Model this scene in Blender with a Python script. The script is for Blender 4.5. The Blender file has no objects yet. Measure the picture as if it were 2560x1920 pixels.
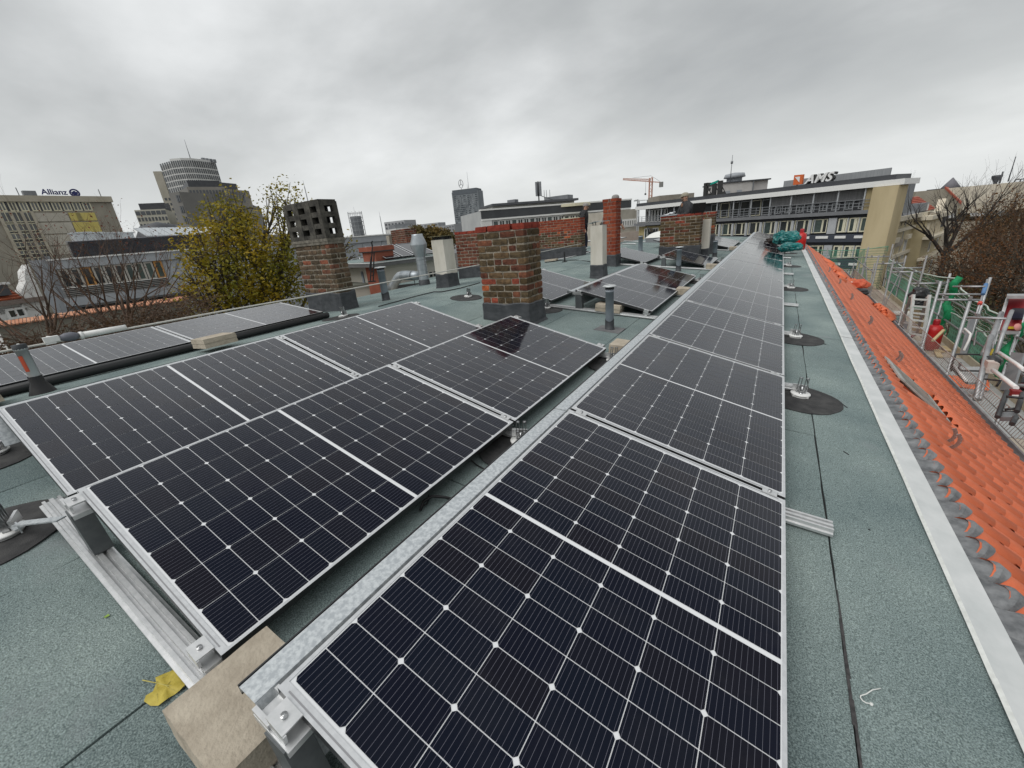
import bpy, bmesh, math, random
from mathutils import Vector, Matrix, noise
random.seed(7)
PI = math.pi
R_ = math.radians
sc = bpy.context.scene
COL = sc.collection

# ------------------------------------------------------------------ camera
CX, CY, CZ = -0.17476, -1.99143, 1.29767
YAW, PIT, ROL, FPX = -0.5847675, 0.3608320, 0.0898762, 1010.345
def _axes():
    cy, sy, cp, sp = math.cos(YAW), math.sin(YAW), math.cos(PIT), math.sin(PIT)
    f = Vector((sy*cp, cy*cp, -sp)); r = Vector((cy, -sy, 0)); d = f.cross(r)
    cr, sr = math.cos(ROL), math.sin(ROL)
    return cr*r+sr*d, -sr*r+cr*d, f
AX_R, AX_D, AX_F = _axes()
CAM = Vector((CX, CY, CZ))
cd = bpy.data.cameras.new('camera'); cam = bpy.data.objects.new('camera', cd); COL.objects.link(cam)
cd.sensor_width = 36; cd.lens = FPX/2560*36; cd.clip_start = .05; cd.clip_end = 6000
M = Matrix((AX_R, -AX_D, -AX_F)).transposed().to_4x4(); M.translation = CAM
cam.matrix_world = M
sc.camera = cam
sc.render.resolution_x, sc.render.resolution_y = 1024, 768

# ------------------------------------------------------------------ sky and sun (overcast)
SUN_EL, SUN_ROT = R_(52), R_(200)
w = bpy.data.worlds.new("World"); sc.world = w; w.use_nodes = True
nt = w.node_tree; nt.nodes.clear()
def N(t, **k):
    n = nt.nodes.new(t)
    for a, b in k.items(): setattr(n, a, b)
    return n
def L(a, b): nt.links.new(a, b)
def mth(op, a, b=None, c=None):
    n = N('ShaderNodeMath', operation=op)
    for i, v in enumerate((a, b, c)):
        if v is None: continue
        if isinstance(v, (int, float)): n.inputs[i].default_value = v
        else: L(v, n.inputs[i])
    return n.outputs[0]
tc = N('ShaderNodeTexCoord'); sep = N('ShaderNodeSeparateXYZ'); L(tc.outputs['Generated'], sep.inputs[0])
sky = N('ShaderNodeTexSky', sky_type='NISHITA', sun_disc=False, sun_elevation=SUN_EL, sun_rotation=SUN_ROT, air_density=1.5, dust_density=3)
zz = mth('ADD', mth('MAXIMUM', sep.outputs[2], 0.0), .30)
cmb = N('ShaderNodeCombineXYZ'); L(mth('DIVIDE', sep.outputs[0], zz), cmb.inputs[0]); L(mth('DIVIDE', sep.outputs[1], zz), cmb.inputs[1])
mp = N('ShaderNodeMapping'); mp.inputs['Location'].default_value = (3.4, 1.3, 0); mp.inputs['Rotation'].default_value = (0, 0, .35); mp.inputs['Scale'].default_value = (1.0, 1.25, 1)
L(cmb.outputs[0], mp.inputs[0])
n1 = N('ShaderNodeTexNoise'); n1.inputs['Scale'].default_value = 1.0; n1.inputs['Detail'].default_value = 7; n1.inputs['Roughness'].default_value = .52; n1.inputs['Distortion'].default_value = .12
n2 = N('ShaderNodeTexNoise'); n2.inputs['Scale'].default_value = .42; n2.inputs['Detail'].default_value = 2
L(mp.outputs[0], n1.inputs[0]); L(mp.outputs[0], n2.inputs[0])
mixn = mth('ADD', mth('MULTIPLY', n1.outputs[0], .68), mth('MULTIPLY', n2.outputs[0], .32))
rp = N('ShaderNodeValToRGB'); L(mixn, rp.inputs[0])
el = rp.color_ramp.elements
SKYCOL = [(.30, (.33, .345, .355)), (.42, (.42, .435, .44)), (.50, (.53, .545, .55)), (.58, (.66, .675, .68)), (.70, (.86, .87, .88))]
el[0].position, el[0].color = SKYCOL[0][0], (*SKYCOL[0][1], 1)
el[1].position, el[1].color = SKYCOL[-1][0], (*SKYCOL[-1][1], 1)
for p_, c_ in SKYCOL[1:-1]:
    e_ = el.new(p_); e_.color = (*c_, 1)
# paler, flatter band of distant cloud at the horizon
hz = N('ShaderNodeMapRange'); L(sep.outputs[2], hz.inputs[0])
for k_, v_ in (('From Min', .02), ('From Max', .26), ('To Min', .75), ('To Max', 0)): hz.inputs[k_].default_value = v_
mh = N('ShaderNodeMixRGB'); L(hz.outputs[0], mh.inputs[0]); L(rp.outputs[0], mh.inputs[1]); mh.inputs[2].default_value = (.70, .72, .715, 1)
# scale the clouds to the background strength and let a little of the clear sky through
SKY_STR = .1
mul = N('ShaderNodeMixRGB', blend_type='MULTIPLY'); mul.inputs[0].default_value = 1; L(mh.outputs[0], mul.inputs[1]); mul.inputs[2].default_value = (1/SKY_STR,)*3+(1,)
mx = N('ShaderNodeMixRGB'); mx.inputs[0].default_value = .97; L(sky.outputs[0], mx.inputs[1]); L(mul.outputs[0], mx.inputs[2])
bg = N('ShaderNodeBackground'); bg.inputs['Strength'].default_value = SKY_STR; L(mx.outputs[0], bg.inputs[0])
wo = N('ShaderNodeOutputWorld'); L(bg.outputs[0], wo.inputs[0])
ld = bpy.data.lights.new('sun', 'SUN'); ld.energy = 1.35; ld.angle = R_(50); ld.color = (1, .985, .96)
sun = bpy.data.objects.new('sun', ld); COL.objects.link(sun)
sdir = Vector((math.sin(SUN_ROT)*math.cos(SUN_EL), math.cos(SUN_ROT)*math.cos(SUN_EL), math.sin(SUN_EL)))
sun.rotation_euler = (-sdir).to_track_quat('-Z', 'Y').to_euler()
sc.view_settings.view_transform = 'Standard'; sc.view_settings.look = 'None'
sc.view_settings.exposure = 0.25; sc.view_settings.gamma = 1; sc.view_settings.use_curve_mapping = False
sc.cycles.max_bounces = 6; sc.cycles.transparent_max_bounces = 12; sc.cycles.caustics_reflective = False; sc.cycles.caustics_refractive = False
try: sc.cycles.use_denoising = True
except Exception: pass

# ------------------------------------------------------------------ pixel -> world helpers (photo pixels, 2560 x 1920)
def ray(px, py): return AX_R*((px-1280)/FPX)+AX_D*((py-960)/FPX)+AX_F
def at(px, py, d): return CAM+ray(px, py).normalized()*d
def onz(px, py, a, b=0., c=0.):
    d = ray(px, py); t = (a+b*CX+c*CY-CZ)/(d.z-b*d.x-c*d.y); return CAM+d*t
def onx(px, py, X): d = ray(px, py); return CAM+d*((X-CX)/d.x)
def ony(px, py, Y): d = ray(px, py); return CAM+d*((Y-CY)/d.y)
def proj(P):
    v = Vector(P)-CAM; z = v.dot(AX_F)
    return 1280+FPX*v.dot(AX_R)/z, 960+FPX*v.dot(AX_D)/z, z
class Plane:                         # a vertical plane through two ground points: facade coordinates (s, z)
    def __init__(s, p0, p1):
        s.o = Vector((p0[0], p0[1], 0)); d = Vector((p1[0]-p0[0], p1[1]-p0[1], 0)); s.len = d.length; s.u = d.normalized()
        s.n = Vector((s.u.y, -s.u.x, 0))
        if s.n.dot(CAM-s.o) < 0: s.n = -s.n
    def hit(s, px, py):
        d = ray(px, py); t = (s.o-CAM).dot(s.n)/d.dot(s.n); p = CAM+d*t
        return (p-s.o).dot(s.u), p.z
    def P(s, a, z, off=0.): return s.o+s.u*a+s.n*off+Vector((0, 0, z))

# ------------------------------------------------------------------ mesh and object helpers
def wl(o):
    v = Vector((0, 0, 0))
    while o: v = v+o.location; o = o.parent
    return v
class MB:
    def __init__(s): s.v = []; s.f = []; s.mi = []; s.cur = 0; s.sm = []; s.smooth = False
    def add(s, vs, fs):
        b = len(s.v); s.v += [tuple(x) for x in vs]
        for f in fs: s.f.append(tuple(i+b for i in f)); s.mi.append(s.cur); s.sm.append(s.smooth)
        return s
    def quad(s, a, b, c, d): return s.add((a, b, c, d), ((0, 1, 2, 3),))
    def hexa(s, p):                       # 8 points: bottom ring 0-3, top ring 4-7
        return s.add(p, ((3, 2, 1, 0), (4, 5, 6, 7), (0, 1, 5, 4), (1, 2, 6, 5), (2, 3, 7, 6), (3, 0, 4, 7)))
    def box(s, c, d, rot=None):
        h = [(-1, -1, -1), (1, -1, -1), (1, 1, -1), (-1, 1, -1), (-1, -1, 1), (1, -1, 1), (1, 1, 1), (-1, 1, 1)]
        pts = [Vector((a*d[0]/2, b*d[1]/2, e*d[2]/2)) for a, b, e in h]
        if rot: pts = [rot @ p for p in pts]
        return s.hexa([p+Vector(c) for p in pts])
    def bar(s, p0, p1, wd, th, up=(0, 0, 1)):          # box along a segment
        p0, p1 = Vector(p0), Vector(p1); d = (p1-p0).normalized(); u = Vector(up)
        if abs(d.dot(u)) > .98: u = Vector((1, 0, 0))
        x = d.cross(u).normalized(); y = x.cross(d)
        r = []
        for p in (p0, p1):
            r.append([p-x*wd/2-y*th/2, p+x*wd/2-y*th/2, p+x*wd/2+y*th/2, p-x*wd/2+y*th/2])
        return s.hexa(r[0]+r[1])
    def ring(s, c, ax, r, n, u0=None):
        ax = Vector(ax).normalized(); u = Vector(u0) if u0 else (Vector((0, 0, 1)) if abs(ax.z) < .9 else Vector((1, 0, 0)))
        x = ax.cross(u).normalized(); y = ax.cross(x)
        return [Vector(c)+x*(r*math.cos(2*PI*i/n))+y*(r*math.sin(2*PI*i/n)) for i in range(n)]
    def tube(s, pts, rad, n=6, cap=True):
        pts = [Vector(p) for p in pts]; m = len(pts); rings = []
        if not isinstance(rad, (list, tuple)): rad = [rad]*m
        d = (pts[1]-pts[0]).normalized(); u = Vector((0, 0, 1)) if abs(d.z) < .9 else Vector((1, 0, 0))
        x = d.cross(u).normalized()
        for i in range(m):
            d = (pts[min(i+1, m-1)]-pts[max(i-1, 0)]).normalized()
            x = (x-d*x.dot(d)).normalized(); y = d.cross(x)
            rings.append([pts[i]+x*(rad[i]*math.cos(2*PI*k/n))+y*(rad[i]*math.sin(2*PI*k/n)) for k in range(n)])
        vs = [p for r in rings for p in r]; fs = []
        for i in range(m-1):
            for k in range(n):
                a, b = i*n+k, i*n+(k+1) % n
                fs.append((a, b, b+n, a+n))
        sm = s.smooth; s.smooth = n > 4
        if cap:
            s.add(vs, fs); b = len(s.v)-len(vs); s.smooth = False
            s.f.append(tuple(b+n-1-k for k in range(n))); s.mi.append(s.cur); s.sm.append(False)
            s.f.append(tuple(b+(m-1)*n+k for k in range(n))); s.mi.append(s.cur); s.sm.append(False)
        else: s.add(vs, fs)
        s.smooth = sm
        return s
    def cyl(s, p0, p1, r0, r1=None, n=12): return s.tube([p0, p1], [r0, r0 if r1 is None else r1], n)
    def lathe(s, c, prof, n=16, ax=(0, 0, 1)):          # prof: (radius, height)
        c = Vector(c); ax = Vector(ax).normalized(); u = Vector((1, 0, 0)) if abs(ax.x) < .9 else Vector((0, 1, 0))
        x = ax.cross(u).normalized(); y = ax.cross(x); vs = []; fs = []
        for r, h in prof:
            for k in range(n):
                t = 2*PI*k/n; vs.append(c+ax*h+x*(r*math.cos(t))+y*(r*math.sin(t)))
        for i in range(len(prof)-1):
            for k in range(n):
                a, b = i*n+k, i*n+(k+1) % n; fs.append((a, b, b+n, a+n))
        sm = s.smooth; s.smooth = True; s.add(vs, fs); s.smooth = sm
        return s
    def prism(s, poly, z0, z1):                         # poly: xy list (ccw)
        n = len(poly); vs = [(x, y, z0) for x, y in poly]+[(x, y, z1) for x, y in poly]
        fs = [tuple(range(n-1, -1, -1)), tuple(range(n, 2*n))]+[(i, (i+1) % n, n+(i+1) % n, n+i) for i in range(n)]
        return s.add(vs, fs)
    def build(s, name, mats, parent=None, local=False, me_only=False, fix=True):
        me = bpy.data.meshes.new(name)
        off = wl(parent) if (parent and not local) else Vector((0, 0, 0))
        me.from_pydata([(x-off.x, y-off.y, z-off.z) for x, y, z in s.v], [], s.f)
        if not isinstance(mats, (list, tuple)): mats = [mats]
        for m in mats: me.materials.append(m)
        me.polygons.foreach_set('material_index', s.mi); me.polygons.foreach_set('use_smooth', s.sm)
        if fix and len(s.f) < 60000:
            bm = bmesh.new(); bm.from_mesh(me); bmesh.ops.recalc_face_normals(bm, faces=bm.faces); bm.to_mesh(me); bm.free()
        me.update()
        if me_only: return me
        return mkobj(name, me, parent)
def mkobj(name, me, parent=None, loc=None, rot=None):
    o = bpy.data.objects.new(name, me); COL.objects.link(o)
    if parent: o.parent = parent
    if loc is not None: o.location = loc
    if rot is not None: o.rotation_euler = rot
    return o
def tag(o, label=None, cat=None, group=None, kind=None):
    for k, v in (('label', label), ('category', cat), ('group', group), ('kind', kind)):
        if v: o[k] = v
    return o
def thing(name, label, cat, loc=(0, 0, 0), rot=(0, 0, 0), group=None):
    o = bpy.data.objects.new(name, None); COL.objects.link(o); o.location = loc; o.rotation_euler = rot; o.empty_display_size = .1
    return tag(o, label, cat, group)
def copy_tree(o, parent=None):
    c = o.copy(); COL.objects.link(c)
    if parent: c.parent = parent
    for ch in list(o.children): copy_tree(ch, c)
    return c

# ------------------------------------------------------------------ materials
MATS = {}
def mat(name, col, col2=None, scale=8., rough=.7, metal=0., bump=0., bscale=None, detail=4., rand=None, spec=.5, coord='Object', contrast=(.35, .65), coat=0., stretch=None, alpha=None, trans=None):
    if name in MATS: return MATS[name]
    m = bpy.data.materials.new(name); m.use_nodes = True; t = m.node_tree; b = t.nodes['Principled BSDF']
    b.inputs['Roughness'].default_value = rough; b.inputs['Metallic'].default_value = metal
    b.inputs['Specular IOR Level'].default_value = spec
    b.inputs['Base Color'].default_value = (*col, 1)
    if coat: b.inputs['Coat Weight'].default_value = coat; b.inputs['Coat Roughness'].default_value = .1
    if alpha is not None: b.inputs['Alpha'].default_value = alpha
    if trans is not None: b.inputs['Transmission Weight'].default_value = trans
    vec = None
    if col2 is not None or bump:
        tcn = t.nodes.new('ShaderNodeTexCoord'); vec = tcn.outputs[coord]
        if stretch:
            mpn = t.nodes.new('ShaderNodeMapping'); mpn.inputs['Scale'].default_value = stretch; t.links.new(vec, mpn.inputs[0]); vec = mpn.outputs[0]
    if col2 is not None:
        nz = t.nodes.new('ShaderNodeTexNoise'); nz.inputs['Scale'].default_value = scale; nz.inputs['Detail'].default_value = detail; nz.inputs['Roughness'].default_value = .6
        t.links.new(vec, nz.inputs['Vector'])
        cr = t.nodes.new('ShaderNodeValToRGB'); cr.color_ramp.elements[0].position, cr.color_ramp.elements[1].position = contrast
        cr.color_ramp.elements[0].color = (*col, 1); cr.color_ramp.elements[1].color = (*col2, 1)
        t.links.new(nz.outputs[0], cr.inputs[0]); out = cr.outputs[0]
        t.links.new(out, b.inputs['Base Color'])
    if rand:                                              # per-object brightness variation
        oi = t.nodes.new('ShaderNodeObjectInfo'); hs = t.nodes.new('ShaderNodeHueSaturation')
        mr = t.nodes.new('ShaderNodeMapRange'); mr.inputs['To Min'].default_value = 1-rand; mr.inputs['To Max'].default_value = 1+rand
        t.links.new(oi.outputs['Random'], mr.inputs[0]); t.links.new(mr.outputs[0], hs.inputs['Value'])
        if col2 is not None: t.links.new(out, hs.inputs['Color'])
        else: hs.inputs['Color'].default_value = (*col, 1)
        t.links.new(hs.outputs[0], b.inputs['Base Color'])
    if bump:
        nb = t.nodes.new('ShaderNodeTexNoise'); nb.inputs['Scale'].default_value = bscale or scale*3; nb.inputs['Detail'].default_value = 5
        t.links.new(vec, nb.inputs['Vector'])
        bn = t.nodes.new('ShaderNodeBump'); bn.inputs['Strength'].default_value = 1; bn.inputs['Distance'].default_value = bump
        t.links.new(nb.outputs[0], bn.inputs['Height']); t.links.new(bn.outputs[0], b.inputs['Normal'])
    MATS[name] = m
    return m
ALU = mat('aluminium', (.62, .63, .63), (.74, .74, .74), 30, .38, .75)
GALV = mat('galvanised_steel', (.46, .49, .51), (.66, .69, .70), 60, .42, .6, contrast=(.4, .6))
STEEL = mat('stainless_steel', (.30, .31, .32), (.6, .6, .6), 50, .28, .95)
WHITEM = mat('white_painted_metal', (.80, .80, .78), (.70, .70, .68), 12, .4)
DARKM = mat('dark_metal', (.035, .037, .04), (.055, .057, .06), 20, .45, .4)
BLACKP = mat('black_plastic', (.012, .012, .013), rough=.5)
BRACK = mat('grey_bracket_metal', (.12, .13, .135), (.16, .17, .175), 20, .45, .5)
CONC = mat('concrete', (.34, .29, .225), (.50, .44, .35), 14, .9, bump=.004, bscale=90, contrast=(.3, .7), rand=.12)
FLASH = mat('bitumen_flashing', (.030, .033, .038), (.060, .064, .070), 6, .55, bump=.01, bscale=14)
PATCH = mat('black_felt_patch', (.018, .018, .019), (.055, .054, .053), 9, .85, bump=.003, bscale=200)

def felt_material():
    m = bpy.data.materials.new('green_mineral_felt'); m.use_nodes = True; t = m.node_tree; b = t.nodes['Principled BSDF']
    nn = t.nodes.new; lk = t.links.new
    tcn = nn('ShaderNodeTexCoord'); vec = tcn.outputs['Object']
    g = nn('ShaderNodeTexNoise'); g.inputs['Scale'].default_value = 230; g.inputs['Detail'].default_value = 3; g.inputs['Roughness'].default_value = .7; lk(vec, g.inputs['Vector'])
    cr = nn('ShaderNodeValToRGB'); e = cr.color_ramp.elements
    e[0].position, e[0].color = .34, (.078, .100, .098, 1); e[1].position, e[1].color = .68, (.40, .475, .458, 1)
    x = e.new(.5); x.color = (.208, .262, .254, 1); lk(g.outputs[0], cr.inputs[0])
    p = nn('ShaderNodeTexNoise'); p.inputs['Scale'].default_value = 1.3; p.inputs['Detail'].default_value = 5; lk(vec, p.inputs['Vector'])
    pr = nn('ShaderNodeValToRGB'); pr.color_ramp.elements[0].position, pr.color_ramp.elements[1].position = .35, .68
    pr.color_ramp.elements[0].color = (.66, .70, .72, 1); pr.color_ramp.elements[1].color = (1.12, 1.10, 1.08, 1); lk(p.outputs[0], pr.inputs[0])
    mm = nn('ShaderNodeMixRGB'); mm.blend_type = 'MULTIPLY'; mm.inputs[0].default_value = 1; lk(cr.outputs[0], mm.inputs[1]); lk(pr.outputs[0], mm.inputs[2])
    s = nn('ShaderNodeTexNoise'); s.inputs['Scale'].default_value = 3.1; s.inputs['Detail'].default_value = 6; lk(vec, s.inputs['Vector'])
    sr = nn('ShaderNodeValToRGB'); sr.color_ramp.elements[0].position, sr.color_ramp.elements[1].position = .60, .78
    sr.color_ramp.elements[0].color = (0, 0, 0, 1); sr.color_ramp.elements[1].color = (.6, .6, .6, 1); lk(s.outputs[0], sr.inputs[0])
    m2 = nn('ShaderNodeMixRGB'); lk(sr.outputs[0], m2.inputs[0]); lk(mm.outputs[0], m2.inputs[1]); m2.inputs[2].default_value = (.23, .25, .255, 1)
    oi = nn('ShaderNodeObjectInfo'); hs = nn('ShaderNodeHueSaturation'); mr = nn('ShaderNodeMapRange'); mr.inputs['To Min'].default_value = .93; mr.inputs['To Max'].default_value = 1.07
    lk(oi.outputs['Random'], mr.inputs[0]); lk(mr.outputs[0], hs.inputs['Value']); lk(m2.outputs[0], hs.inputs['Color']); lk(hs.outputs[0], b.inputs['Base Color'])
    b.inputs['Roughness'].default_value = .85; b.inputs['Specular IOR Level'].default_value = .25
    bn = nn('ShaderNodeBump'); bn.inputs['Distance'].default_value = .0035; lk(g.outputs[0], bn.inputs['Height']); lk(bn.outputs[0], b.inputs['Normal'])
    return m
FELT = felt_material()
BITUMEN = mat('bitumen_joint', (.012, .012, .013), (.03, .03, .03), 40, .6)
# ------------------------------------------------------------------ the flat felt roof (setting)
RIDGE, ZR = -5.0, .335
def roofz(x): return -.1-.087*x if x > RIDGE else ZR-.06*(RIDGE-x)
def onroof(px, py):
    p = onz(px, py, -.1, -.087)
    return p if p.x > RIDGE else onz(px, py, ZR+.06*5.0, .06)
Y0, Y1 = -7.0, 22.4
def eave(y): return -8.6 if y < 7 else -10.6
XS = [.66, .18, -.76, -1.65, -2.60, -3.58, -4.50, -5.44, -6.4, -7.4, -8.6]
b = MB()
xs = [.665, .18, -.76, -1.65, -2.6, -3.58, -4.5, RIDGE, -6.4, -7.4, -8.6]
pts = [(x, roofz(x)-.012) for x in xs]
for i in range(len(pts)-1):
    (xa, za), (xb, zb) = pts[i], pts[i+1]
    b.hexa([(xb, Y0, zb-.3), (xa, Y0, za-.3), (xa, Y1, za-.3), (xb, Y1, zb-.3), (xb, Y0, zb), (xa, Y0, za), (xa, Y1, za), (xb, Y1, zb)])
xa, xb = -8.6, -10.6
za, zb = roofz(xa)-.012, roofz(xb)-.012
b.hexa([(xb, 7, zb-.3), (xa, 7, za-.3), (xa, Y1, za-.3), (xb, Y1, zb-.3), (xb, 7, zb), (xa, 7, za), (xa, Y1, za), (xb, Y1, zb)])
ROOF = b.build('roof', BITUMEN); tag(ROOF, 'flat roof covered in green mineral felt strips', kind='structure')
def wob(a, b_, s): return .006*noise.noise(Vector((a*3.1, b_*3.1, s)))+.004*noise.noise(Vector((a*11, b_*11, s+5)))
def felt_sheet(xr, xl, ya, yb, sd):
    g = MB(); nx = max(3, int((xr-xl)/.16)); ny = max(2, int((yb-ya)/.16)); vs = []
    xsl = [xr+(xl-xr)*i/nx for i in range(nx+1)]
    if xl < RIDGE < xr: xsl[min(range(1, nx), key=lambda i: abs(xsl[i]-RIDGE))] = RIDGE
    for j in range(ny+1):
        for i in range(nx+1):
            x, y = xsl[i], ya+(yb-ya)*j/ny
            if i in (0, nx): x += wob(y, sd, i)
            if j in (0, ny): y += wob(x, sd+3, j)
            z = roofz(x)+.004*noise.noise(Vector((x*1.7, y*1.7, sd)))+.0015*noise.noise(Vector((x*6, y*6, sd)))
            vs.append((x, y, z))
    fs = [(j*(nx+1)+i+1, j*(nx+1)+i, (j+1)*(nx+1)+i, (j+1)*(nx+1)+i+1) for j in range(ny) for i in range(nx)]
    # thickness edge
    rim = [i for i in range(nx+1)]+[(j+1)*(nx+1)-1 for j in range(1, ny+1)]+[ny*(nx+1)+i for i in range(nx-1, -1, -1)]+[j*(nx+1) for j in range(ny-1, 0, -1)]
    n0 = len(vs); vs += [(vs[i][0], vs[i][1], vs[i][2]-.010) for i in rim]
    m = len(rim); fs += [(rim[k], rim[(k+1) % m], n0+(k+1) % m, n0+k) for k in range(m)]
    g.add(vs, fs); o = g.build('felt_sheet', FELT, ROOF); return o
CROSS = {0: [2.47, 3.63, 7.56, 12.1, 16.4], 1: [.99, 3.62, 7.54, 11.5, 17.0], 2: [-.6, 5.2, 10.1, 15.3], 3: [2.30, 6.9, 12.4, 18], 4: [2.82, 3.53, 8.4, 13.5, 19],
         5: [-1.94, 3.2, 8.1, 14.2], 6: [-1.0, 3.13, 9.3, 15.6], 7: [.8, 5.6, 11.2, 17], 8: [2.4, 7.0, 14], 9: [4.6, 10.6, 16]}
for k in range(10):
    ys = [Y0]+CROSS[k]+[Y1]
    for a in range(len(ys)-1):
        gp = random.uniform(.002, .0045)
        felt_sheet(XS[k]-(.006 if k == 0 else .0035), XS[k+1]+.004, ys[a]+gp, ys[a+1]-gp, k*7+a)
for a, y in enumerate((7.0, 12.0, 17.3)): felt_sheet(-8.604, -10.55, y+.004, (12.0, 17.3, Y1)[a]-.004, 90+a)
# bitumen squeezed out along the near part of the long joint by the walkway
g = MB(); random.seed(3)
yy = -2.2
while yy < -.42:
    ln = random.uniform(.03, .09); wd = random.uniform(.003, .0075)*(1 if yy < -.5 else .6)
    xx = .18+wob(yy, 2, 0)*.6
    g.hexa([(xx-wd, yy, roofz(xx)-.004), (xx+wd, yy, roofz(xx)-.004), (xx+wd*random.uniform(.7, 1.2), yy+ln, roofz(xx)-.004), (xx-wd, yy+ln, roofz(xx)-.004),
            (xx-wd*.8, yy, roofz(xx)+.004), (xx+wd*.8, yy, roofz(xx)+.004), (xx+wd*.7, yy+ln, roofz(xx)+.004), (xx-wd*.8, yy+ln, roofz(xx)+.004)])
    yy += ln*.96
g.build('bitumen_bead', mat('bitumen_bead', (.02, .019, .019), (.06, .055, .055), 60, .55, bump=.003), ROOF)

# ------------------------------------------------------------------ verge strip, lead apron and tiled slope
ZS = roofz(.66)
STRIP = mat('verge_sheet', (.50, .52, .515), (.62, .63, .625), 5, .5, bump=.002, bscale=9)
EDGEW = mat('verge_edge_white', (.74, .75, .72), (.60, .61, .58), 30, .6)
vs_ = thing('verge_strip', 'pale grey sheet metal verge strip running between felt and orange tiles', 'verge strip', (.66, 0, ZS))
random.seed(11)
yy = Y0
SL = [-7, -2.6, -.55, 3.72, 7.7, 11.6, 15.5, 18.2]
for a in range(len(SL)-1):
    ya, yb = SL[a], SL[a+1]; g = MB(); g2 = MB(); n = max(4, int((yb-ya)/.3)); dz = .004*(a % 2)
    prev = None
    for i in range(n+1):
        y = ya+(yb-ya)*i/n+(.02 if i == n else 0)
        # the far lengths run a little wide of the near ones
        off = -.025*max(0, (y-3.7)/14)
        wv = .004*noise.noise(Vector((y*2, a, 0)))
        x0, x1 = .555+off+wv, .662+.25*off
        row = [Vector((x0, y, roofz(x0)+.008+dz)), Vector((x0+.012, y, roofz(x0)+.015+dz)), Vector((.6, y, roofz(.6)+.012+dz)), Vector((x1, y, ZS+.009+dz)), Vector((x1+.004, y, ZS-.016+dz))]
        if prev:
            g.smooth = False
            for k in range(1, 4): g.quad(prev[k], prev[k+1], row[k+1], row[k])
            g2.quad(prev[0], prev[1], row[1], row[0])
        prev = row
    s_ = g.build('sheet', STRIP, vs_); g2.build('edge', EDGEW, s_)

BETA = R_(38); CB, SB = math.cos(BETA), math.sin(BETA)
TX, TZ = .668, ZS-.012                                 # top line of the tiled slope
def tl(u, y, h=0.): return Vector((TX+u*CB+h*SB, y, TZ-u*SB+h*CB))   # u down the slope, h above it
def ontile(px, py):
    t = math.tan(BETA); p = onz(px, py, TZ+TX*t, -t); return (p.x-TX)/CB, p.y
UE = 1.70                                              # eaves
TP, TC = .141, .205                                    # rib pitch, exposed course
def tile_mesh(name):
    g = MB(); prof = [(0, .0), (.05, .020), (.15, .043), (.32, .062), (.5, .069), (.68, .063), (.85, .045), (.95, .021), (1.0, .0)]
    n = len(prof); vs = []
    for (u, lift) in ((-.03, -.002), (TC, .013), (TC+.004, .006)):
        for t, h in prof:
            sink = .012 if u > TC+.001 else 0
            vs.append((u, (t-.5)*TP*1.02, h+lift-sink*(.3+h/.069)))
    fs = []
    for r in range(2):
        for i in range(n-1): fs.append((r*n+i, (r+1)*n+i, (r+1)*n+i+1, r*n+i+1))
    g.smooth = True; g.add(vs, fs)
    return g
TILE = mat('orange_clay_tile', (.62, .135, .052), (.74, .185, .078), 9, .52, bump=.0012, bscale=60, rand=.13, contrast=(.3, .7))
slope = Matrix.Identity(3)
slope.col[0] = Vector((CB, 0, -SB)); slope.col[1] = Vector((0, 1, 0)); slope.col[2] = Vector((SB, 0, CB))
g = MB()
base = [(-.02, Y0), (UE, Y0), (UE, 18.6), (-.02, 18.6)]
g.hexa([tl(u, y, -.12) for u, y in base]+[tl(u, y, -.012) for u, y in base])
TR = g.build('tiled_roof', mat('roof_battens', (.10, .035, .02), (.06, .025, .015), 12, .9)); tag(TR, 'steep roof slope of orange clay tiles down to the gutter', kind='structure')
tm = tile_mesh('tile').build('tile', TILE, me_only=True, fix=False)
HATCH = (.17, .81, 2.66, 3.46)                        # u0,u1,y0,y1 of the open roof hatch
spots = []; nc = int(UE/TC)
for c in range(nc+1):
    for k in range(int((18.4+2.2)/TP)):
        y = -2.2+k*TP+(TP/2 if c % 2 else 0); u = .045+c*TC
        if u+TC > UE+.03: continue
        if HATCH[0] < u+TC*.6 < HATCH[1] and HATCH[2] < y < HATCH[3]: continue
        p = tl(u, y); x_, y_, z_ = proj(p)
        spots.append(((p-CAM).length if (z_ > 0 and -60 < x_ < 2620 and -60 < y_ < 1990) else 99+abs(y), u, y))
spots.sort(); random.seed(5)
far = MB(); fg = tile_mesh('x')
def tile_mat(u, y):
    m = slope @ Matrix.Rotation(random.uniform(-.012, .012), 3, 'Z')
    m4 = m.to_4x4(); m4.translation = tl(u+random.uniform(-.006, .006), y+random.uniform(-.002, .002), random.uniform(0, .003)); return m4
for i, (d, u, y) in enumerate(spots):
    m4 = tile_mat(u, y)
    if i < 300:
        o = mkobj('tile', tm, TR); o.matrix_local = m4
    else:
        far.smooth = True; far.add([m4 @ Vector(v) for v in fg.v], fg.f)
o = far.build('tile', TILE, TR, fix=False); o['kind'] = 'stuff'
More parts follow.
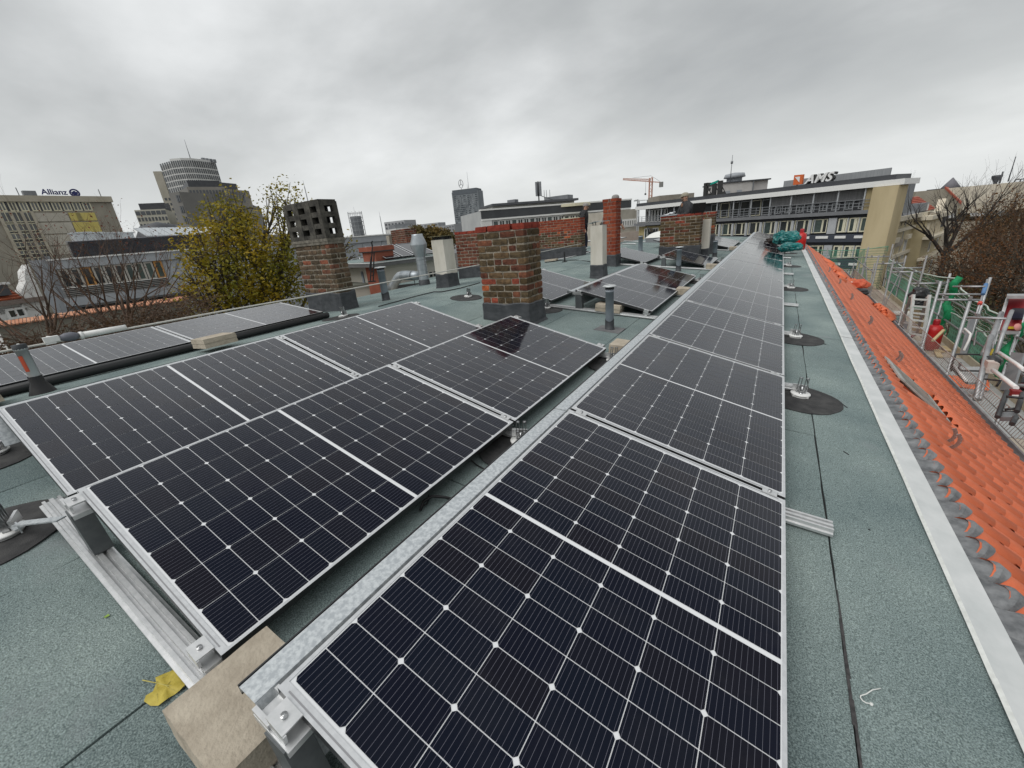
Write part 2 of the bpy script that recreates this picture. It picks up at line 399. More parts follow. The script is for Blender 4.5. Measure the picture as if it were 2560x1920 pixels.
# scalloped lead apron under the verge strip
LEAD = mat('lead_apron', (.10, .105, .11), (.24, .245, .25), 14, .6, .1, bump=.006, bscale=30)
g = MB(); prev = None; n = int(20.4/ (TP/8))
for i in range(n+1):
    y = -2.2+i*TP/8; ph = ((y+2.2)/TP) % 1.0
    t = (ph+.5) % 1.0
    rib = .068*math.sin(PI*t)**.7
    ue = .042+.024*math.sin(PI*t)+.006*noise.noise(Vector((y*7, 0, 0)))
    row = [Vector((.652, y, ZS+.006)), tl(.018, y, .020+rib*.6+.003*noise.noise(Vector((y*20, 1, 0)))), tl(.030, y, .020+rib*.95+.003*noise.noise(Vector((y*26, 2, 0)))), tl(ue, y, .016+rib), tl(ue+.003, y, rib+.006)]
    if prev:
        g.smooth = True
        for k in range(4): g.quad(prev[k], row[k], row[k+1], prev[k+1])
    prev = row
ap = g.build('lead_apron', LEAD); tag(ap, 'crinkled grey lead apron dressed over the top tiles', 'flashing')
# gutter and snow guard
gt = thing('gutter', 'grey metal eaves gutter along the foot of the orange tiled slope', 'gutter', tl(UE, 0))
g = MB(); g.smooth = True
gp = [(-.03, .012), (.02, -.02), (.03, -.07), (.07, -.10), (.12, -.085), (.145, -.03), (.15, .0), (.165, .004), (.165, -.006)]
def gpt(a, y): o_ = tl(UE, y); return Vector((o_.x+gp[a][0], y, o_.z+gp[a][1]))
for a in range(len(gp)-1):
    g.quad(gpt(a, Y0), gpt(a+1, Y0), gpt(a+1, 18.4), gpt(a, 18.4))
GUT = mat('zinc_gutter', (.20, .185, .185), (.29, .27, .27), 8, .5, .2)
g.build('trough', GUT, gt)
g = MB(); o_ = tl(UE, 0)
g.hexa([(o_.x-.035, Y0, o_.z+.016), (o_.x+.012, Y0, o_.z+.002), (o_.x+.012, 18.4, o_.z+.002), (o_.x-.035, 18.4, o_.z+.016), (o_.x-.035, Y0, o_.z+.022), (o_.x+.012, Y0, o_.z+.008), (o_.x+.012, 18.4, o_.z+.008), (o_.x-.035, 18.4, o_.z+.022)])
g.build('drip_edge', mat('pale_zinc', (.62, .62, .60), (.5, .5, .49), 20, .5, .2), gt)
bk = None
for k in range(26):
    y = -.6+k*.74; g = MB(); o_ = tl(UE, y)
    g.bar((o_.x-.045, y, o_.z+.026), (o_.x+.05, y, o_.z-.006), .026, .006)
    g.build('bracket', ALU, gt)
sg = thing('snow_guard', 'galvanised snow guard rail of thin upright rods outside the gutter', 'snow guard', tl(UE, 0))
for seg in range(8):
    ya, yb = .2+seg*2.1, .2+seg*2.1+2.095; g = MB(); o_ = tl(UE, 0); xx = o_.x+.175
    for zz_, r_ in ((.02, .005), (.20, .006)): g.tube([(xx+zz_*.35, ya, o_.z+zz_), (xx+zz_*.35, yb, o_.z+zz_)], r_, 5)
    y = ya
    while y < yb:
        g.tube([(xx+.007, y, o_.z+.02), (xx+.07, y, o_.z+.20)], .0032, 4, False); y += .055
    g.build('grille', mat('snow_guard_metal', (.30, .24, .21), (.42, .38, .35), 15, .5, .4), sg)
# ladder hooks on the tiles
HOOK = mat('hook_steel', (.50, .50, .49), rough=.3, metal=.9)
HK = [(2330, 1112, 'bright double roof hook on the tiles just below the open roof hatch'), (2216, 905, 'double roof hook just above the open roof hatch'),
      (2152, 812, 'double roof hook second above the open roof hatch'), (2110, 752, 'double roof hook third above the open roof hatch'),
      (2084, 712, 'double roof hook fourth above the open roof hatch'), (2060, 682, 'farthest visible double roof hook on the tiles')]
for px, py, lb in HK:
    u, y = ontile(px, py); t = thing('roof_hook', lb, 'roof hook', tl(u, y), group='ladder hooks on the tiled slope')
    for dy in (-.045, .045):
        g = MB(); path = []
        for a in range(13):
            th = -PI*.62+PI*1.05*a/12
            path.append(tl(u+.075*math.cos(th)-.02, y+dy, .085+.075*math.sin(th)))
        for a in range(12): g.bar(path[a], path[a+1], .022, .004, (0, 1, 0))
        g.build('strap', HOOK, t)
    g = MB(); g.bar(tl(u-.30, y+.0, .055), tl(u-.10, y, .055), .03, .006, slope.col[2]); g.bar(tl(u-.11, y-.05, .06), tl(u-.11, y+.05, .06), .02, .006, slope.col[2])
    g.build('stem', HOOK, t)
# open roof hatch
u0, u1, ya, yb = .27, .79, 2.76, 3.42
t = thing('roof_hatch', 'closed roof hatch with orange red sides and a dull grey glass lid among the tiles', 'roof hatch', tl(u0, ya))
RED = mat('hatch_lining', (.36, .060, .022), (.26, .040, .015), 7, .45)
GL = mat('grey_lid_glass', (.13, .125, .105), (.24, .23, .20), 5, .3)  # mottled grey glass of the hatch lid
HT = [(u0, ya, .066), (u1, ya, .016), (u1, yb, .016), (u0, yb, .062)]
HB = [(u0-.10, ya-.11, -.004), (u1+.02, ya-.10, -.004), (u1+.02, yb+.05, -.004), (u0-.10, yb+.05, -.004)]
for a, nm in ((0, 'side_flashing'), (1, 'foot_flashing'), (2, 'side_flashing'), (3, 'head_flashing')):
    c_ = (a+1) % 4; g = MB(); A, B, C_, D = tl(*HB[a]), tl(*HB[c_]), tl(*HT[c_]), tl(*HT[a])
    A2, B2, C2, D2 = [tl(u_, y_, h_-.02) for u_, y_, h_ in (HB[a], HB[c_], HT[c_], HT[a])]
    g.hexa([A2, B2, C2, D2, A, B, C_, D]); g.build(nm, RED, t)
g = MB(); o1 = .012
P4 = [tl(u_, y_, h_+.004) for u_, y_, h_ in HT]; Q4 = [tl(u_, y_, h_+.022) for u_, y_, h_ in HT]
g.hexa(P4+Q4); lid = g.build('lid', GL, t)
HFM = mat('hatch_frame_metal', (.34, .34, .31), (.46, .46, .43), 10, .5, .3)
for a in range(4):
    g = MB(); c_ = (a+1) % 4
    g.bar(Q4[a]+(Q4[c_]-Q4[a]).normalized()*(.02 if a in (0, 2) else -.02), Q4[c_]+(Q4[a]-Q4[c_]).normalized()*(.02 if a in (0, 2) else -.02), .055 if a == 3 else .026, .014, slope.col[2]); g.build('lid_frame', HFM, lid)
# ------------------------------------------------------------------ solar panels
PW, PL, PJ = 1.134, 1.762, 1.782
TILT = R_(14.8)
def cell_material():
    m = bpy.data.materials.new('solar_cell_glass'); m.use_nodes = True; t = m.node_tree; b = t.nodes['Principled BSDF']
    nn = t.nodes.new; lk = t.links.new
    tcn = nn('ShaderNodeTexCoord'); sp = nn('ShaderNodeSeparateXYZ'); lk(tcn.outputs['Object'], sp.inputs[0])
    def mt(op, a, v=None):
        k = nn('ShaderNodeMath'); k.operation = op
        if hasattr(a, 'links'): lk(a, k.inputs[0])
        else: k.inputs[0].default_value = a
        if v is not None: k.inputs[1].default_value = v
        return k.outputs[0]
    # sixteen-odd thin silver wires along the row
    fr = mt('FRACT', mt('ADD', mt('DIVIDE', sp.outputs[0], PITCH_BUS), .5))
    ln = mt('LESS_THAN', mt('ABSOLUTE', mt('SUBTRACT', fr, .5)), .026)
    oi = nn('ShaderNodeObjectInfo')
    cr = nn('ShaderNodeValToRGB'); e = cr.color_ramp.elements
    e[0].color = (.0015, .0028, .0110, 1); e[1].color = (.0045, .0042, .0095, 1); x = e.new(.55); x.color = (.0016, .0042, .0125, 1)
    lk(oi.outputs['Random'], cr.inputs[0])
    mx_ = nn('ShaderNodeMixRGB'); lk(ln, mx_.inputs[0]); lk(cr.outputs[0], mx_.inputs[1]); mx_.inputs[2].default_value = (.13, .13, .16, 1)
    # dust: fine smears on the glass
    ns = nn('ShaderNodeTexNoise'); ns.inputs['Scale'].default_value = 4.0; ns.inputs['Detail'].default_value = 8; ns.inputs['Roughness'].default_value = .72
    gm = nn('ShaderNodeNewGeometry'); lk(gm.outputs['Position'], ns.inputs['Vector'])
    dr = nn('ShaderNodeMapRange'); dr.inputs['From Min'].default_value = .5; dr.inputs['From Max'].default_value = .8; dr.inputs['To Min'].default_value = .0; dr.inputs['To Max'].default_value = .03
    lk(ns.outputs[0], dr.inputs[0])
    m2 = nn('ShaderNodeMixRGB'); lk(dr.outputs[0], m2.inputs[0]); lk(mx_.outputs[0], m2.inputs[1]); m2.inputs[2].default_value = (.30, .28, .25, 1)
    lk(m2.outputs[0], b.inputs['Base Color'])
    b.inputs['IOR'].default_value = 1.5          # anti-reflective solar glass: weak head-on, full strength at a glancing angle
    lw = nn('ShaderNodeLayerWeight'); lw.inputs['Blend'].default_value = .5
    ar = nn('ShaderNodeMapRange'); ar.inputs['From Min'].default_value = .30; ar.inputs['From Max'].default_value = .74; ar.inputs['To Min'].default_value = .15; ar.inputs['To Max'].default_value = 1.0
    lk(lw.outputs['Facing'], ar.inputs[0]); lk(ar.outputs[0], b.inputs['Specular IOR Level'])
    r2 = nn('ShaderNodeMapRange'); r2.inputs['To Min'].default_value = .055; r2.inputs['To Max'].default_value = .10; lk(ns.outputs[0], r2.inputs[0]); lk(r2.outputs[0], b.inputs['Roughness'])
    return m
PITCH_BUS = .01655
CELL = cell_material()
BACKS = mat('white_backsheet_under_glass', (.72, .73, .74), rough=.16)
FRS = mat('frame_lip_aluminium', (.58, .59, .60), (.68, .69, .70), 40, .32, .5)
FRD = mat('frame_side_dark', (.028, .029, .031), (.045, .046, .048), 20, .4, .3)
# local frame of a panel: x = minus the distance up the slope from the low edge, y along the row, z normal to the glass
def frame_mesh():
    g = MB(); a, b_ = .0105, .024; T, Bm = .0015, -.032
    X0, X1, Ya, Yb = 0, -PW, 0, PL
    o = [(X0, Ya), (X1, Ya), (X1, Yb), (X0, Yb)]; i = [(X0-a, Ya+b_), (X1+a, Ya+b_), (X1+a, Yb-b_), (X0-a, Yb-b_)]
    g.cur = 0
    for k in range(4):
        p, q, r, s = o[k], o[(k+1) % 4], i[(k+1) % 4], i[k]
        g.quad((*p, T), (*q, T), (*r, T), (*s, T)); g.quad((*s, T), (*r, T), (*r, -.0015), (*s, -.0015))
    g.cur = 1
    for k in range(4):
        p, q = o[k], o[(k+1) % 4]; g.quad((*p, Bm), (*q, Bm), (*q, T), (*p, T))
        r, s = i[(k+1) % 4], i[k]; g.quad((*p, Bm), (*q, Bm), (*r, Bm), (*s, Bm))
    # a shallow groove line in the short lips
    g.cur = 2
    for y in (.009, PL-.013): g.quad((-.03, y, T+.0006), (-PW+.03, y, T+.0006), (-PW+.03, y+.004, T+.0006), (-.03, y+.004, T+.0006))
    return g.build('frame', [FRS, FRD, mat('lip_groove', (.30, .30, .31), rough=.5, metal=.4)], me_only=True, fix=False)
FRAME_ME = frame_mesh()
g = MB(); a, b_ = .0105, .024
g.quad((-a, b_, -.001), (-a, PL-b_, -.001), (-PW+a, PL-b_, -.001), (-PW+a, b_, -.001))
g.quad((-.002, .002, -.009), (-PW+.002, .002, -.009), (-PW+.002, PL-.002, -.009), (-.002, PL-.002, -.009))
BACK_ME = g.build('glass_sheet', [BACKS], me_only=True, fix=False)
CW, CH, CG = .1815, .0905, .0028                       # half cell
def cell_pts(flip):
    c = .0085; p = [(-CW/2, -CH/2), (CW/2, -CH/2), (CW/2, CH/2-c), (CW/2-c, CH/2), (-CW/2+c, CH/2), (-CW/2, CH/2-c)]
    if flip: p = [(x, -y) for x, y in p][::-1]
    return p
def cell_me(flip):
    me = bpy.data.meshes.new('solar_cell'); p = cell_pts(flip); me.from_pydata([(x, y, 0) for x, y in p], [], [tuple(range(6))]); me.materials.append(CELL); return me
CELL_ME = (cell_me(False), cell_me(True))
def cell_layout():
    out = []; x0 = -(PW-(6*CW+5*CG))/2
    for half in range(2):
        yb = (.032 if half == 0 else PL/2+.008); n = 9; span = PL/2-.008-.032
        st = span/n
        for r in range(n):
            y = yb+st*(r+.5)
            for c in range(6):
                out.append((x0-CW/2-c*(CW+CG), y, (r+half) % 2 == 0))
    return out, st
LAY, ST = cell_layout()
def make_panel(cells):
    root = thing('solar_panel', 'x', 'solar panel')
    mkobj('frame', FRAME_ME, root); mkobj('glass_sheet', BACK_ME, root)
    if cells:
        for x, y, fl in LAY: mkobj('solar_cell', CELL_ME[1 if fl else 0], root, (x, y, .0004))
    else:
        vs, fs = [], []
        for x, y, fl in LAY:
            n0 = len(vs); vs += [(x+a, y+b_, .0004) for a, b_ in cell_pts(fl)]; fs.append(tuple(range(n0, n0+6)))
        me = bpy.data.meshes.new('solar_cell'); me.from_pydata(vs, [], fs); me.materials.append(CELL)
        o = mkobj('solar_cell', me, root); o['kind'] = 'stuff'
    return root
PROTO = {True: None, False: None}
def panel(xlow, zlow, j, label, group, cells, tilt=TILT):
    if PROTO[cells] is None: o = PROTO[cells] = make_panel(cells)
    else: o = copy_tree(PROTO[cells])
    o.location = (xlow, j*PJ+.01, zlow); o.rotation_euler = (random.uniform(-.0012, .0012), tilt+random.uniform(-.002, .002), 0)
    o['label'] = label; o['group'] = group
    return o
random.seed(21)
ORD = ['first', 'second', 'third', 'fourth', 'fifth', 'sixth', 'seventh', 'eighth', 'ninth', 'tenth', 'eleventh', 'twelfth', 'thirteenth', 'fourteenth']
for k, j in enumerate(range(-1, 12)):
    lb = 'dark navy solar panel at the near end of the long row, beside the concrete slab' if k == 0 else ('solar panel at the far end of the long row, under the teal bags' if k == 12 else
         '%s solar panel from the near end of the long row beside the felt walkway' % ORD[k])
    panel(0, 0, j, lb, 'solar panels of the long row beside the walkway', j <= 3)
MID = 'solar panels of the broken row beside the long row'
for j, lb, c in ((-1, 'solar panel resting above the long grooved rail near the yellow leaf', True), (0, 'solar panel in front of the large brick chimney, mirroring it darkly', True),
                 (2, 'solar panel raised over two stacked slabs behind the capped vent pipe', True), (3, 'solar panel with a dark blurred reflection, just past the capped vent pipe', True),
                 (5, 'single solar panel in front of the laptop chimney, mirroring it', False), (8, 'first of the pale solar panels past the laptop chimney', False), (9, 'second of the pale solar panels past the laptop chimney', False)):
    panel(-1.503, .13, j, lb, MID, c)
for j, lb, c in ((-1, 'solar panel third row in, dusty, at the edge of the picture', True), (0, 'solar panel third row in, between the grey slab pair and the big brick chimney', True),
                 (2, 'solar panel partly hidden behind the large brick chimney', False), (5, 'pale solar panel at the foot of the slim bright red chimney', False), (8, 'solar panel third row in, hidden behind the laptop chimney', False)):
    panel(-3.006, .26, j, lb, 'solar panels of the third row', c)
for j, lb in ((-2, 'flat pale solar panel behind the silver anchor post'), (-1, 'flat pale solar panel between the silver anchor post and the slab pair'), (0, 'flat pale solar panel ending at the vented concrete topped chimney')):
    panel(-6.07, .370, j, lb, 'flat pale solar panels by the courtyard edge', j > -2, R_(6.5))
panel(-7.25, .45, 11, 'pale solar panel on the roof behind the standing man', 'pale solar panels behind the standing man', False, R_(4))
panel(-7.25, .45, 10, 'pale solar panel on the roof just behind the brick wall chimney', 'pale solar panels behind the standing man', False, R_(4))

# ------------------------------------------------------------------ racking
def rail_mesh(ln):
    # extruded profile, local: x from 0 to -ln, y across, z up; grooved top
    pf = [(-.048, 0), (-.048, .012), (-.036, .014), (-.034, .030), (-.022, .030), (-.020, .018), (-.010, .018), (-.008, .030), (.008, .030), (.010, .018), (.020, .018), (.022, .030), (.034, .030), (.036, .014), (.048, .012), (.048, 0)]
    n = len(pf); vs = [(0, y, z) for y, z in pf]+[(-ln, y, z) for y, z in pf]
    g = MB(); g.add(vs, [(i, (i+1) % n, n+(i+1) % n, n+i) for i in range(n)]+[tuple(range(n)), tuple(range(2*n-1, n-1, -1))])
    return g
SLOPE = math.atan(.087)
def hi_pt(xlow, zlow, u, h=0.): return (xlow-u*math.cos(TILT)+h*math.sin(TILT), zlow+u*math.sin(TILT)+h*math.cos(TILT))
def rail(j, xr, xl, rows, label):
    """one mounting rail at a panel joint, with its supports, clamps and bolts"""
    y = j*PJ; yr = y-.012 if j > -1 else y-.032
    z = roofz(xr)+.012
    t = thing('mounting_rail', label, 'mounting rail', (xr, yr, z), (0, SLOPE, 0), 'aluminium rails under the solar panels')
    rail_mesh((xr-xl)/math.cos(SLOPE)).build('rail', ALU, t, local=True)
    inv = (Matrix.Translation((xr, yr, z)) @ Matrix.Rotation(SLOPE, 4, 'Y')).inverted()
    def emit(g, name, m):
        g.v = [tuple(inv @ Vector(v)) for v in g.v]; return g.build(name, m, t, local=True)
    for (xlow, zlow, before, after) in rows:
        end = not (before and after)
        yc = y if not end else (y-.012 if after else y+.012)
        for u, low in ((.07, True), (PW-.07, False)):
            X, Z = hi_pt(xlow, zlow, u)
            zr = roofz(X)+.04
            g = MB()
            if low:
                for dy in (-.022, .022): g.bar((X, yc+dy, zr), (X-.005, yc+dy, Z-.036), .035, .005, (0, 1, 0))
                g.bar((X-.04, yc, Z-.04), (X+.05, yc, Z-.05), .05, .014)
                emit(g, 'support', ALU)
            else:
                if j == -1 or True:
                    g.hexa([(X-.055, yc-.035, zr), (X+.055, yc-.035, zr), (X+.055, yc+.030, zr), (X-.055, yc+.030, zr),
                            (X-.050, yc-.040, Z-.045), (X+.035, yc-.040, Z-.045), (X+.035, yc+.025, Z-.045), (X-.050, yc+.025, Z-.045)])
                emit(g, 'support', BRACK)
                g = MB(); g.bar((X-.095, yc, Z-.030), (X+.045, yc, Z-.052), .07, .022); g.bar((X-.095, yc-.028, Z-.012), (X-.03, yc-.028, Z-.022), .012, .02); g.bar((X-.095, yc+.028, Z-.012), (X-.03, yc+.028, Z-.022), .012, .02)
                emit(g, 'support_head', ALU)
            # clamp on the frame
            X, Z = hi_pt(xlow, zlow, u, .004); ex = Vector((math.cos(TILT), 0, -math.sin(TILT)))
            ycl = y if not end else (y-.016 if after else y+.016)
            g = MB(); nz = Vector((math.sin(TILT), 0, math.cos(TILT))); c = Vector((X, ycl, Z))
            g.bar(c-ex*.032, c+ex*.032, .040 if not end else .052, .006, nz)
            if end:
                sg_ = -1 if after else 1
                g.bar(c-ex*.032+Vector((0, sg_*.022, -.017)), c+ex*.032+Vector((0, sg_*.022, -.017)), .008, .034, nz)
            cl = emit(g, 'clamp', ALU)
            g = MB(); g.lathe(c+nz*.003, [(.0, .007), (.0045, .007), (.0045, .0035), (.0085, .007), (.0085, 0), (.0085, -.002)], 10, nz)
            g.v = [tuple(inv @ Vector(v)) for v in g.v]; g.build('bolt', STEEL, cl, local=True)
    return t
RZ = (0, 0); CZ_ = (-1.503, .13); LZ = (-3.006, .26)
rr = lambda zz, a, b_: (zz[0], zz[1], a, b_)
rail(-1, -.02, -3.17, [rr(RZ, 0, 1)], 'short grooved rail end hidden under the near end of the long row') if False else None
rail(-1, -1.40, -3.18, [rr(CZ_, 0, 1)], 'long grooved aluminium rail lying on the felt near the yellow leaf')
rail(-1, -.25, -1.20, [rr(RZ, 0, 1)], 'short rail under the corner of the long row, beside the concrete slab')
for j, st in ((0, .19), (1, .13), (2, .13), (3, .19), (4, .13), (5, .19), (6, .13), (7, .19), (8, .13), (9, .19), (10, .13), (11, .13), (12, .1)):
    rows = [rr(RZ, 1, 1 if j < 12 else 0)]; xl = -1.3
    if j <= 1: rows += [rr(CZ_, 1, 1 if j == 0 else 0), rr(LZ, 1, 1 if j == 0 else 0)]; xl = -4.2
    if j in (2, 3, 4): rows += [rr(CZ_, j > 2, j < 4)]; xl = -3.1
    if j in (2, 3): rows += [rr(LZ, j > 2, j < 3)]; xl = -4.2
    if j in (5, 6): rows += [rr(CZ_, j > 5, j < 6), rr(LZ, j > 5, j < 6)]; xl = -4.2
    if j in (8, 9, 10): rows += [rr(CZ_, j > 8, j < 10)]; xl = -3.0
    lb = ('grooved rail stub on the walkway at the first joint of the long row', 'rail with a white disc anchor at the second joint of the long row',
          'rail ending at the third joint of the long row, under the raised panel', 'rail stub on the walkway at the fourth joint of the long row')[j] if j < 4 else 'rail across the roof at the %s joint of the long row' % ORD[min(j, 13)]
    rail(j, st, xl, rows, lb)
# wind deflector sheets along the high edges
def deflector(xlow, zlow, j0, j1, label):
    X, Z = hi_pt(xlow, zlow, PW)
    t = thing('wind_deflector', label, 'wind deflector', (X, j0*PJ, Z), group='galvanised wind deflectors behind the panel rows')
    for j in range(j0, j1):
        ya, yb = j*PJ-(.035 if j == j0 else -.004), (j+1)*PJ-.004
        g = MB(); z0 = Z-.012
        A, B, C_ = (X-.105, z0-.004), (X-.030, z0-.006), (X+.085, z0-.205)
        prof = [(A[0]-.004, A[1]-.022), A, B, C_]
        th = .0018
        for k in range(3):
            p, q_ = prof[k], prof[k+1]; d = Vector((q_[0]-p[0], q_[1]-p[1])).normalized(); nx, nz = -d.y*th, d.x*th
            ye = ya
            g.hexa([(p[0]-nx, ye, p[1]-nz), (q_[0]-nx, ye, q_[1]-nz), (q_[0]-nx, yb, q_[1]-nz), (p[0]-nx, yb, p[1]-nz), (p[0]+nx, ye, p[1]+nz), (q_[0]+nx, ye, q_[1]+nz), (q_[0]+nx, yb, q_[1]+nz), (p[0]+nx, yb, p[1]+nz)])
        g.build('sheet', GALV, t)
        g = MB(); g.hexa([(A[0]-.009, ya, A[1]-.03), (A[0]-.004, ya, A[1]-.03), (A[0]-.004, yb, A[1]-.03), (A[0]-.009, yb, A[1]-.03), (A[0]-.009, ya, A[1]+.003), (A[0]-.004, ya, A[1]+.003), (A[0]-.004, yb, A[1]+.003), (A[0]-.009, yb, A[1]+.003)])
        g.build('edge_trim', FRD, t)
deflector(0, 0, -1, 12, 'bright galvanised sheet strip along the high edge of the long row')
deflector(-3.006, .26, -1, 1, 'galvanised sheet strip behind the third row, next to the dark gap')
deflector(-1.503, .13, 2, 4, 'galvanised sheet behind the raised panels past the vent pipe')
# black sheet added to stand in for the shade under the flat panels
t = thing('panel_shade_sheet', 'black sheet standing in for shade, and cable duct, under the flat pale panels', 'shade sheet', (-6.07, -3.5, .28))
g = MB(); g.box((-6.10, -.85, .30), (.012, 5.3, .085)); g.build('shade_sheet', BLACKP, t)
g = MB(); g.tube([(-5.93, -3.5, roofz(-5.93)+.05), (-5.93, 1.75, roofz(-5.93)+.05)], .045, 10); g.build('duct', mat('duct_black', (.016, .017, .018), rough=.45), t)
g = MB(); g.box((-5.2, -.7, roofz(-5.2)+.004), (1.35, 5.2, .004)); 

# concrete ballast slabs
def slabs(x, y, dx, dy, n, label, zbase=None, hh=.05, yaw=0):
    z = roofz(x) if zbase is None else zbase
    t = thing('ballast_slab', label, 'concrete slab', (x, y, z), (0, SLOPE if x > RIDGE else -.06, yaw), 'concrete ballast slabs')
    for k in range(n):
        g = MB(); e = .004; j_ = random.uniform(-.006, .006)
        g.hexa([(-dx/2, -dy/2, 0), (dx/2, -dy/2, 0), (dx/2, dy/2, 0), (-dx/2, dy/2, 0), (-dx/2+e, -dy/2+e, hh), (dx/2-e, -dy/2+e, hh), (dx/2-e, dy/2-e, hh), (-dx/2+e, dy/2-e, hh)])
        me = g.build('slab', CONC, me_only=True)
        bm = bmesh.new(); bm.from_mesh(me); bmesh.ops.subdivide_edges(bm, edges=bm.edges, cuts=6, use_grid_fill=True)
        for v in bm.verts:
            q_ = v.co*22; v.co += Vector((noise.noise(q_), noise.noise(q_+Vector((9, 0, 0))), noise.noise(q_+Vector((0, 9, 0)))))*.0022
        bm.to_mesh(me); bm.free()
        mkobj('slab', me, t, (j_, -j_, .035+k*(hh+.002)))
random.seed(4)
slabs(-1.295, -1.80, .31, .29, 2, 'big sandy concrete slab pair under the corner of the long row', hh=.052)
slabs(-1.36, 1.90, .26, .24, 2, 'pale concrete slab pair above the white disc by the second rail')
slabs(-2.10, 3.60, .36, .22, 2, 'two stacked concrete slabs behind the capped vent pipe')
slabs(-1.42, 5.40, .26, .24, 2, 'concrete slab pair beside the long row, past the raised panels')
slabs(-1.42, 8.98, .3, .24, 2, 'concrete slab pair in front of the single panel by the laptop chimney')
slabs(-1.42, 14.3, .3, .24, 2, 'farthest concrete slab pair beside the long row')
p = onroof(512, 868)
slabs(-5.55, .02, .34, .34, 2, 'long concrete slab pair in the dark gap beside the flat panels', zbase=roofz(-5.55)+.02)
slabs(-5.55, -1.75, .3, .24, 2, 'concrete slab at the edge of the picture by the flat panels', zbase=roofz(-5.55))
slabs(-6.3, 10.2, .4, .2, 1, 'long pale slab at the foot of the wall chimney by the man')

# ------------------------------------------------------------------ roof anchors: felt patch, white discs, slotted brackets
def anchor_parts(t, sx=1, patch=True):
    if patch:
        g = MB(); n = 28; vs = [(0, 0, .004)]
        for k in range(n):
            a = 2*PI*k/n; r = .27*(1+.05*noise.noise(Vector((math.cos(a)*2, math.sin(a)*2, 3)))); vs.append((r*math.cos(a)*sx+.0, r*math.sin(a)-.06, .005))
        vs2 = [(x, y, -.001) for x, y, z in vs[1:]]
        g.add(vs+vs2, [(0, 1+k, 1+(k+1) % n) for k in range(n)]+[(1+(k+1) % n, 1+k, n+1+k, n+1+(k+1) % n) for k in range(n)])
        g.build('felt_patch', PATCH, t, local=True)
    g = MB(); g.lathe((0, 0, .004), [(0, .022), (.066, .022), (.068, .016), (.064, .010), (.0, .010)], 24); g.build('upper_disc', WHITEM, t, local=True)
    g = MB(); g.lathe((0, -.006, .003), [(0, .008), (.060, .008), (.062, .003), (.06, 0)], 24)
    for a in (-2.4, -.7): g.lathe((.058*math.cos(a), -.006+.058*math.sin(a), .006), [(0, .016), (.010, .014), (.012, 0)], 8)
    g.build('lower_disc', mat('disc_grey', (.42, .42, .41), rough=.5), t, local=True)
    for dx in (-.021, .021):
        g = MB()
        for sy in (-.009, .009): g.box((dx+sy, .012, .085), (.005, .024, .125))
        g.box((dx, .012, .145), (.023, .024, .005)); g.box((dx, .012, .026), (.023, .024, .006)); g.box((dx, .012, .075), (.02, .020, .005))
        g.build('slotted_bracket', STEEL, t, local=True)
    g = MB(); g.cyl((0, -.016, .022), (0, -.016, .085), .0075, n=8); g.lathe((0, -.016, .022), [(.014, 0), (.014, .012), (.0, .012)], 6); g.build('bolt', STEEL, t, local=True)
    g = MB(); g.box((-.01, .040, .055), (.10, .012, .05)); g.build('clamp_plate', ALU, t, local=True)
ANC = None
def anchor(x, y, label, yaw=0.):
    global ANC
    if ANC is None:
        ANC = thing('roof_anchor', label, 'roof anchor', group='white disc roof anchors'); anchor_parts(ANC); o = ANC
    else: o = copy_tree(ANC)
    o.location = (x, y, roofz(x)+.001); o.rotation_euler = (0, SLOPE if x > RIDGE else -.06, yaw); o['label'] = label
for k, (x, y) in enumerate(((.115, 1.66), (.12, 3.50), (.12, 7.05), (.12, 10.62), (.12, 14.18))):
    anchor(x, y, 'white disc anchor on a black patch, %s one along the walkway' % ORD[k])
anchor(-1.42, -.07, 'white disc anchor with two slotted brackets in the gap beside the near panels', .5)
anchor(-1.40, 1.67, 'white disc anchor below the sandy slab pair in the panel gap', .4)
anchor(-3.08, -1.99, 'white disc anchor with a steel strap at the end of the long grooved rail', -.4)
anchor(-4.58, 3.55, 'white disc anchor alone on the felt left of the big brick chimney')
anchor(-3.02, 3.42, 'white disc anchor at the end of the rail just right of the big brick chimney')
anchor(-1.40, 7.05, 'white disc anchor in the panel gap past the raised panels', .3)
anchor(-1.40, 10.6, 'white disc anchor in the panel gap beside the laptop chimney', .3)
anchor(-5.62, 1.80, 'white disc anchor between the flat panels and the vented chimney', .2)
anchor(-4.18, -1.86, 'white disc anchor partly cut off at the edge of the picture', .2)
# flat steel strap joining the anchor to the rail
g = MB(); g.bar((-3.06, -1.965, roofz(-3.06)+.045), (-2.98, -1.955, roofz(-2.98)+.05), .03, .006); g.bar((-2.985, -1.955, .235), (-2.70, -1.845, .285), .036, .006); g.bar((-2.985, -1.955, .19), (-2.985, -1.955, .24), .006, .034)
tag(g.build('steel_strap', GALV), 'galvanised steel strap from the white disc anchor to the rail corner', 'steel strap')
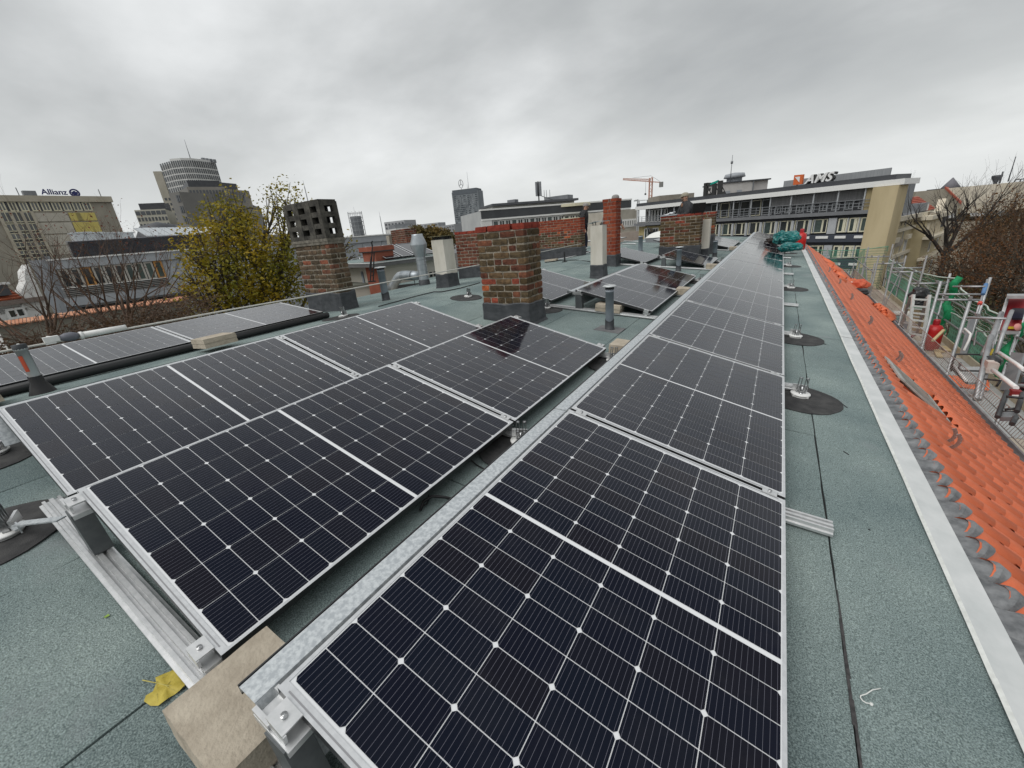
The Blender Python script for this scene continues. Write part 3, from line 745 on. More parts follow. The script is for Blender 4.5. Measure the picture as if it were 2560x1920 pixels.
# ------------------------------------------------------------------ brick materials
def brick_mat(name, stops, rough=.9, mott=.6, bump=.006):
    m = bpy.data.materials.new(name); m.use_nodes = True; t = m.node_tree; b = t.nodes['Principled BSDF']; nn = t.nodes.new; lk = t.links.new
    oi = nn('ShaderNodeObjectInfo'); cr = nn('ShaderNodeValToRGB'); cr.color_ramp.interpolation = 'CONSTANT'
    e = cr.color_ramp.elements
    e[0].position, e[0].color = 0, (*stops[0][1], 1); e[1].position, e[1].color = stops[-1][0], (*stops[-1][1], 1)
    for p_, c_ in stops[1:-1]: e.new(p_).color = (*c_, 1)
    lk(oi.outputs['Random'], cr.inputs[0])
    g = nn('ShaderNodeNewGeometry')
    n1_ = nn('ShaderNodeTexNoise'); n1_.inputs['Scale'].default_value = 16; n1_.inputs['Detail'].default_value = 6; n1_.inputs['Roughness'].default_value = .65; lk(g.outputs['Position'], n1_.inputs['Vector'])
    r1 = nn('ShaderNodeValToRGB'); r1.color_ramp.elements[0].position, r1.color_ramp.elements[1].position = .33, .68
    r1.color_ramp.elements[0].color = (1-mott, 1-mott, 1-mott*.95, 1); r1.color_ramp.elements[1].color = (1.25, 1.22, 1.15, 1); lk(n1_.outputs[0], r1.inputs[0])
    mm = nn('ShaderNodeMixRGB'); mm.blend_type = 'MULTIPLY'; mm.inputs[0].default_value = 1; lk(cr.outputs[0], mm.inputs[1]); lk(r1.outputs[0], mm.inputs[2]); lk(mm.outputs[0], b.inputs['Base Color'])
    b.inputs['Roughness'].default_value = rough; b.inputs['Specular IOR Level'].default_value = .2
    n2_ = nn('ShaderNodeTexNoise'); n2_.inputs['Scale'].default_value = 55; n2_.inputs['Detail'].default_value = 5; lk(g.outputs['Position'], n2_.inputs['Vector'])
    bn = nn('ShaderNodeBump'); bn.inputs['Distance'].default_value = bump; lk(n2_.outputs[0], bn.inputs['Height']); lk(bn.outputs[0], b.inputs['Normal'])
    return m
BR_OLD = brick_mat('weathered_brick', [(0, (.085, .060, .032)), (.20, (.115, .085, .050)), (.38, (.16, .105, .058)), (.54, (.13, .052, .034)), (.68, (.21, .085, .050)), (.80, (.10, .072, .042)), (.90, (.30, .075, .048)), (.965, (.46, .125, .05))])
BR_GREY = brick_mat('sooty_brick', [(0, (.085, .065, .042)), (.25, (.12, .092, .06)), (.5, (.15, .105, .07)), (.72, (.10, .075, .05)), (.86, (.19, .085, .055)), (.95, (.28, .10, .06))])
BR_RED = brick_mat('red_clinker_brick', [(0, (.23, .050, .026)), (.35, (.27, .062, .032)), (.7, (.20, .042, .024)), (.9, (.31, .085, .045))], mott=.35, bump=.002)
BR_CAP = brick_mat('red_cap_brick', [(0, (.24, .045, .030)), (.4, (.29, .060, .038)), (.8, (.20, .038, .026))], mott=.4, bump=.003)
BR_DARK = brick_mat('dark_red_brick', [(0, (.14, .050, .034)), (.3, (.17, .075, .05)), (.6, (.22, .08, .052)), (.85, (.12, .07, .048))])
MORT = mat('lime_mortar', (.20, .175, .135), (.36, .32, .26), 22, .95, bump=.008, bscale=60)
MORT_R = mat('grey_mortar', (.20, .165, .14), (.30, .26, .22), 25, .95, bump=.004, bscale=60)
_BM = {}
def brick_mesh(l, d, h, m, rough):
    key = (round(l, 3), round(d, 3), round(h, 3), m.name, rough, random.randrange(4))
    if key in _BM: return _BM[key]
    me = MB().box((0, 0, 0), (l, d, h)).build('brick', m, me_only=True)
    bm = bmesh.new(); bm.from_mesh(me); bmesh.ops.subdivide_edges(bm, edges=bm.edges, cuts=1, use_grid_fill=True)
    off = Vector((random.random()*50, random.random()*50, 0))
    for v in bm.verts:
        c = v.co; k = sum(abs(abs(a)-s_/2) < 1e-5 for a, s_ in zip(c, (l, d, h)))
        f = {3: 1-.10*rough, 2: 1-.035*rough}.get(k, 1.02)
        v.co = Vector((c.x*(1-(1-f)*.4), c.y*(1-(1-f)*.8), c.z*f))+Vector([noise.noise(c*30+off+Vector((q_*7, 0, 0))) for q_ in range(3)])*.0035*rough
    bm.to_mesh(me); bm.free(); me.update(); _BM[key] = me
    return me
class Chimney:
    """local frame: centre of the base, x along the front, -y is the front"""
    def __init__(s, label, x, y, wx, wy, z0, yaw=0., cat='chimney', group=None, lean=0.):
        s.w, s.d = wx, wy
        s.t = thing('chimney', label, cat, (x, y, z0), (0, 0, yaw), group)
        if lean: s.t.rotation_euler = (0, lean, yaw)
    def flash(s, h, flare=.05, below=.16, n=10):
        g = MB(); rings = []
        prof = [(-below, flare+.05), (-.01, flare), (.05, .018), (h*.6, .010), (h-.015, .012), (h, .004)]
        for zi, (z, ex) in enumerate(prof):
            ring = []
            X, Y = s.w/2+ex, s.d/2+ex
            for a, b_ in (((-X, -Y), (X, -Y)), ((X, -Y), (X, Y)), ((X, Y), (-X, Y)), ((-X, Y), (-X, -Y))):
                for k in range(n):
                    t = k/n; px, py = a[0]+(b_[0]-a[0])*t, a[1]+(b_[1]-a[1])*t
                    nz = noise.noise(Vector((px*7+s.t.location.x, py*7, z*9)))
                    zz_ = z+(.022*nz if zi >= 4 else 0); e = .008*nz if zi > 1 else (.02*nz if zi == 1 else 0)
                    ring.append((px*(1+e), py*(1+e), zz_))
            rings.append(ring)
        m = len(rings[0]); vs = [p for r in rings for p in r]
        fs = [(r*m+k, r*m+(k+1) % m, (r+1)*m+(k+1) % m, (r+1)*m+k) for r in range(len(rings)-1) for k in range(m)]
        g.smooth = False; g.add(vs, fs); g.build('flashing', FLASH, s.t, local=True)
    def core(s, z0, z1, m=None, inset=.010):
        g = MB(); g.box((0, 0, (z0+z1)/2), (s.w-2*inset, s.d-2*inset, z1-z0)); g.build('mortar', m or MORT, s.t, local=True)
    def bricks(s, z0, rows, m, L=.25, H=.068, P=.080, D=.115, joint=.014, rough=1., name='brick', proud=0., keep=None, mats=None):
        for r in range(rows):
            z = z0+P*(r+.5)
            for face in range(4):
                ln = (s.w if face % 2 == 0 else s.d)
                half = (r+face) % 2
                a0 = -ln/2+(-joint*.5 if half else D+joint*.5)      # quoins alternate
                a1 = ln/2-(-joint*.5 if half else D+joint*.5)
                n = max(1, round((a1-a0)/(L+joint))); st = (a1-a0)/n
                for k in range(n):
                    l = st-joint; pos = a0+st*(k+.5)
                    pieces = [(pos, l)]
                    if random.random() < .22 and l > .18: pieces = [(pos-l/4-joint/4, l/2-joint/2), (pos+l/4+joint/4, l/2-joint/2)]
                    for pp, ll in pieces:
                        o = mkobj(name, brick_mesh(ll, D, H, (mats(r) if mats else m), rough), s.t)
                        out = (s.d if face % 2 == 0 else s.w)/2-D/2+proud+random.uniform(-.004, .003)*rough
                        rot = face*PI/2
                        o.location = Matrix.Rotation(rot, 3, 'Z') @ Vector((pp+random.uniform(-.004, .004)*rough, -out, z+random.uniform(-.003, .003)*rough))
                        o.rotation_euler = (random.uniform(-.012, .012)*rough, random.uniform(-.01, .01)*rough, rot+random.uniform(-.01, .01)*rough)
random.seed(31)
# the large brick chimney
A = Chimney('large weathered brick chimney with one row of red cap bricks, right behind the mirroring panel', -3.10, 2.64, .70, .40, roofz(-2.9)-.03)
zb = roofz(-2.9)-.03
A.flash(.30, .05, .14); A.core(.2, 1.19); A.bricks(.295, 11, BR_OLD, L=.235, P=.0805)
A.bricks(1.182, 1, BR_CAP, L=.235, H=.070, D=.17, name='cap_brick', proud=.010, rough=.6)
g = MB(); g.box((0, 0, 1.20), (.5, .2, .08)); g.build('mortar_crown', MORT, A.t, local=True)
# the chimney with the vented concrete head
Bz = .16
B = Chimney('brick chimney leaning by the courtyard with a dark vented concrete head', -6.93, 2.55, .98, .30, Bz, yaw=.0)
B.flash(.40, .07, .25); B.core(.3, 1.26); B.bricks(.385, 10, BR_GREY, P=.081, L=.24)
CH = mat('sooty_concrete', (.028, .026, .022), (.11, .102, .085), 9, .95, bump=.006, bscale=40, contrast=(.35, .7))
g = MB()
for r, (dz, ex) in enumerate(((1.19, .03), (1.235, .045))): g.box((0, 0, dz+.022), (.98+ex, .30+ex, .044))
g.build('concrete_collar', mat('lime_stained_concrete', (.10, .09, .07), (.22, .20, .165), 12, .95, bump=.012, bscale=30), B.t, local=True)
# head built as a lattice of ribs and bars so that its holes are real
HX, HY, H0, HH = 1.0, .34, 1.28, .56
g = MB()
def headface(org, ux, ln, cols):
    """vertical ribs and horizontal bars over a recessed dark cavity"""
    ux = Vector(ux); nx = Vector((ux.y, -ux.x, 0)); th = .09
    def bx(a0, a1, z0, z1, t=th, inn=0.):
        p = [org+ux*a0-nx*inn, org+ux*a1-nx*inn, org+ux*a1-nx*t, org+ux*a0-nx*t]; g.hexa([(q_.x, q_.y, z0) for q_ in p]+[(q_.x, q_.y, z1) for q_ in p])
    n = cols; w_ = ln/n
    for k in range(n+1):
        a0 = max(0, k*w_-.075); a1 = min(ln, k*w_+.075); bx(a0, a1, H0+(.001 if cols == 1 else 0), H0+HH-(.001 if cols == 1 else 0), th+.002)
    for r in range(4):
        zc = H0+.02+r*(HH-.04)/3; hh = .045 if r in (0, 3) else .038
        bx(.004, ln-.004, max(H0, zc-hh), min(H0+HH, zc+hh), inn=.006)
headface(Vector((-HX/2, -HY/2, 0)), (1, 0, 0), HX, 3); headface(Vector((HX/2+.003, -HY/2+.003, 0)), (0, 1, 0), HY-.006, 1)
headface(Vector((HX/2, HY/2, 0)), (-1, 0, 0), HX, 3); headface(Vector((-HX/2-.003, HY/2-.003, 0)), (0, -1, 0), HY-.006, 1)
g.box((0, 0, H0+HH+.012), (HX-.02, HY-.02, .03)); 
g.build('vented_head', CH, B.t, local=True)
g = MB(); g.box((0, 0, H0+HH/2), (HX-.26, HY-.19, HH-.04)); g.build('dark_flue', mat('soot', (.008, .008, .007), rough=1), B.t, local=True)
# chimneys further back
C_ = Chimney('low wide brick chimney with dark flashing between the white pillar and the large chimney', -6.95, 7.15, 1.05, .45, .15)
C_.flash(.36, .04, .2); C_.core(.3, 1.17); C_.bricks(.35, 10, BR_DARK, P=.081); C_.bricks(1.165, 1, BR_CAP, H=.07, D=.16, name='cap_brick', rough=.5)
D_ = Chimney('brick wall chimney with a red upper half that the standing man leans on', -7.05, 12.2, 2.05, .42, .16)
D_.flash(.42, .04, .2); D_.core(.3, 1.36); D_.bricks(.40, 7, BR_OLD, P=.081); D_.bricks(.40+7*.081, 5, BR_RED, P=.081, rough=.5)
E_ = Chimney('brick chimney with a red and zinc top where the laptop stands', -2.56, 11.0, 1.06, .40, .10)
E_.flash(.40, .03, .2); E_.core(.3, 1.19); E_.bricks(.355, 10, BR_OLD, P=.080)
E_.bricks(1.16, 1, BR_CAP, H=.055, D=.17, name='cap_brick', rough=.5)
g = MB(); g.box((-.32, 0, 1.235), (.46, .44, .028)); g.build('zinc_cover', mat('zinc_cover', (.36, .38, .40), (.46, .48, .50), 8, .4, .4), E_.t, local=True)
F_ = Chimney('small brick chimney right behind the laptop chimney', -2.13, 13.0, .42, .40, .06)
F_.flash(.60, .03, .2); F_.core(.3, 1.28); F_.bricks(.55, 8, BR_OLD, P=.081); F_.bricks(.55+8*.081, 1, BR_CAP, H=.06, D=.16, name='cap_brick', rough=.5)
G_ = Chimney('tall slim chimney of clean bright red bricks', -3.80, 8.72, .32, .40, .20)
G_.flash(.32, .03, .2); G_.core(.3, 1.62, MORT_R, .006); G_.bricks(.31, 15, BR_RED, P=.083, L=.235, H=.073, joint=.010, rough=.35)
G_.bricks(.31+15*.083, 1, BR_RED, H=.07, D=.15, name='cap_brick', rough=.35, proud=.02)
# white rendered pillars
REND = mat('white_lime_render', (.50, .47, .40), (.64, .61, .54), 4, .9, bump=.004, bscale=20, stretch=(1, 1, .25), contrast=(.3, .62))
def pillar(label, x, y, wx, wy, h, z0, fl, cap=None):
    P_ = Chimney(label, x, y, wx, wy, z0, cat='chimney', group='white rendered chimneys')
    P_.flash(fl, .03, .15)
    me = MB().box((0, 0, (fl-.05+h)/2), (wx, wy, h-fl+.05)).build('rendered_shaft', REND, me_only=True)
    bm = bmesh.new(); bm.from_mesh(me); bmesh.ops.subdivide_edges(bm, edges=bm.edges, cuts=5, use_grid_fill=True)
    for v in bm.verts: v.co += Vector([noise.noise(v.co*6+Vector((x+k*9, y, 0))) for k in range(3)])*.006
    bm.to_mesh(me); bm.free(); mkobj('rendered_shaft', me, P_.t)
    return P_
H_ = pillar('white rendered chimney with a bent metal rain cover, in front of the slim red one', -3.37, 6.60, .26, .26, 1.06, roofz(-3.4), .28)
g = MB()
for sx, sy in ((-.09, -.08), (.09, -.08), (.09, .08), (-.09, .08)): g.box((sx, sy, 1.085), (.012, .012, .07))
g.build('cover_post', DARKM, H_.t, local=True)
g = MB(); g.hexa([(-.19, -.15, 1.10), (-.02, -.15, 1.135), (-.02, .15, 1.135), (-.19, .15, 1.10), (-.19, -.15, 1.106), (-.02, -.15, 1.141), (-.02, .15, 1.141), (-.19, .15, 1.106)])
g.hexa([(-.02, -.15, 1.135), (.17, -.15, 1.125), (.17, .15, 1.125), (-.02, .15, 1.135), (-.02, -.15, 1.141), (.17, -.15, 1.131), (.17, .15, 1.131), (-.02, .15, 1.141)])
g.build('rain_cover', mat('cover_metal', (.42, .44, .45), rough=.3, metal=.8), H_.t, local=True)
I_ = pillar('white rendered chimney with a dark slotted top, beside the cone topped duct', -6.30, 5.05, .33, .33, 1.0, .25, .30)
g = MB()
for k in range(6): g.box((-.14+.056*k, -.13, 1.03), (.016, .03, .07))
for k in range(6): g.box((.13, -.14+.056*k, 1.031), (.03, .016, .07))
g.box((0, 0, 1.025), (.2, .2, .06)); g.build('slotted_top', DARKM, I_.t, local=True)
g = MB(); g.box((0, 0, 1.072), (.42, .42, .014)); g.build('cover_slab', mat('mossy_slab', (.10, .09, .05), (.2, .18, .10), 20, .9), I_.t, local=True)
J_ = pillar('slim white rendered chimney against the laptop chimney', -1.95, 11.35, .22, .22, 1.06, roofz(-2.1), .28)

# ------------------------------------------------------------------ vent pipes
PIPE = mat('grey_pipe', (.22, .25, .285), (.30, .335, .37), 10, .45, .15)
def pipe(label, x, y, h, r, felt=.12, cap=True, patch=.0):
    z = roofz(x); t = thing('vent_pipe', label, 'vent pipe', (x, y, z), group='grey vent pipes on the felt roof')
    g = MB(); g.lathe((0, 0, 0), [(r, .0), (r, h-.03), (r*1.05, h-.03), (r*1.05, h-.02), (r, h-.02), (r, h), (r*.8, h)], 18); g.build('tube', PIPE, t, local=True)
    g = MB(); n = 18; vs = []
    for k in range(n):
        a = 2*PI*k/n; hh = felt+.014*math.sin(a*2+1)
        for q_ in ((r*1.9, -.04), (r*1.12, .012), (r*1.07, hh)): vs.append((q_[0]*math.cos(a), q_[0]*math.sin(a), q_[1]))
    g.smooth = True; g.add(vs, [(k*3+i, ((k+1) % n)*3+i, ((k+1) % n)*3+i+1, k*3+i+1) for k in range(n) for i in range(2)]); g.build('felt_collar', FLASH, t, local=True)
    if patch:
        g = MB(); s = math.tan(SLOPE) if x > RIDGE else -.06
        p = [(-patch, -.13), (patch, -.15), (patch*1.05, .11), (-patch*.9, .13)]
        g.hexa([(a, b_, -a*s-.004) for a, b_ in p]+[(a, b_, -a*s+.0055) for a, b_ in p]); g.build('felt_patch', mat('grey_primer_patch', (.11, .11, .115), (.17, .17, .17), 9, .8), t, local=True)
    if cap:
        g = MB()
        for k in range(12):
            a = 2*PI*k/12; g.box((r*.93*math.cos(a), r*.93*math.sin(a), h+.018), (.011, .011, .044))
        g.lathe((0, 0, h-.01), [(0, .0), (r*.6, .0), (r*.6, .05), (0, .05)], 10); g.build('cap_slots', DARKM, t, local=True)
        g = MB(); g.lathe((0, 0, h+.038), [(0, .018), (r*1.3, .010), (r*1.62, .0), (r*1.62, -.006), (r*1.2, .0), (0, .004)], 20); g.build('cap', mat('cap_metal', (.58, .60, .60), (.46, .48, .48), 20, .35, .4), t, local=True)
    else:
        g = MB(); g.lathe((0, 0, h-.02), [(r*.85, .03), (r*.85, .0), (0, .0)], 14); g.build('opening', DARKM, t, local=True)
pipe('capped grey vent pipe on a grey square patch, closest of the pipes', -1.82, 2.79, .49, .05, .12, True, .16)
pipe('grey vent pipe with a rusty slotted cap by the vented chimney', -6.50, 3.42, .58, .068, .15, True)
pipe('capped grey vent pipe in front of the laptop chimney', -2.10, 8.45, .50, .055, .13, True)
pipe('open grey vent pipe beside the white dome rooflight', -4.2, 12.9, .50, .075, .0, False)
pipe('open grey vent pipe between the laptop chimney and the pale panels', -1.76, 12.1, .46, .062, .12, False)
# ------------------------------------------------------------------ ground
g = MB(); g.quad((-4000, -4000, -21), (4000, -4000, -21), (4000, 4000, -21), (-4000, 4000, -21))
tag(g.build('ground', mat('city_ground', (.05, .048, .045), (.10, .095, .085), .05, .95)), 'city ground far below the roof', kind='structure')
g = MB(); g.quad((5.5, -60, -20.99), (17, -60, -20.99), (17, 200, -20.99), (5.5, 200, -20.99))
tag(g.build('road', mat('asphalt', (.04, .04, .042), (.06, .06, .06), .6, .9)), 'street below the tiled slope', kind='structure')
g = MB(); g.box((4.2, 70, -20.93), (2.6, 260, .13)); tag(g.build('pavement', mat('paving', (.20, .19, .175), (.28, .26, .24), .8, .9)), 'pavement along the street below the scaffold', kind='structure')
# the house under this roof
hs = thing('apartment_house', 'rendered apartment house carrying the flat felt roof', 'house', (-3, 8, -21))
WALLR = mat('cream_house_render', (.42, .39, .32), (.50, .47, .40), 1.5, .9)
g = MB(); g.box((-4.2, 8, -10.9), (12, 28.6, 19.6)); g.box((2.02, 8, -11.3), (.1, 28.6, 18.9)); g.build('wall', WALLR, hs)

# ------------------------------------------------------------------ facade helper
def Zm(ox, oy, s): return lambda x, y: (ox+x*s, oy+y*s)
def at_z(px, py, z): d = ray(px, py); return CAM+d*((z-CZ)/d.z)
class Facade:
    def __init__(s, name, label, a, b_, depth, zbot, m, cat='building', z=None, d=None, group=None, roof=None, body=True, ztop=None, dd=None):
        """a, b_: photo pixels of two roofline points; z or d fixes the height; dd = distance of b_ instead of equal height"""
        if z is None: z = at(a[0], a[1], d).z
        P0 = at_z(*a, z) if dd is None else at(*a, d); P1 = at_z(*b_, z) if dd is None else at(*b_, dd)
        s.z = z; s.pl = Plane(P0, P1); s.p0, s.p1 = P0, P1
        s.t = thing(name, label, cat, (P0.x, P0.y, zbot), group=group); s.zb = zbot; s.depth = depth
        if body: s.box('wall', 0, s.pl.len, zbot, ztop if ztop is not None else z, -depth, 0, m)
    def hit(s, p): return s.pl.hit(*p)
    def box(s, name, s0, s1, z0, z1, o0, o1, m, parent=None):
        g = MB(); P = s.pl.P
        g.hexa([P(s0, z0, o1), P(s1, z0, o1), P(s1, z0, o0), P(s0, z0, o0), P(s0, z1, o1), P(s1, z1, o1), P(s1, z1, o0), P(s0, z1, o0)])
        return g.build(name, m, parent or s.t) if name else g
    def px(s, p, q, y=None):                 # pixel rectangle -> s0, s1, z0, z1
        a, b_ = s.hit(p), s.hit(q); return min(a[0], b_[0]), max(a[0], b_[0]), min(a[1], b_[1]), max(a[1], b_[1])
    def window(s, s0, s1, z0, z1, glass, fr, nx=1, fw=.09, off=.02, pane=True):
        g = MB(); P = s.pl.P
        def bx(a0, a1, b0, b1, o1):
            g.hexa([P(a0, b0, o1), P(a1, b0, o1), P(a1, b0, off-.02), P(a0, b0, off-.02), P(a0, b1, o1), P(a1, b1, o1), P(a1, b1, off-.02), P(a0, b1, off-.02)])
        o = off+.06
        bx(s0, s1, z0, z0+fw, o); bx(s0, s1, z1-fw, z1, o); bx(s0, s0+fw, z0+fw, z1-fw, o); bx(s1-fw, s1, z0+fw, z1-fw, o)
        for k in range(1, nx): a = s0+(s1-s0)*k/nx; bx(a-fw*.4, a+fw*.4, z0+fw, z1-fw, o)
        w_ = g.build('window', fr, s.t)
        g = MB(); g.hexa([P(s0+fw, z0+fw, off+.012), P(s1-fw, z0+fw, off+.012), P(s1-fw, z0+fw, off), P(s0+fw, z0+fw, off), P(s0+fw, z1-fw, off+.012), P(s1-fw, z1-fw, off+.012), P(s1-fw, z1-fw, off), P(s0+fw, z1-fw, off)])
        g.build('pane', glass, w_); return w_
    def grid(s, s0, s1, z0, z1, nx, nz, fx, fz, m, off=.02, name='window', th=.02):   # many small windows as one stuff part
        g = MB(); P = s.pl.P; dx, dz = (s1-s0)/nx, (z1-z0)/nz
        for i in range(nx):
            for k in range(nz):
                a0 = s0+dx*(i+.5-fx/2); a1 = a0+dx*fx; b0 = z0+dz*(k+.5-fz/2); b1 = b0+dz*fz
                g.hexa([P(a0, b0, off), P(a1, b0, off), P(a1, b0, off-th), P(a0, b0, off-th), P(a0, b1, off), P(a1, b1, off), P(a1, b1, off-th), P(a0, b1, off-th)])
        o = g.build(name, m, s.t); o['kind'] = 'stuff'; return o
GLASS = mat('dark_window_glass', (.018, .022, .024), (.05, .055, .055), .35, .08, coord='Object')
GLASS2 = mat('green_grey_window_glass', (.03, .045, .042), (.10, .13, .12), .4, .1)
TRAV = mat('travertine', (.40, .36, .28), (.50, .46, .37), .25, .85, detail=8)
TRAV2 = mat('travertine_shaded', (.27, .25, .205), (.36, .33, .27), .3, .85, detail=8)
LGREY = mat('light_grey_cladding', (.30, .32, .345), (.36, .38, .40), .6, .6)
MGREY = mat('mid_grey_cladding', (.17, .18, .195), (.22, .23, .24), .6, .6)
DGREY = mat('dark_grey_cladding', (.045, .048, .055), (.065, .068, .075), .6, .5)
CREAM = mat('cream_paint', (.62, .58, .42), (.70, .66, .50), 3, .7)
WHITE = mat('white_facade', (.62, .62, .60), (.72, .72, .70), .5, .8)
def text_mesh(body, size, ext, shear=0., name='letter', m=None, parent=None, mw=None, space=1., bevel=0.):
    cu = bpy.data.curves.new(name, 'FONT'); cu.body = body; cu.size = size; cu.extrude = ext; cu.shear = shear; cu.space_character = space; cu.resolution_u = 3
    if bevel: cu.offset = bevel
    o = bpy.data.objects.new(name, cu); COL.objects.link(o); dg = bpy.context.evaluated_depsgraph_get(); dg.update()
    me = bpy.data.meshes.new_from_object(o.evaluated_get(dg)); bpy.data.objects.remove(o)
    if mw is not None: me.transform(mw)
    me.materials.clear(); me.materials.append(m)
    if parent: me.transform(Matrix.Translation(-wl(parent)))
    return mkobj(name, me, parent)
def facing(pl, a, z, off):               # matrix putting flat text upright on a facade plane
    u = pl.u; n = pl.n; up = Vector((0, 0, 1))
    if u.cross(up).dot(n) < 0: u = -u
    m = Matrix.Identity(4)
    for i, v in enumerate((u, up, n)): m.col[i] = (*v, 0)
    m.translation = pl.P(a, z, off); return m

# ---- tan stone office block with the blue lettering
z1_ = Zm(0, 360, .28933)
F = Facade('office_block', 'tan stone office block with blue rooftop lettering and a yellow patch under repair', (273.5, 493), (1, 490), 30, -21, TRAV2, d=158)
rs = lambda x0, y0, x1, y1: F.px(z1_(x0, y0), z1_(x1, y1))
S = lambda x, y: F.hit(z1_(x, y))
far_s = F.pl.len
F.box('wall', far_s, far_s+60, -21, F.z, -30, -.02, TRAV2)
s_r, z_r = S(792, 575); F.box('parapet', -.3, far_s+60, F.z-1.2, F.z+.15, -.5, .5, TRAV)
zt0, zt1 = S(400, 580)[1], S(400, 497)[1]
xs_ = [70, 165, 262, 355, 447, 537, 625, 712]
GLT = mat('office_glass', (.05, .055, .055), (.16, .17, .17), .3, .15)
for x in [-30]+xs_:
    a = S(x+4, 540)[0]; c_ = S(x+78, 540)[0]; F.window(min(a, c_), max(a, c_), zt0, zt1, GLT, CREAM, 2, .25)
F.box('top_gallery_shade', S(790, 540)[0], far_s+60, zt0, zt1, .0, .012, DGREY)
rows = [S(60, 640)[1], S(100, 725)[1], S(140, 803)[1], S(180, 873)[1], S(205, 938)[1], S(240, 1000)[1]]
colp = [(15, 105, 640), (115, 205, 640), (210, 292, 640)]
for zc in rows:
    for x0, x1, y in colp:
        a, c_ = S(x0, y)[0], S(x1, y)[0]; F.window(min(a, c_), max(a, c_), zc-1.35, zc+1.35, GLT, CREAM, 2, .18)
for x in (5, 110, 207, 296): a = S(x, 640)[0]; F.box('pilaster', a-.25, a+.25, -10, zt0, 0, .35, TRAV)
YEL = mat('yellow_insulation', (.58, .48, .13), (.64, .54, .18), .5, .8); PLAS = mat('bare_plaster', (.44, .41, .34), (.56, .53, .46), .2, .9)
sL = S(275, 600)[0]; sM = S(580, 600)[0]; sR = S(826, 600)[0]
zr_ = [S(500, 590)[1], S(560, 672)[1], S(600, 775)[1], S(480, 880)[1], S(480, 965)[1]]
for k in range(4):
    F.box('bare_panel', min(sM, sL), max(sM, sL), zr_[k+1]+.15, zr_[k]-.15, 0, .12, PLAS)
    F.box('yellow_panel' if k < 2 else 'bare_panel', min(sR, sM)+.2, max(sR, sM)-.2, zr_[k+1]+.15, zr_[k]-.15, 0, .14, YEL if k < 2 else PLAS)
F.box('yellow_batten', S(680, 620)[0]-.4, S(680, 620)[0]+.4, zr_[1]+.2, zr_[0]-.2, .14, .2, mat('olive_stain', (.30, .26, .10)))
# rooftop lettering: a sign of its own
sg_ = thing('rooftop_sign', 'blue rooftop lettering and ring emblem on the tan office block', 'sign', F.pl.P(S(480, 450)[0], F.z, -1))
BLUE = mat('sign_blue', (.012, .016, .12), rough=.5)
a0, zb_ = S(380, 452); a1, _ = S(606, 458); ln = abs(a1-a0)
o = text_mesh('Allianz', 1, .12, 0, 'lettering', BLUE, None, None, 1.0, .012)
wdt = max(v.co.x for v in o.data.vertices); sc_ = ln/wdt
o.data.transform(facing(F.pl, a0, zb_+.55, -1.0) @ Matrix.Diagonal((sc_, sc_, sc_, 1))); o.data.transform(Matrix.Translation(-wl(sg_))); o.parent = sg_
g = MB(); cc, zc = S(654, 420); r = abs(S(648, 397)[1]-S(648, 459)[1])/2
P = F.pl.P
for k in range(28):
    t0, t1 = 2*PI*k/28, 2*PI*(k+1)/28; g.bar(P(cc+r*math.cos(t0), zc+r*math.sin(t0), -1), P(cc+r*math.cos(t1), zc+r*math.sin(t1), -1), .3, .35, F.pl.n)
for dx, h in ((-.42, .45), (0, .70), (.42, .45)):
    g.bar(P(cc+dx*r, zc-.42*r, -1), P(cc+dx*r, zc+h*r-.1*r, -1), .4, .4, F.pl.n)
g.bar(P(cc-.42*r, zc-.42*r, -1), P(cc+.0*r, zc-.62*r, -1), .4, .3, F.pl.n); g.bar(P(cc+.42*r, zc-.42*r, -1), P(cc, zc-.62*r, -1), .4, .3, F.pl.n)
g.build('emblem', BLUE, sg_)
g = MB()
for k in range(9): a = a0+(a1-a0)*k/8; g.bar(P(a, F.z, -1), P(a, max(F.z+.3, zb_+.3), -1), .1, .1)
g.build('post', DARKM, sg_)
g = MB()
for x, h in ((195, 2.2), (290, 1.5), (905, 2.2)): a = S(x, 450)[0]; g.bar(P(a, F.z, -3), P(a, F.z+h, -3), .15 if x != 290 else 2.2, .15 if x != 290 else 1.5)
g.build('roof_fitting', MGREY, F.t)

# ---- the tall towers
TW = mat('white_tower_frame', (.60, .60, .58), (.68, .68, .66), .05, .7); TG = mat('tower_glass', (.045, .05, .055), (.12, .13, .14), .06, .3)
def tower_px(F, z_): return lambda x, y: F.hit(z_(x, y))
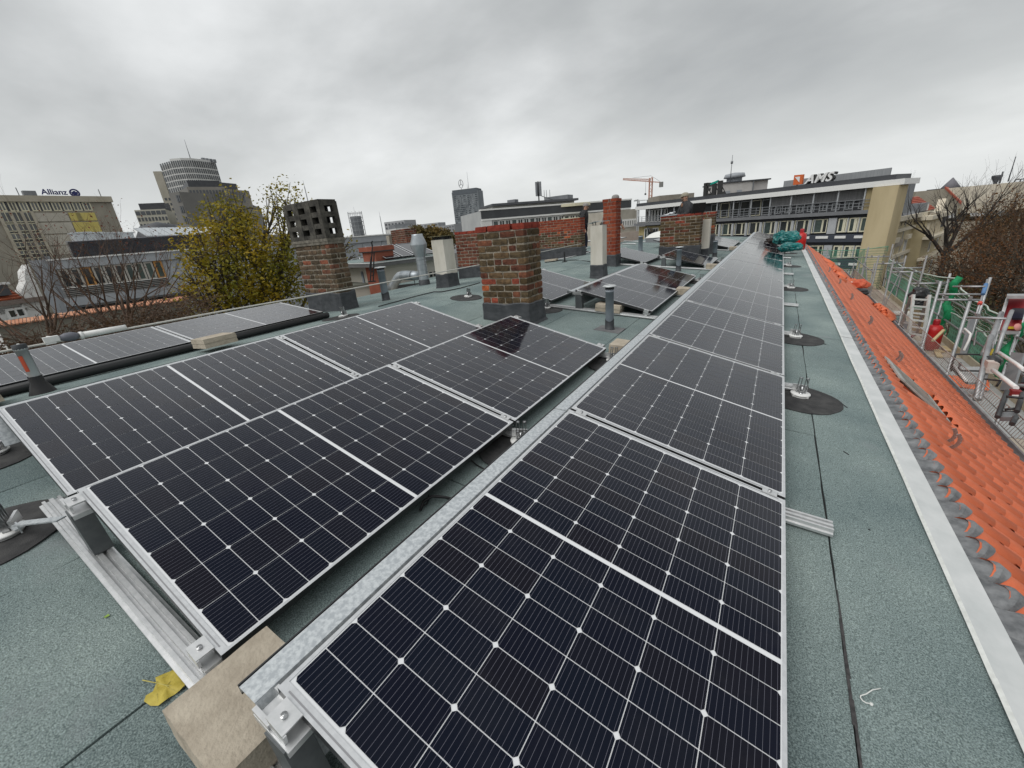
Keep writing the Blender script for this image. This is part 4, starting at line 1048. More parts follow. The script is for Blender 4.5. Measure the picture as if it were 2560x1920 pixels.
# curved white tower: facets along an arc
tw = thing('white_tower', 'tall curved white tower with rows of narrow windows behind the grey tower', 'tower', at(480, 640, 470))
rng = 470.
tops = [(1372, 158), (1470, 150), (1560, 137), (1650, 137), (1760, 143), (1862, 158)]
pts = []
for i, (x, y) in enumerate(tops):
    p = at(*z1_(x, y), rng-14*math.sin(PI*i/5)+(6 if i == 0 else 0)); pts.append(p)
ztop = sum(p.z for p in pts)/len(pts)
for i in range(5):
    pl = Plane(pts[i], pts[i+1]); n_ = [5, 5, 5, 6, 6][i]
    g = MB(); P = pl.P
    g.hexa([P(0, -21, 0), P(pl.len, -21, 0), P(pl.len, -21, -22), P(0, -21, -22), P(0, ztop+(1 if i else -2), 0), P(pl.len, ztop+(1 if i else -2), 0), P(pl.len, ztop+(1 if i else -2), -22), P(0, ztop+(1 if i else -2), -22)])
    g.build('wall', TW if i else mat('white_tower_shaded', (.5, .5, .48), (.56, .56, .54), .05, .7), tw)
    g = MB(); zc = ztop-4
    hts = 3.9
    for k in range(26):
        z0_ = ztop-5.2-k*4.3
        for q_ in range(n_):
            a0 = pl.len*(q_+.24)/n_; a1 = pl.len*(q_+.76)/n_; hh = 4.6 if k == 0 else 3.2
            g.hexa([P(a0, z0_, .35), P(a1, z0_, .35), P(a1, z0_, 0), P(a0, z0_, 0), P(a0, z0_+hh, .35), P(a1, z0_+hh, .35), P(a1, z0_+hh, 0), P(a0, z0_+hh, 0)])
    o = g.build('window', TG, tw); o['kind'] = 'stuff'
g = MB(); p = at(*z1_(1650, 140), 470); g.cyl(p, p+Vector((0, 0, 15)), .35, .12, 5); q_ = at(*z1_(1780, 148), 470)
for k in range(4): g.box(q_+AX_R*(k*3-2)+Vector((0, 0, 1.2-.4*k)), (2.2, 2.2, 2.4))
g.build('mast', MGREY, tw)
# narrow stone slab
F = Facade('stone_slab_tower', 'narrow beige stone slab tower beside the white tower', z1_(1320, 237), z1_(1392, 235), 30, -21, mat('beige_stone', (.40, .375, .31), (.46, .43, .36), .1, .85), d=488)
S = lambda x, y: F.hit(z1_(x, y))
F.box('shaded_side', F.pl.len, F.pl.len+7, -21, F.z, -30, -1.5, MGREY)
a0 = S(1425, 500)[0]; F.grid(a0, a0+F.pl.len*.95, S(1440, 720)[1]-20, S(1440, 455)[1], 2, 11, .6, .5, TG, .1)
F = Facade('window_grid_block', 'low white gridded block with a dark top beside the stone slab tower', z1_(1158, 572), z1_(1425, 560), 30, -21, mat('pale_grid', (.50, .48, .40), (.56, .54, .46), .1, .8), d=400)
S = lambda x, y: F.hit(z1_(x, y))
F.grid(0, F.pl.len, S(1200, 620)[1], S(1180, 580)[1], 6, 1, .85, .85, TG, .15); F.grid(0, F.pl.len, S(1200, 620)[1]-45, S(1200, 620)[1]-.5, 9, 11, .62, .6, TG, .15)
F.box('plant_box', F.pl.len*.18, F.pl.len*1.02, F.z+.1, F.z+4.2, -20, -2, DGREY)
# grey tower in front: two faces
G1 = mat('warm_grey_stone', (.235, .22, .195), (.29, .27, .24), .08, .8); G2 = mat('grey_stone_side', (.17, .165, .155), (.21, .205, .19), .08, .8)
F = Facade('grey_tower', 'broad grey stone office tower with a dark roof storey in front of the white tower', z1_(1612, 370), z1_(1935, 370), 40, -21, G1, d=330)
S = lambda x, y: F.hit(z1_(x, y))
zt = F.z; 
F.grid(F.pl.len*.02, F.pl.len*.98, zt-9, zt-1.4, 11, 1, .66, .9, TG, .2)
F.grid(F.pl.len*.02, F.pl.len*.98, zt-9-6*7.2, zt-9, 11, 7, .60, .62, TG, .2)
F.box('roof_storey', F.pl.len*.06, F.pl.len*.93, zt, zt+3.6, -30, -1, DGREY)
lp = at_z(*z1_(1540, 410), zt-.5*0-6); P0 = F.pl.P(0, 0)
pl2 = Plane(at_z(*z1_(1548, 405), zt), F.pl.P(0, zt)); P = pl2.P
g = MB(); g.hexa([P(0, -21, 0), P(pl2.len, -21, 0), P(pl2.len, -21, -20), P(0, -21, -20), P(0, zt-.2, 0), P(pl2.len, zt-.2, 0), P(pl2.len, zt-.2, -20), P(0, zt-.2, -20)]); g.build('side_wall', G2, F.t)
g = MB()
for k in range(9):
    z0_ = zt-9-k*6.2; g.hexa([P(pl2.len*.05, z0_, .25), P(pl2.len*.98, z0_, .25), P(pl2.len*.98, z0_, 0), P(pl2.len*.05, z0_, 0), P(pl2.len*.05, z0_+1.6, .25), P(pl2.len*.98, z0_+1.6, .25), P(pl2.len*.98, z0_+1.6, 0), P(pl2.len*.05, z0_+1.6, 0)])
o = g.build('stone_band', mat('pale_band', (.30, .285, .255)), F.t); o['kind'] = 'stuff'
a, b_ = at_z(*z1_(1455, 425), zt-5), at_z(*z1_(1545, 412), zt-5); pl3 = Plane(a, b_); P = pl3.P
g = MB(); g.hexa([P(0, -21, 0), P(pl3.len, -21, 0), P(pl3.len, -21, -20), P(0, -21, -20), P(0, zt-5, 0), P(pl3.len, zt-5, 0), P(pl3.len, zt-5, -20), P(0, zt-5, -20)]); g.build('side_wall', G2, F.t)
g = MB()
for k in range(12):
    z0_ = zt-10-k*5.6
    for q_ in (.62, .80): g.hexa([P(pl3.len*q_, z0_, .3), P(pl3.len*(q_+.13), z0_, .3), P(pl3.len*(q_+.13), z0_, 0), P(pl3.len*q_, z0_, 0), P(pl3.len*q_, z0_+3.4, .3), P(pl3.len*(q_+.13), z0_+3.4, .3), P(pl3.len*(q_+.13), z0_+3.4, 0), P(pl3.len*q_, z0_+3.4, 0)])
o = g.build('window', TG, F.t); o['kind'] = 'stuff'
F = Facade('grey_tower', 'lower grey stone wing of the grey tower behind the yellow tree', z1_(1938, 388), z1_(2150, 405), 40, -21, G1, d=352)
F.grid(F.pl.len*.12, F.pl.len*.75, F.z-8, F.z-1, 5, 1, .62, .9, TG, .2); F.grid(F.pl.len*.12, F.pl.len*.75, F.z-50, F.z-9, 5, 6, .55, .6, TG, .2)
F.box('roof_storey', F.pl.len*.0, F.pl.len*.6, F.z, F.z+4, -30, -1, DGREY)
F = Facade('grey_tower', 'far end of the grey stone wing just above the yellow leaves', (600, 500), (652, 520), 40, -21, G2, d=370)

# ---- the grey modern building with the louvred roof box
z2_ = Zm(60, 360, 600/1270.)
F = Facade('modern_building', 'grey metal clad building with a dark louvred roof box and tall windows', z1_(440, 1010), z1_(1700, 912), 14, -21, LGREY, d=42)
S = lambda x, y: F.hit(z1_(x, y)); zt = F.z
F.box('parapet', -.1, F.pl.len+17.5, S(700, 1065)[1], zt+.0, 0, .18, LGREY)
F.box('coping', -.2, F.pl.len+17.5, zt, zt+.10, -.4, .26, WHITEM)
F.box('wall', F.pl.len, F.pl.len+17.5, -21, zt, -14, -.01, LGREY)
w0, w1 = S(490, 1110)[0], S(1410, 1060)[0]; zw1 = S(800, 1052)[1]; zw0 = S(700, 1235)[1]
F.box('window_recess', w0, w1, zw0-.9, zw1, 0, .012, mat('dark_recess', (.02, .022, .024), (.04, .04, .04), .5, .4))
WOOD = mat('timber_post', (.40, .19, .05), (.48, .25, .08), 3, .7); MUL = mat('mullion', (.36, .34, .30), (.44, .42, .38), 2, .6)
nn_ = 10
for k in range(nn_):
    a = w0+(w1-w0)*(k+.10)/nn_; b2 = w0+(w1-w0)*(k+1.0)/nn_
    F.window(a, b2, zw0, zw1-.05, GLASS2 if k >= 6 else GLASS, WOOD if k in (2, 9) else MUL, 1, .11, .03)
rz = S(700, 1230)[1]
for k in range(7):
    F.box('balcony_rail', w0-.1, w1, rz-.12*k-.04, rz-.12*k, .35, .39, WHITEM if k == 0 else mat('rail_bar', (.30, .29, .27)))
F.box('balcony_slab', w0-.3, w1+2, S(700, 1390)[1], S(700, 1345)[1]+.2, 0, .5, LGREY)
F.box('lower_opening', w0+.4, w1+1.5, S(900, 1450)[1], S(900, 1385)[1], 0, .013, mat('dark_opening', (.025, .02, .018)))
for k in range(19): a = w1+.3+k*1.05; F.box('cladding_panel', a, a+1.0, S(700, 1345)[1], S(700, 1068)[1], 0, .05, LGREY)
a0 = S(235, 990)[0]; F.box('corner_block', a0, S(375, 990)[0], -21, S(300, 990)[1]-.1, -3, -.2, LGREY)
a0, a1 = S(372, 985)[0], S(432, 1000)[0]; F.box('corner_pillar', a0, a1, -21, S(400, 970)[1], -1, .25, MGREY)
# louvred box: every slat a part
lb0, lb1 = at_z(*z1_(610, 985), zt+.1), at_z(*z1_(1660, 925), zt+.1)
LP = Plane(F.pl.P(S(640, 900)[0], 0, -2.5), F.pl.P(F.pl.len+1.2, 0, -2.5)); P = LP.P
zl0 = zt+.05; zl1 = LP.hit(*z1_(560, 838))[1]; sl0 = LP.hit(*z1_(560, 838))[0]
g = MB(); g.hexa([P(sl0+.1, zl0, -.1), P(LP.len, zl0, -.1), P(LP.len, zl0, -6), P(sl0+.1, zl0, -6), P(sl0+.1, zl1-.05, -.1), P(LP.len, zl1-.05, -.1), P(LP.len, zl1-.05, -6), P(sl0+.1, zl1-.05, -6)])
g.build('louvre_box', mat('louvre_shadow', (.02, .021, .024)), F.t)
nsl = 15; st = (zl1-zl0)/nsl
LOUV = mat('louvre_slat', (.10, .104, .118), (.13, .134, .148), 2, .5)
for k in range(nsl):
    z0_ = zl0+st*k; g = MB(); g.hexa([P(sl0, z0_, .0), P(LP.len, z0_, .0), P(LP.len, z0_+.02, -.09), P(sl0, z0_+.02, -.09), P(sl0, z0_+st*.60, -.08), P(LP.len, z0_+st*.60, -.08), P(LP.len, z0_+st*.62, -.10), P(sl0, z0_+st*.62, -.10)]); g.build('louvre_slat', LOUV, F.t)
# pale solar lights and ventilators behind the louvres
for k, (x0, x1) in enumerate(((660, 745), (775, 850), (905, 985), (1030, 1115))):
    q_ = at(*z1_((x0+x1)/2, 800), 56); g = MB(); g.box(q_-Vector((0, 0, .5)), (1.2, 1.2, 1.5)); g.box(q_+Vector((0, 0, .3)), (1.35, 1.35, .12)); g.build('ventilator', GALV, F.t)
pl4 = Plane(at(*z1_(1260, 790), 60), at(*z1_(1960, 750), 66)); za = pl4.hit(*z1_(1300, 722))[1]; g0 = pl4.hit(*z1_(1300, 800))[1]; P = pl4.P
for k in range(11):
    a, b2 = pl4.len*k/11+.05, pl4.len*(k+1)/11-.05
    g = MB(); g.hexa([P(a, g0, 0), P(b2, g0, 0), P(b2, za, -1.5), P(a, za, -1.5), P(a, g0+.1, 0), P(b2, g0+.1, 0), P(b2, za+.1, -1.5), P(a, za+.1, -1.5)]); g.build('skylight_pane', mat('skylight_pane', (.50, .53, .55), rough=.3), F.t)
q_ = at(*z1_(1470, 725), 85); g = MB(); g.lathe(q_-Vector((4, 0, 2)), [(0, 3.2), (2.4, 2.6), (3.2, 1.2), (3.3, 0)], 14); g.build('dark_dome', DGREY, F.t)
# ---- white gabled house with the red roof (left edge)
F = Facade('gabled_house', 'white gabled house with a red tiled roof at the picture edge', z1_(-60, 1430), z1_(390, 1400), 8, -21, WHITE, d=31, dd=32)
S = lambda x, y: F.hit(z1_(x, y)); zt = F.z
# wall above the cornice up to a curved gable on the right part
gx0, gx1 = S(175, 1250)[0], S(400, 1400)[0]; gp = [(S(172, 1290)), (S(215, 1190)), (S(205, 1100)), (S(240, 1040)), (S(270, 1110)), (S(330, 1250)), (S(400, 1400)), (S(180, 1420))]
g = MB(); P = F.pl.P; n = len(gp); g.add([P(a, z_, .05) for a, z_ in gp]+[P(a, z_, -.4) for a, z_ in gp], [tuple(range(n)), tuple(range(2*n-1, n-1, -1))]+[(i, (i+1) % n, n+(i+1) % n, n+i) for i in range(n)])
g.build('curved_gable', WHITE, F.t)
# red roof slope: pantile rows as parts
r0, r1 = S(-60, 1360)[0], S(195, 1340)[0]; zr0 = S(100, 1345)[1]; zr1 = S(100, 1040)[1]; nr_ = 14
RT = mat('red_roof_tiles', (.26, .060, .025), (.36, .095, .04), 3, .8, bump=.02, bscale=14)
for k in range(nr_):
    t0, t1 = k/nr_, (k+1)/nr_; za, zb2 = zr0+(zr1-zr0)*t0, zr0+(zr1-zr0)*t1; oa, ob = .12-2.4*t0, .12-2.4*t1
    g = MB(); g.hexa([P(r0, za, oa), P(r1, za, oa), P(r1, zb2, ob-.1), P(r0, zb2, ob-.1), P(r0, za+.07, oa+.03), P(r1, za+.07, oa+.03), P(r1, zb2+.02, ob), P(r0, zb2+.02, ob)]); g.build('tile_course', RT, F.t)
F.box('attic_wall', r0, r1, zr0-.6, zr0, -2, 0, WHITE)
dz0, dz1, ds0, ds1 = S(30, 1310)[1], S(30, 1215)[1], S(-60, 1260)[0], S(70, 1260)[0]
F.box('dormer', ds0, ds1, dz0, dz1, -2.4, .1, DGREY); F.box('dormer_edge', ds0, ds1+.1, dz1, dz1+.1, -2.4, .16, WHITEM)
a0, a1, b0, b1 = F.px(z1_(75, 1520), z1_(195, 1405)); F.window(a0, a1, b0, b1, GLASS, WHITEM, 2, .1)
F.box('window_bar', a0, a1, (b0+b1)/2+.15, (b0+b1)/2+.24, .0, .09, WHITEM)
F.box('cornice', S(-60, 1400)[0], S(400, 1400)[0], S(100, 1345)[1]-.22, S(100, 1345)[1]-.02, 0, .3, mat('stone_cornice', (.20, .16, .14)))
F.box('chimney', S(-40, 1010)[0], S(30, 1010)[0], S(0, 1060)[1], S(0, 1000)[1], -3, -2, WHITE)
# ---- courtyard wall with an orange coping
F = Facade('courtyard_wall', 'long grey rendered courtyard wall with an orange tile coping', z1_(-30, 1585), z1_(1640, 1345), .6, -21, mat('grey_render', (.155, .15, .125), (.23, .22, .185), .7, .95), cat='wall', d=26)
nt_ = 60; COPT = mat('coping_tile', (.42, .16, .08), (.52, .27, .16), 4, .8)
for k in range(nt_):
    a, b2 = F.pl.len*k/nt_, F.pl.len*(k+1)/nt_-.02; P = F.pl.P; g = MB(); dz = random.uniform(0, .02)
    g.hexa([P(a, F.z+dz, .12), P(b2, F.z+dz, .12), P(b2, F.z+.12+dz, -.5), P(a, F.z+.12+dz, -.5), P(a, F.z+.05+dz, .12), P(b2, F.z+.05+dz, .12), P(b2, F.z+.17+dz, -.5), P(a, F.z+.17+dz, -.5)]); g.build('coping_tile', COPT, F.t)
# ------------------------------------------------------------------ the middle distance
zc_ = Zm(860, 520, 320/2212.); zb3 = Zm(1100, 420, .28933); zd_ = Zm(1560, 400, .22604); zA = Zm(2030, 430, 300/2212.); z5_ = Zm(1960, 420, .27125); zg_ = Zm(2280, 420, 280/2212.)
# office tower with the ringed star
F = Facade('star_tower', 'distant dark slab tower with a ringed star on its roof', zb3(100, 213), zb3(322, 186), 22, -21, mat('tower_bands', (.16, .18, .195), (.20, .22, .235), .1, .7), d=600)
S = lambda x, y: F.hit(zb3(x, y))
F.z = S(210, 205)[1]
nf = 20; z0_, z1b = S(240, 510)[1]-6, S(200, 215)[1]-2.2; st = (z1b-z0_)/nf
for k in range(nf):
    F.box('window_band', F.pl.len*.02, F.pl.len*.98, z0_+st*(k+.15), z0_+st*(k+.62), 0, .15, mat('tower_band_glass', (.045, .055, .062), (.30, .32, .33), .45, .25, contrast=(.45, .62), stretch=(1, 1, .3)))
F.box('roof_storey', F.pl.len*.03, F.pl.len*.97, S(200, 215)[1]-1.5, S(205, 190)[1]+1, -20, .3, mat('tower_top', (.10, .115, .13)))
c = at(*zb3(180, 137), 596); g = MB(); r = 4.9; ax_u = F.pl.u
up = Vector((0, 0, 1))
for k in range(24):
    t0, t1 = 2*PI*k/24, 2*PI*(k+1)/24
    g.bar(c+ax_u*(r*.62*math.cos(t0))+up*(r*math.sin(t0)), c+ax_u*(r*.62*math.cos(t1))+up*(r*math.sin(t1)), .55, .55, F.pl.n)
for t0 in (PI/2, PI/2+2*PI/3, PI/2+4*PI/3): g.bar(c, c+ax_u*(r*.62*math.cos(t0))+up*(r*math.sin(t0)), .55, .8, F.pl.n)
g.cyl(c-up*r, c-up*(r+8), .35, .45, 6); g.build('ring_star', mat('star_metal', (.30, .31, .32), rough=.5), F.t)
g = MB(); p = at(*zb3(249, 185), 600); g.cyl(p, p+up*21, .28, .12, 5); p = at(*zb3(238, 182), 600); g.cyl(p, p+up*6, .2, .1, 5); g.build('mast', MGREY, F.t)
# white ribbon window building and the far city
F = Facade('ribbon_building', 'distant white building with ribbon windows between the duct and the dark slab tower', zc_(895, 355), zc_(1230, 330), 25, -21, WHITE, d=330)
for k in range(8):
    z0_ = F.z-2.2-k*3.3; F.box('window_band', .5, F.pl.len-.5, z0_-1.6, z0_, 0, .2, TG)
F.box('roof_storey', F.pl.len*.05, F.pl.len*.98, F.z, F.z+3, -18, -3, MGREY)
for k, (x0, x1, y, d_) in enumerate(((960, 1010, 556, 520), (1095, 1135, 566, 640), (1200, 1270, 566, 420), (1040, 1095, 562, 700), (230, 300, 650, 600), (640, 720, 590, 420))):
    F = Facade('distant_building', ('pale flat roofed block far off between the grey cladding and the dark slab tower', 'small far block at the foot of the dark slab tower', 'low far roofs behind the large brick chimney', 'pale far block over the autumn trees', 'far grey block under the yellow patch building', 'far block behind the yellow tree')[k], (x0, y), (x1, y-6), 20, -21, mat('far_block_%d' % (k % 3), ((.34, .35, .36), (.26, .27, .28), (.42, .42, .41))[k % 3], ((.40, .41, .42), (.30, .31, .32), (.5, .5, .49))[k % 3], .05, .8), d=d_)
    F.grid(0, F.pl.len, F.z-16, F.z-1, 6, 4, .55, .5, TG, .2)
# round tower in scaffolding
t = thing('round_tower', 'far round tower wrapped in scaffolding above the grey clad building', 'tower', at(*zc_(240, 390), 420))
p = at(*zc_(235, 330), 420); r = 4.9; g = MB(); g.lathe((p.x, p.y, -21), [(r, 0), (r, p.z+21+9), (0, p.z+21+9)], 14); g.build('drum', mat('far_dark_drum', (.11, .12, .13), (.15, .16, .17), .3, .8), t)
g = MB()
for k in range(7):
    z0_ = p.z-10+k*3.6
    for a in range(12):
        t0, t1 = 2*PI*a/12, 2*PI*(a+1)/12; R = r+1.2; g.bar((p.x+R*math.cos(t0), p.y+R*math.sin(t0), z0_), (p.x+R*math.cos(t1), p.y+R*math.sin(t1), z0_), .25, .25)
for a in range(12): t0 = 2*PI*a/12; R = r+1.2; g.bar((p.x+R*math.cos(t0), p.y+R*math.sin(t0), p.z-16), (p.x+R*math.cos(t0), p.y+R*math.sin(t0), p.z+13), .2, .2)
g.cyl((p.x, p.y, p.z+9), (p.x, p.y, p.z+17), .15, .08, 5)
g.build('scaffolding', mat('far_scaffold', (.30, .31, .32)), t)
# thin lattice masts
for lb, (bx, by), (tx_, ty_), d_ in (('thin radio mast rising behind the cone topped duct', zc_(665, 380), zc_(622, 60), 260), ('thin radio mast rising behind the vented chimney', (772, 512), (760, 450), 240)):
    b0 = at(bx, by, d_); h = at(tx_, ty_, d_).z-b0.z; t = thing('radio_mast', lb, 'mast', b0-Vector((0, 0, 12)), group='thin radio masts')
    g = MB(); g.cyl(b0-Vector((0, 0, 12)), b0+Vector((0, 0, h*.75)), .35, .22, 4); g.cyl(b0+Vector((0, 0, h*.75)), b0+Vector((0, 0, h)), .12, .06, 4); g.build('lattice', mat('mast_grey', (.33, .34, .35)), t)
# long white office block with a penthouse
OFF = mat('office_spandrel', (.40, .41, .41), (.48, .49, .48), .3, .7)
F = Facade('long_office', 'long pale office block with ribbon windows and a penthouse, right of the dark slab tower', zb3(350, 372), zb3(1640, 278), 18, -21, OFF, d=92)
S = lambda x, y: F.hit(zb3(x, y)); L_ = F.pl.len; sx = lambda x, y=380: S(x, y)[0]
zt = F.z; F.box('fascia', 0, L_+.2, zt-1.6, zt, 0, .35, mat('dark_fascia', (.04, .043, .048), (.055, .06, .065), .5, .4)); F.box('fascia_cap', -.1, L_+.3, zt, zt+.3, -1, .5, WHITEM); F.box('fascia_foot', 0, L_, zt-1.95, zt-1.62, 0, .4, WHITEM)
F.box('end_wall', -.2, sx(437), -21, zt-1.9, 0, .3, WHITE)
n_ = 24; a_, b_ = sx(445), L_-.5
for r_ in range(3):
    z0_ = zt-4.5-r_*3.6
    for k in range(n_):
        s0 = a_+(b_-a_)*k/n_; F.window(s0+.08, s0+(b_-a_)/n_-.08, z0_, z0_+2.4, GLASS2 if (k*7+r_) % 3 == 0 else GLASS, WHITEM, 2 if k % 3 else 1, .13)
    F.box('spandrel', a_, b_, z0_-1.15, z0_-.06, 0, .08, WHITE)
# curved balconies
for r_, yb in ((0, 318), (1, 440)):
    zb0 = S(1170, yb+12)[1]; zb1 = S(1170, yb-12)[1]; s0, s1 = sx(1040), sx(1290); g = MB(); P = F.pl.P
    for k in range(10):
        t0, t1 = k/10, (k+1)/10; o0, o1 = .5+1.3*math.sin(PI*t0), .5+1.3*math.sin(PI*t1); q0, q1 = s0+(s1-s0)*t0, s0+(s1-s0)*t1
        g.hexa([P(q0, zb0, o0), P(q1, zb0, o1), P(q1, zb0, 0), P(q0, zb0, 0), P(q0, zb1, o0), P(q1, zb1, o1), P(q1, zb1, 0), P(q0, zb1, 0)])
    g.build('curved_balcony', CREAM, F.t)
F.box('curtain_glazing', sx(1060), sx(1270), S(1170, 412)[1], S(1170, 335)[1], 0, .2, mat('curtained_glass', (.12, .12, .11), (.26, .25, .23), 2.5, .2, stretch=(3, 3, .1)))
F.box('penthouse', sx(490, 320), sx(1215, 290), zt, S(800, 300)[1], -10, -3, mat('penthouse_wall', (.34, .34, .31), (.44, .44, .41), .4, .8))
zp = S(800, 292)[1]; F.box('penthouse_roof', sx(470, 300), sx(1225, 262), zp-.2, zp+.25, -11, -1.5, DGREY)
for k in range(9): s0 = sx(540, 320)+k*(sx(1200, 300)-sx(540, 320))/9; F.box('penthouse_window', s0, s0+1.6, zt+.5, zp-.6, -3, -2.95, GLASS if k % 2 else WHITE)
g = MB()
for x in (985, 1005, 1035): p = F.pl.P(sx(x, 260), zp, -5); g.cyl(p, p+up*2.6, .08, .05, 4)
g.box(F.pl.P(sx(700, 290), zp+.5, -5), (2, 1.5, 1.0)); g.box(F.pl.P(sx(1130, 275), zp+.6, -6), (6, 3, 1.2)); g.build('roof_fitting', MGREY, F.t)
t = thing('antenna_mast', 'mobile phone antenna mast on the penthouse roof', 'antenna', F.pl.P(sx(918, 300), zp, -4))
p = F.pl.P(sx(920, 285), zp, -4); h = at(*zb3(917, 105), (p-CAM).length).z-p.z
g = MB(); g.cyl(p, p+up*h, .14, .11, 6); g.bar(p+up*(h*.35), p+F.pl.u*4+up*.2, .1, .1); g.build('pole', DARKM, t)
for a in range(3):
    q_ = p+up*(h-1.6)+Vector((math.cos(a*2.1)*.5, math.sin(a*2.1)*.5, 0)); g = MB(); g.box(q_, (.38, .38, 2.9)); g.build('antenna_panel', MGREY, t)
# building cranes
def crane(label, base, top, tip, tail, d, th, colr, hook=True):
    pb = at(*base, d); pt = at(*top, d); pt = Vector((pb.x, pb.y, pt.z)); p1 = at(*tip, d); p2 = at(*tail, d)
    t = thing('tower_crane', label, 'crane', (pb.x, pb.y, -21))
    g = MB(); zj = (p1.z+p2.z)/2
    for dx, dy in ((-th, -th), (th, -th), (th, th), (-th, th)): g.bar((pb.x+dx, pb.y+dy, -21), (pb.x+dx, pb.y+dy, pt.z-1), th*.45, th*.45)
    z0_ = -4
    k = 0
    while z0_ < pt.z-th*2:
        s_ = th if k % 2 else -th
        g.bar((pb.x-s_, pb.y-th, z0_), (pb.x+s_, pb.y-th, z0_+th*2.2), th*.3, th*.3); g.bar((pb.x+th, pb.y-s_, z0_), (pb.x+th, pb.y+s_, z0_+th*2.2), th*.3, th*.3); z0_ += th*2.2; k += 1
    g.build('mast', colr, t)
    jz = Vector((0, 0, th*1.7)); root = Vector((pb.x, pb.y, (p1.z*.0+p2.z*.0)+zj)); root.z = p1.z+(p2.z-p1.z)*((root-p1).length/max((p2-p1).length, .1))
    g = MB(); g.bar(p1, root, th*.5, th*.5); g.bar(p1+jz*.5, root+jz, th*.4, th*.4); n = 22
    for k in range(n):
        a = p1.lerp(root, k/n); b_ = (p1+jz*.5).lerp(root+jz, (k+.5)/n); c_ = p1.lerp(root, (k+1)/n); g.bar(a, b_, th*.22, th*.22); g.bar(b_, c_, th*.22, th*.22)
    g.build('jib', colr, t)
    g = MB(); g.bar(root, p2, th*.9, th*.6); g.build('counter_jib', colr, t)
    g = MB(); g.box(p2-Vector((0, 0, th*1.4)), (th*2.4, th*2.4, th*3.4)); g.build('counterweight', mat('crane_weight', (.20, .20, .19)), t)
    g = MB(); g.bar(pt, p1.lerp(root, .35)+jz, th*.14, th*.14); g.bar(pt, p2, th*.14, th*.14)
    if hook: q_ = p1.lerp(root, .82); g.bar(q_, q_-Vector((0, 0, 6)), th*.14, th*.14); g.box(q_-Vector((0, 0, 6.4)), (.8, .8, .9))
    g.build('cable', DARKM, t)
CRO = mat('crane_orange', (.46, .20, .12), (.60, .40, .33), 1.2, .6)
crane('orange and white tower crane beyond the offices', zb3(1815, 330), zb3(1824, 66), zb3(1580, 102), zb3(1912, 124), 260, .75, CRO)
crane('tiny far grey tower crane near the orange one', zb3(1712, 350), zb3(1713, 276), zb3(1675, 288), zb3(1798, 276), 520, .9, mat('crane_grey', (.38, .39, .39)), False)
# plain concrete faced wing left of the corner office
F = Facade('concrete_wing', 'beige concrete office wing with a row of white windows, right of the slim red chimney', zb3(1560, 362), zb3(1700, 352), 10, -21, mat('board_concrete', (.36, .335, .28), (.46, .43, .37), .6, .9), d=88)
S = lambda x, y: F.hit(zb3(x, y))
w0, w1 = S(1570, 475)[0], S(1690, 475)[0]; za, zb2 = S(1630, 498)[1], S(1630, 450)[1]
F.box('window_frame_band', w0-.4, w1+.3, za-.25, zb2+.2, 0, .1, WHITEM)
for k in range(6): s0 = w0+(w1-w0)*k/6; F.window(s0+.1, s0+(w1-w0)/6-.1, za, zb2, GLASS, WHITEM, 1, .12, .1)
F.box('lower_wall', w0-.6, w1+1, -21, za-1.2, 0, .35, mat('pink_beige_render', (.48, .40, .34), (.56, .48, .42), .5, .9))

# ------------------------------------------------------------------ the long corner office with the rooftop signs
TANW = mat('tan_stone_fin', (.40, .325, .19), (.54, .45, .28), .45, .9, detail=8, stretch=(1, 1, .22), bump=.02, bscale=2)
ra, rb = zd_(160, 545), zA(1690, 205)
F = Facade('corner_office', 'long grey office building with recessed top floor and tan stone end wall, across the street', ra, rb, 16, -21, MGREY, d=74, dd=56, body=False)
S = lambda x, y: F.hit(zA(x, y)); SD = lambda x, y: F.hit(zd_(x, y)); L_ = F.pl.len
zt = (F.p0.z+F.p1.z)/2
# keep the plane's roofline straight between its two measured ends
zroof = lambda s: F.p0.z+(F.p1.z-F.p0.z)*s/L_
def seg(name, s0, s1, f0, f1, o0, o1, m, parent=None):          # heights given below the sloping roofline
    g = MB(); P = F.pl.P
    zz0, zz1 = zroof(s0), zroof(s1)
    g.hexa([P(s0, zz0+f0, o1), P(s1, zz1+f0, o1), P(s1, zz1+f0, o0), P(s0, zz0+f0, o0), P(s0, zz0+f1, o1), P(s1, zz1+f1, o1), P(s1, zz1+f1, o0), P(s0, zz0+f1, o0)])
    return g.build(name, m, parent or F.t)
sc0 = S(380, 350); dz_ = lambda y: S(380, y)[1]-zroof(S(380, y)[0])
Lv = {k: dz_(y) for k, y in dict(fas=352, slab_t=735, slab_b=800, sof=842, w2t=850, w2b=1140, nav_t=1150, nav_b=1292, und=1345, w3t=1350, w3b=1600, n3b=1760, w4b=2020).items()}
s_fin0, s_fin1 = S(1105, 600)[0], S(1605, 450)[0]
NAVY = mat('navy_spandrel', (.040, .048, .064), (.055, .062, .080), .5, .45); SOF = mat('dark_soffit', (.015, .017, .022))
SLABM = mat('slab_grey', (.135, .14, .15), (.18, .185, .195), .5, .6)
CORR = mat('corrugated_cladding', (.20, .20, .205), (.27, .27, .275), 1.2, .6, stretch=(6, 6, .2))
seg('wall', 0, S(1105, 600)[0], -30, 0, -9, -1.6, MGREY)
seg('roof_fascia', -.4, L_+.15, -.10, .40, -3, .30, WHITEM); seg('roof_edge', -.3, L_-.6, .40, .85, -3, .15, DGREY); seg('roof_rail_band', L_*.62, L_*.93, .86, 1.6, -3.2, -3, mat('roof_screen', (.22, .23, .24), (.3, .31, .32), 3, .6, stretch=(8, 8, .2)))
seg('stone_fin', s_fin0, s_fin1, -30, -.12, -1.5, .5, TANW)
S_in = S(980, 400)[0]
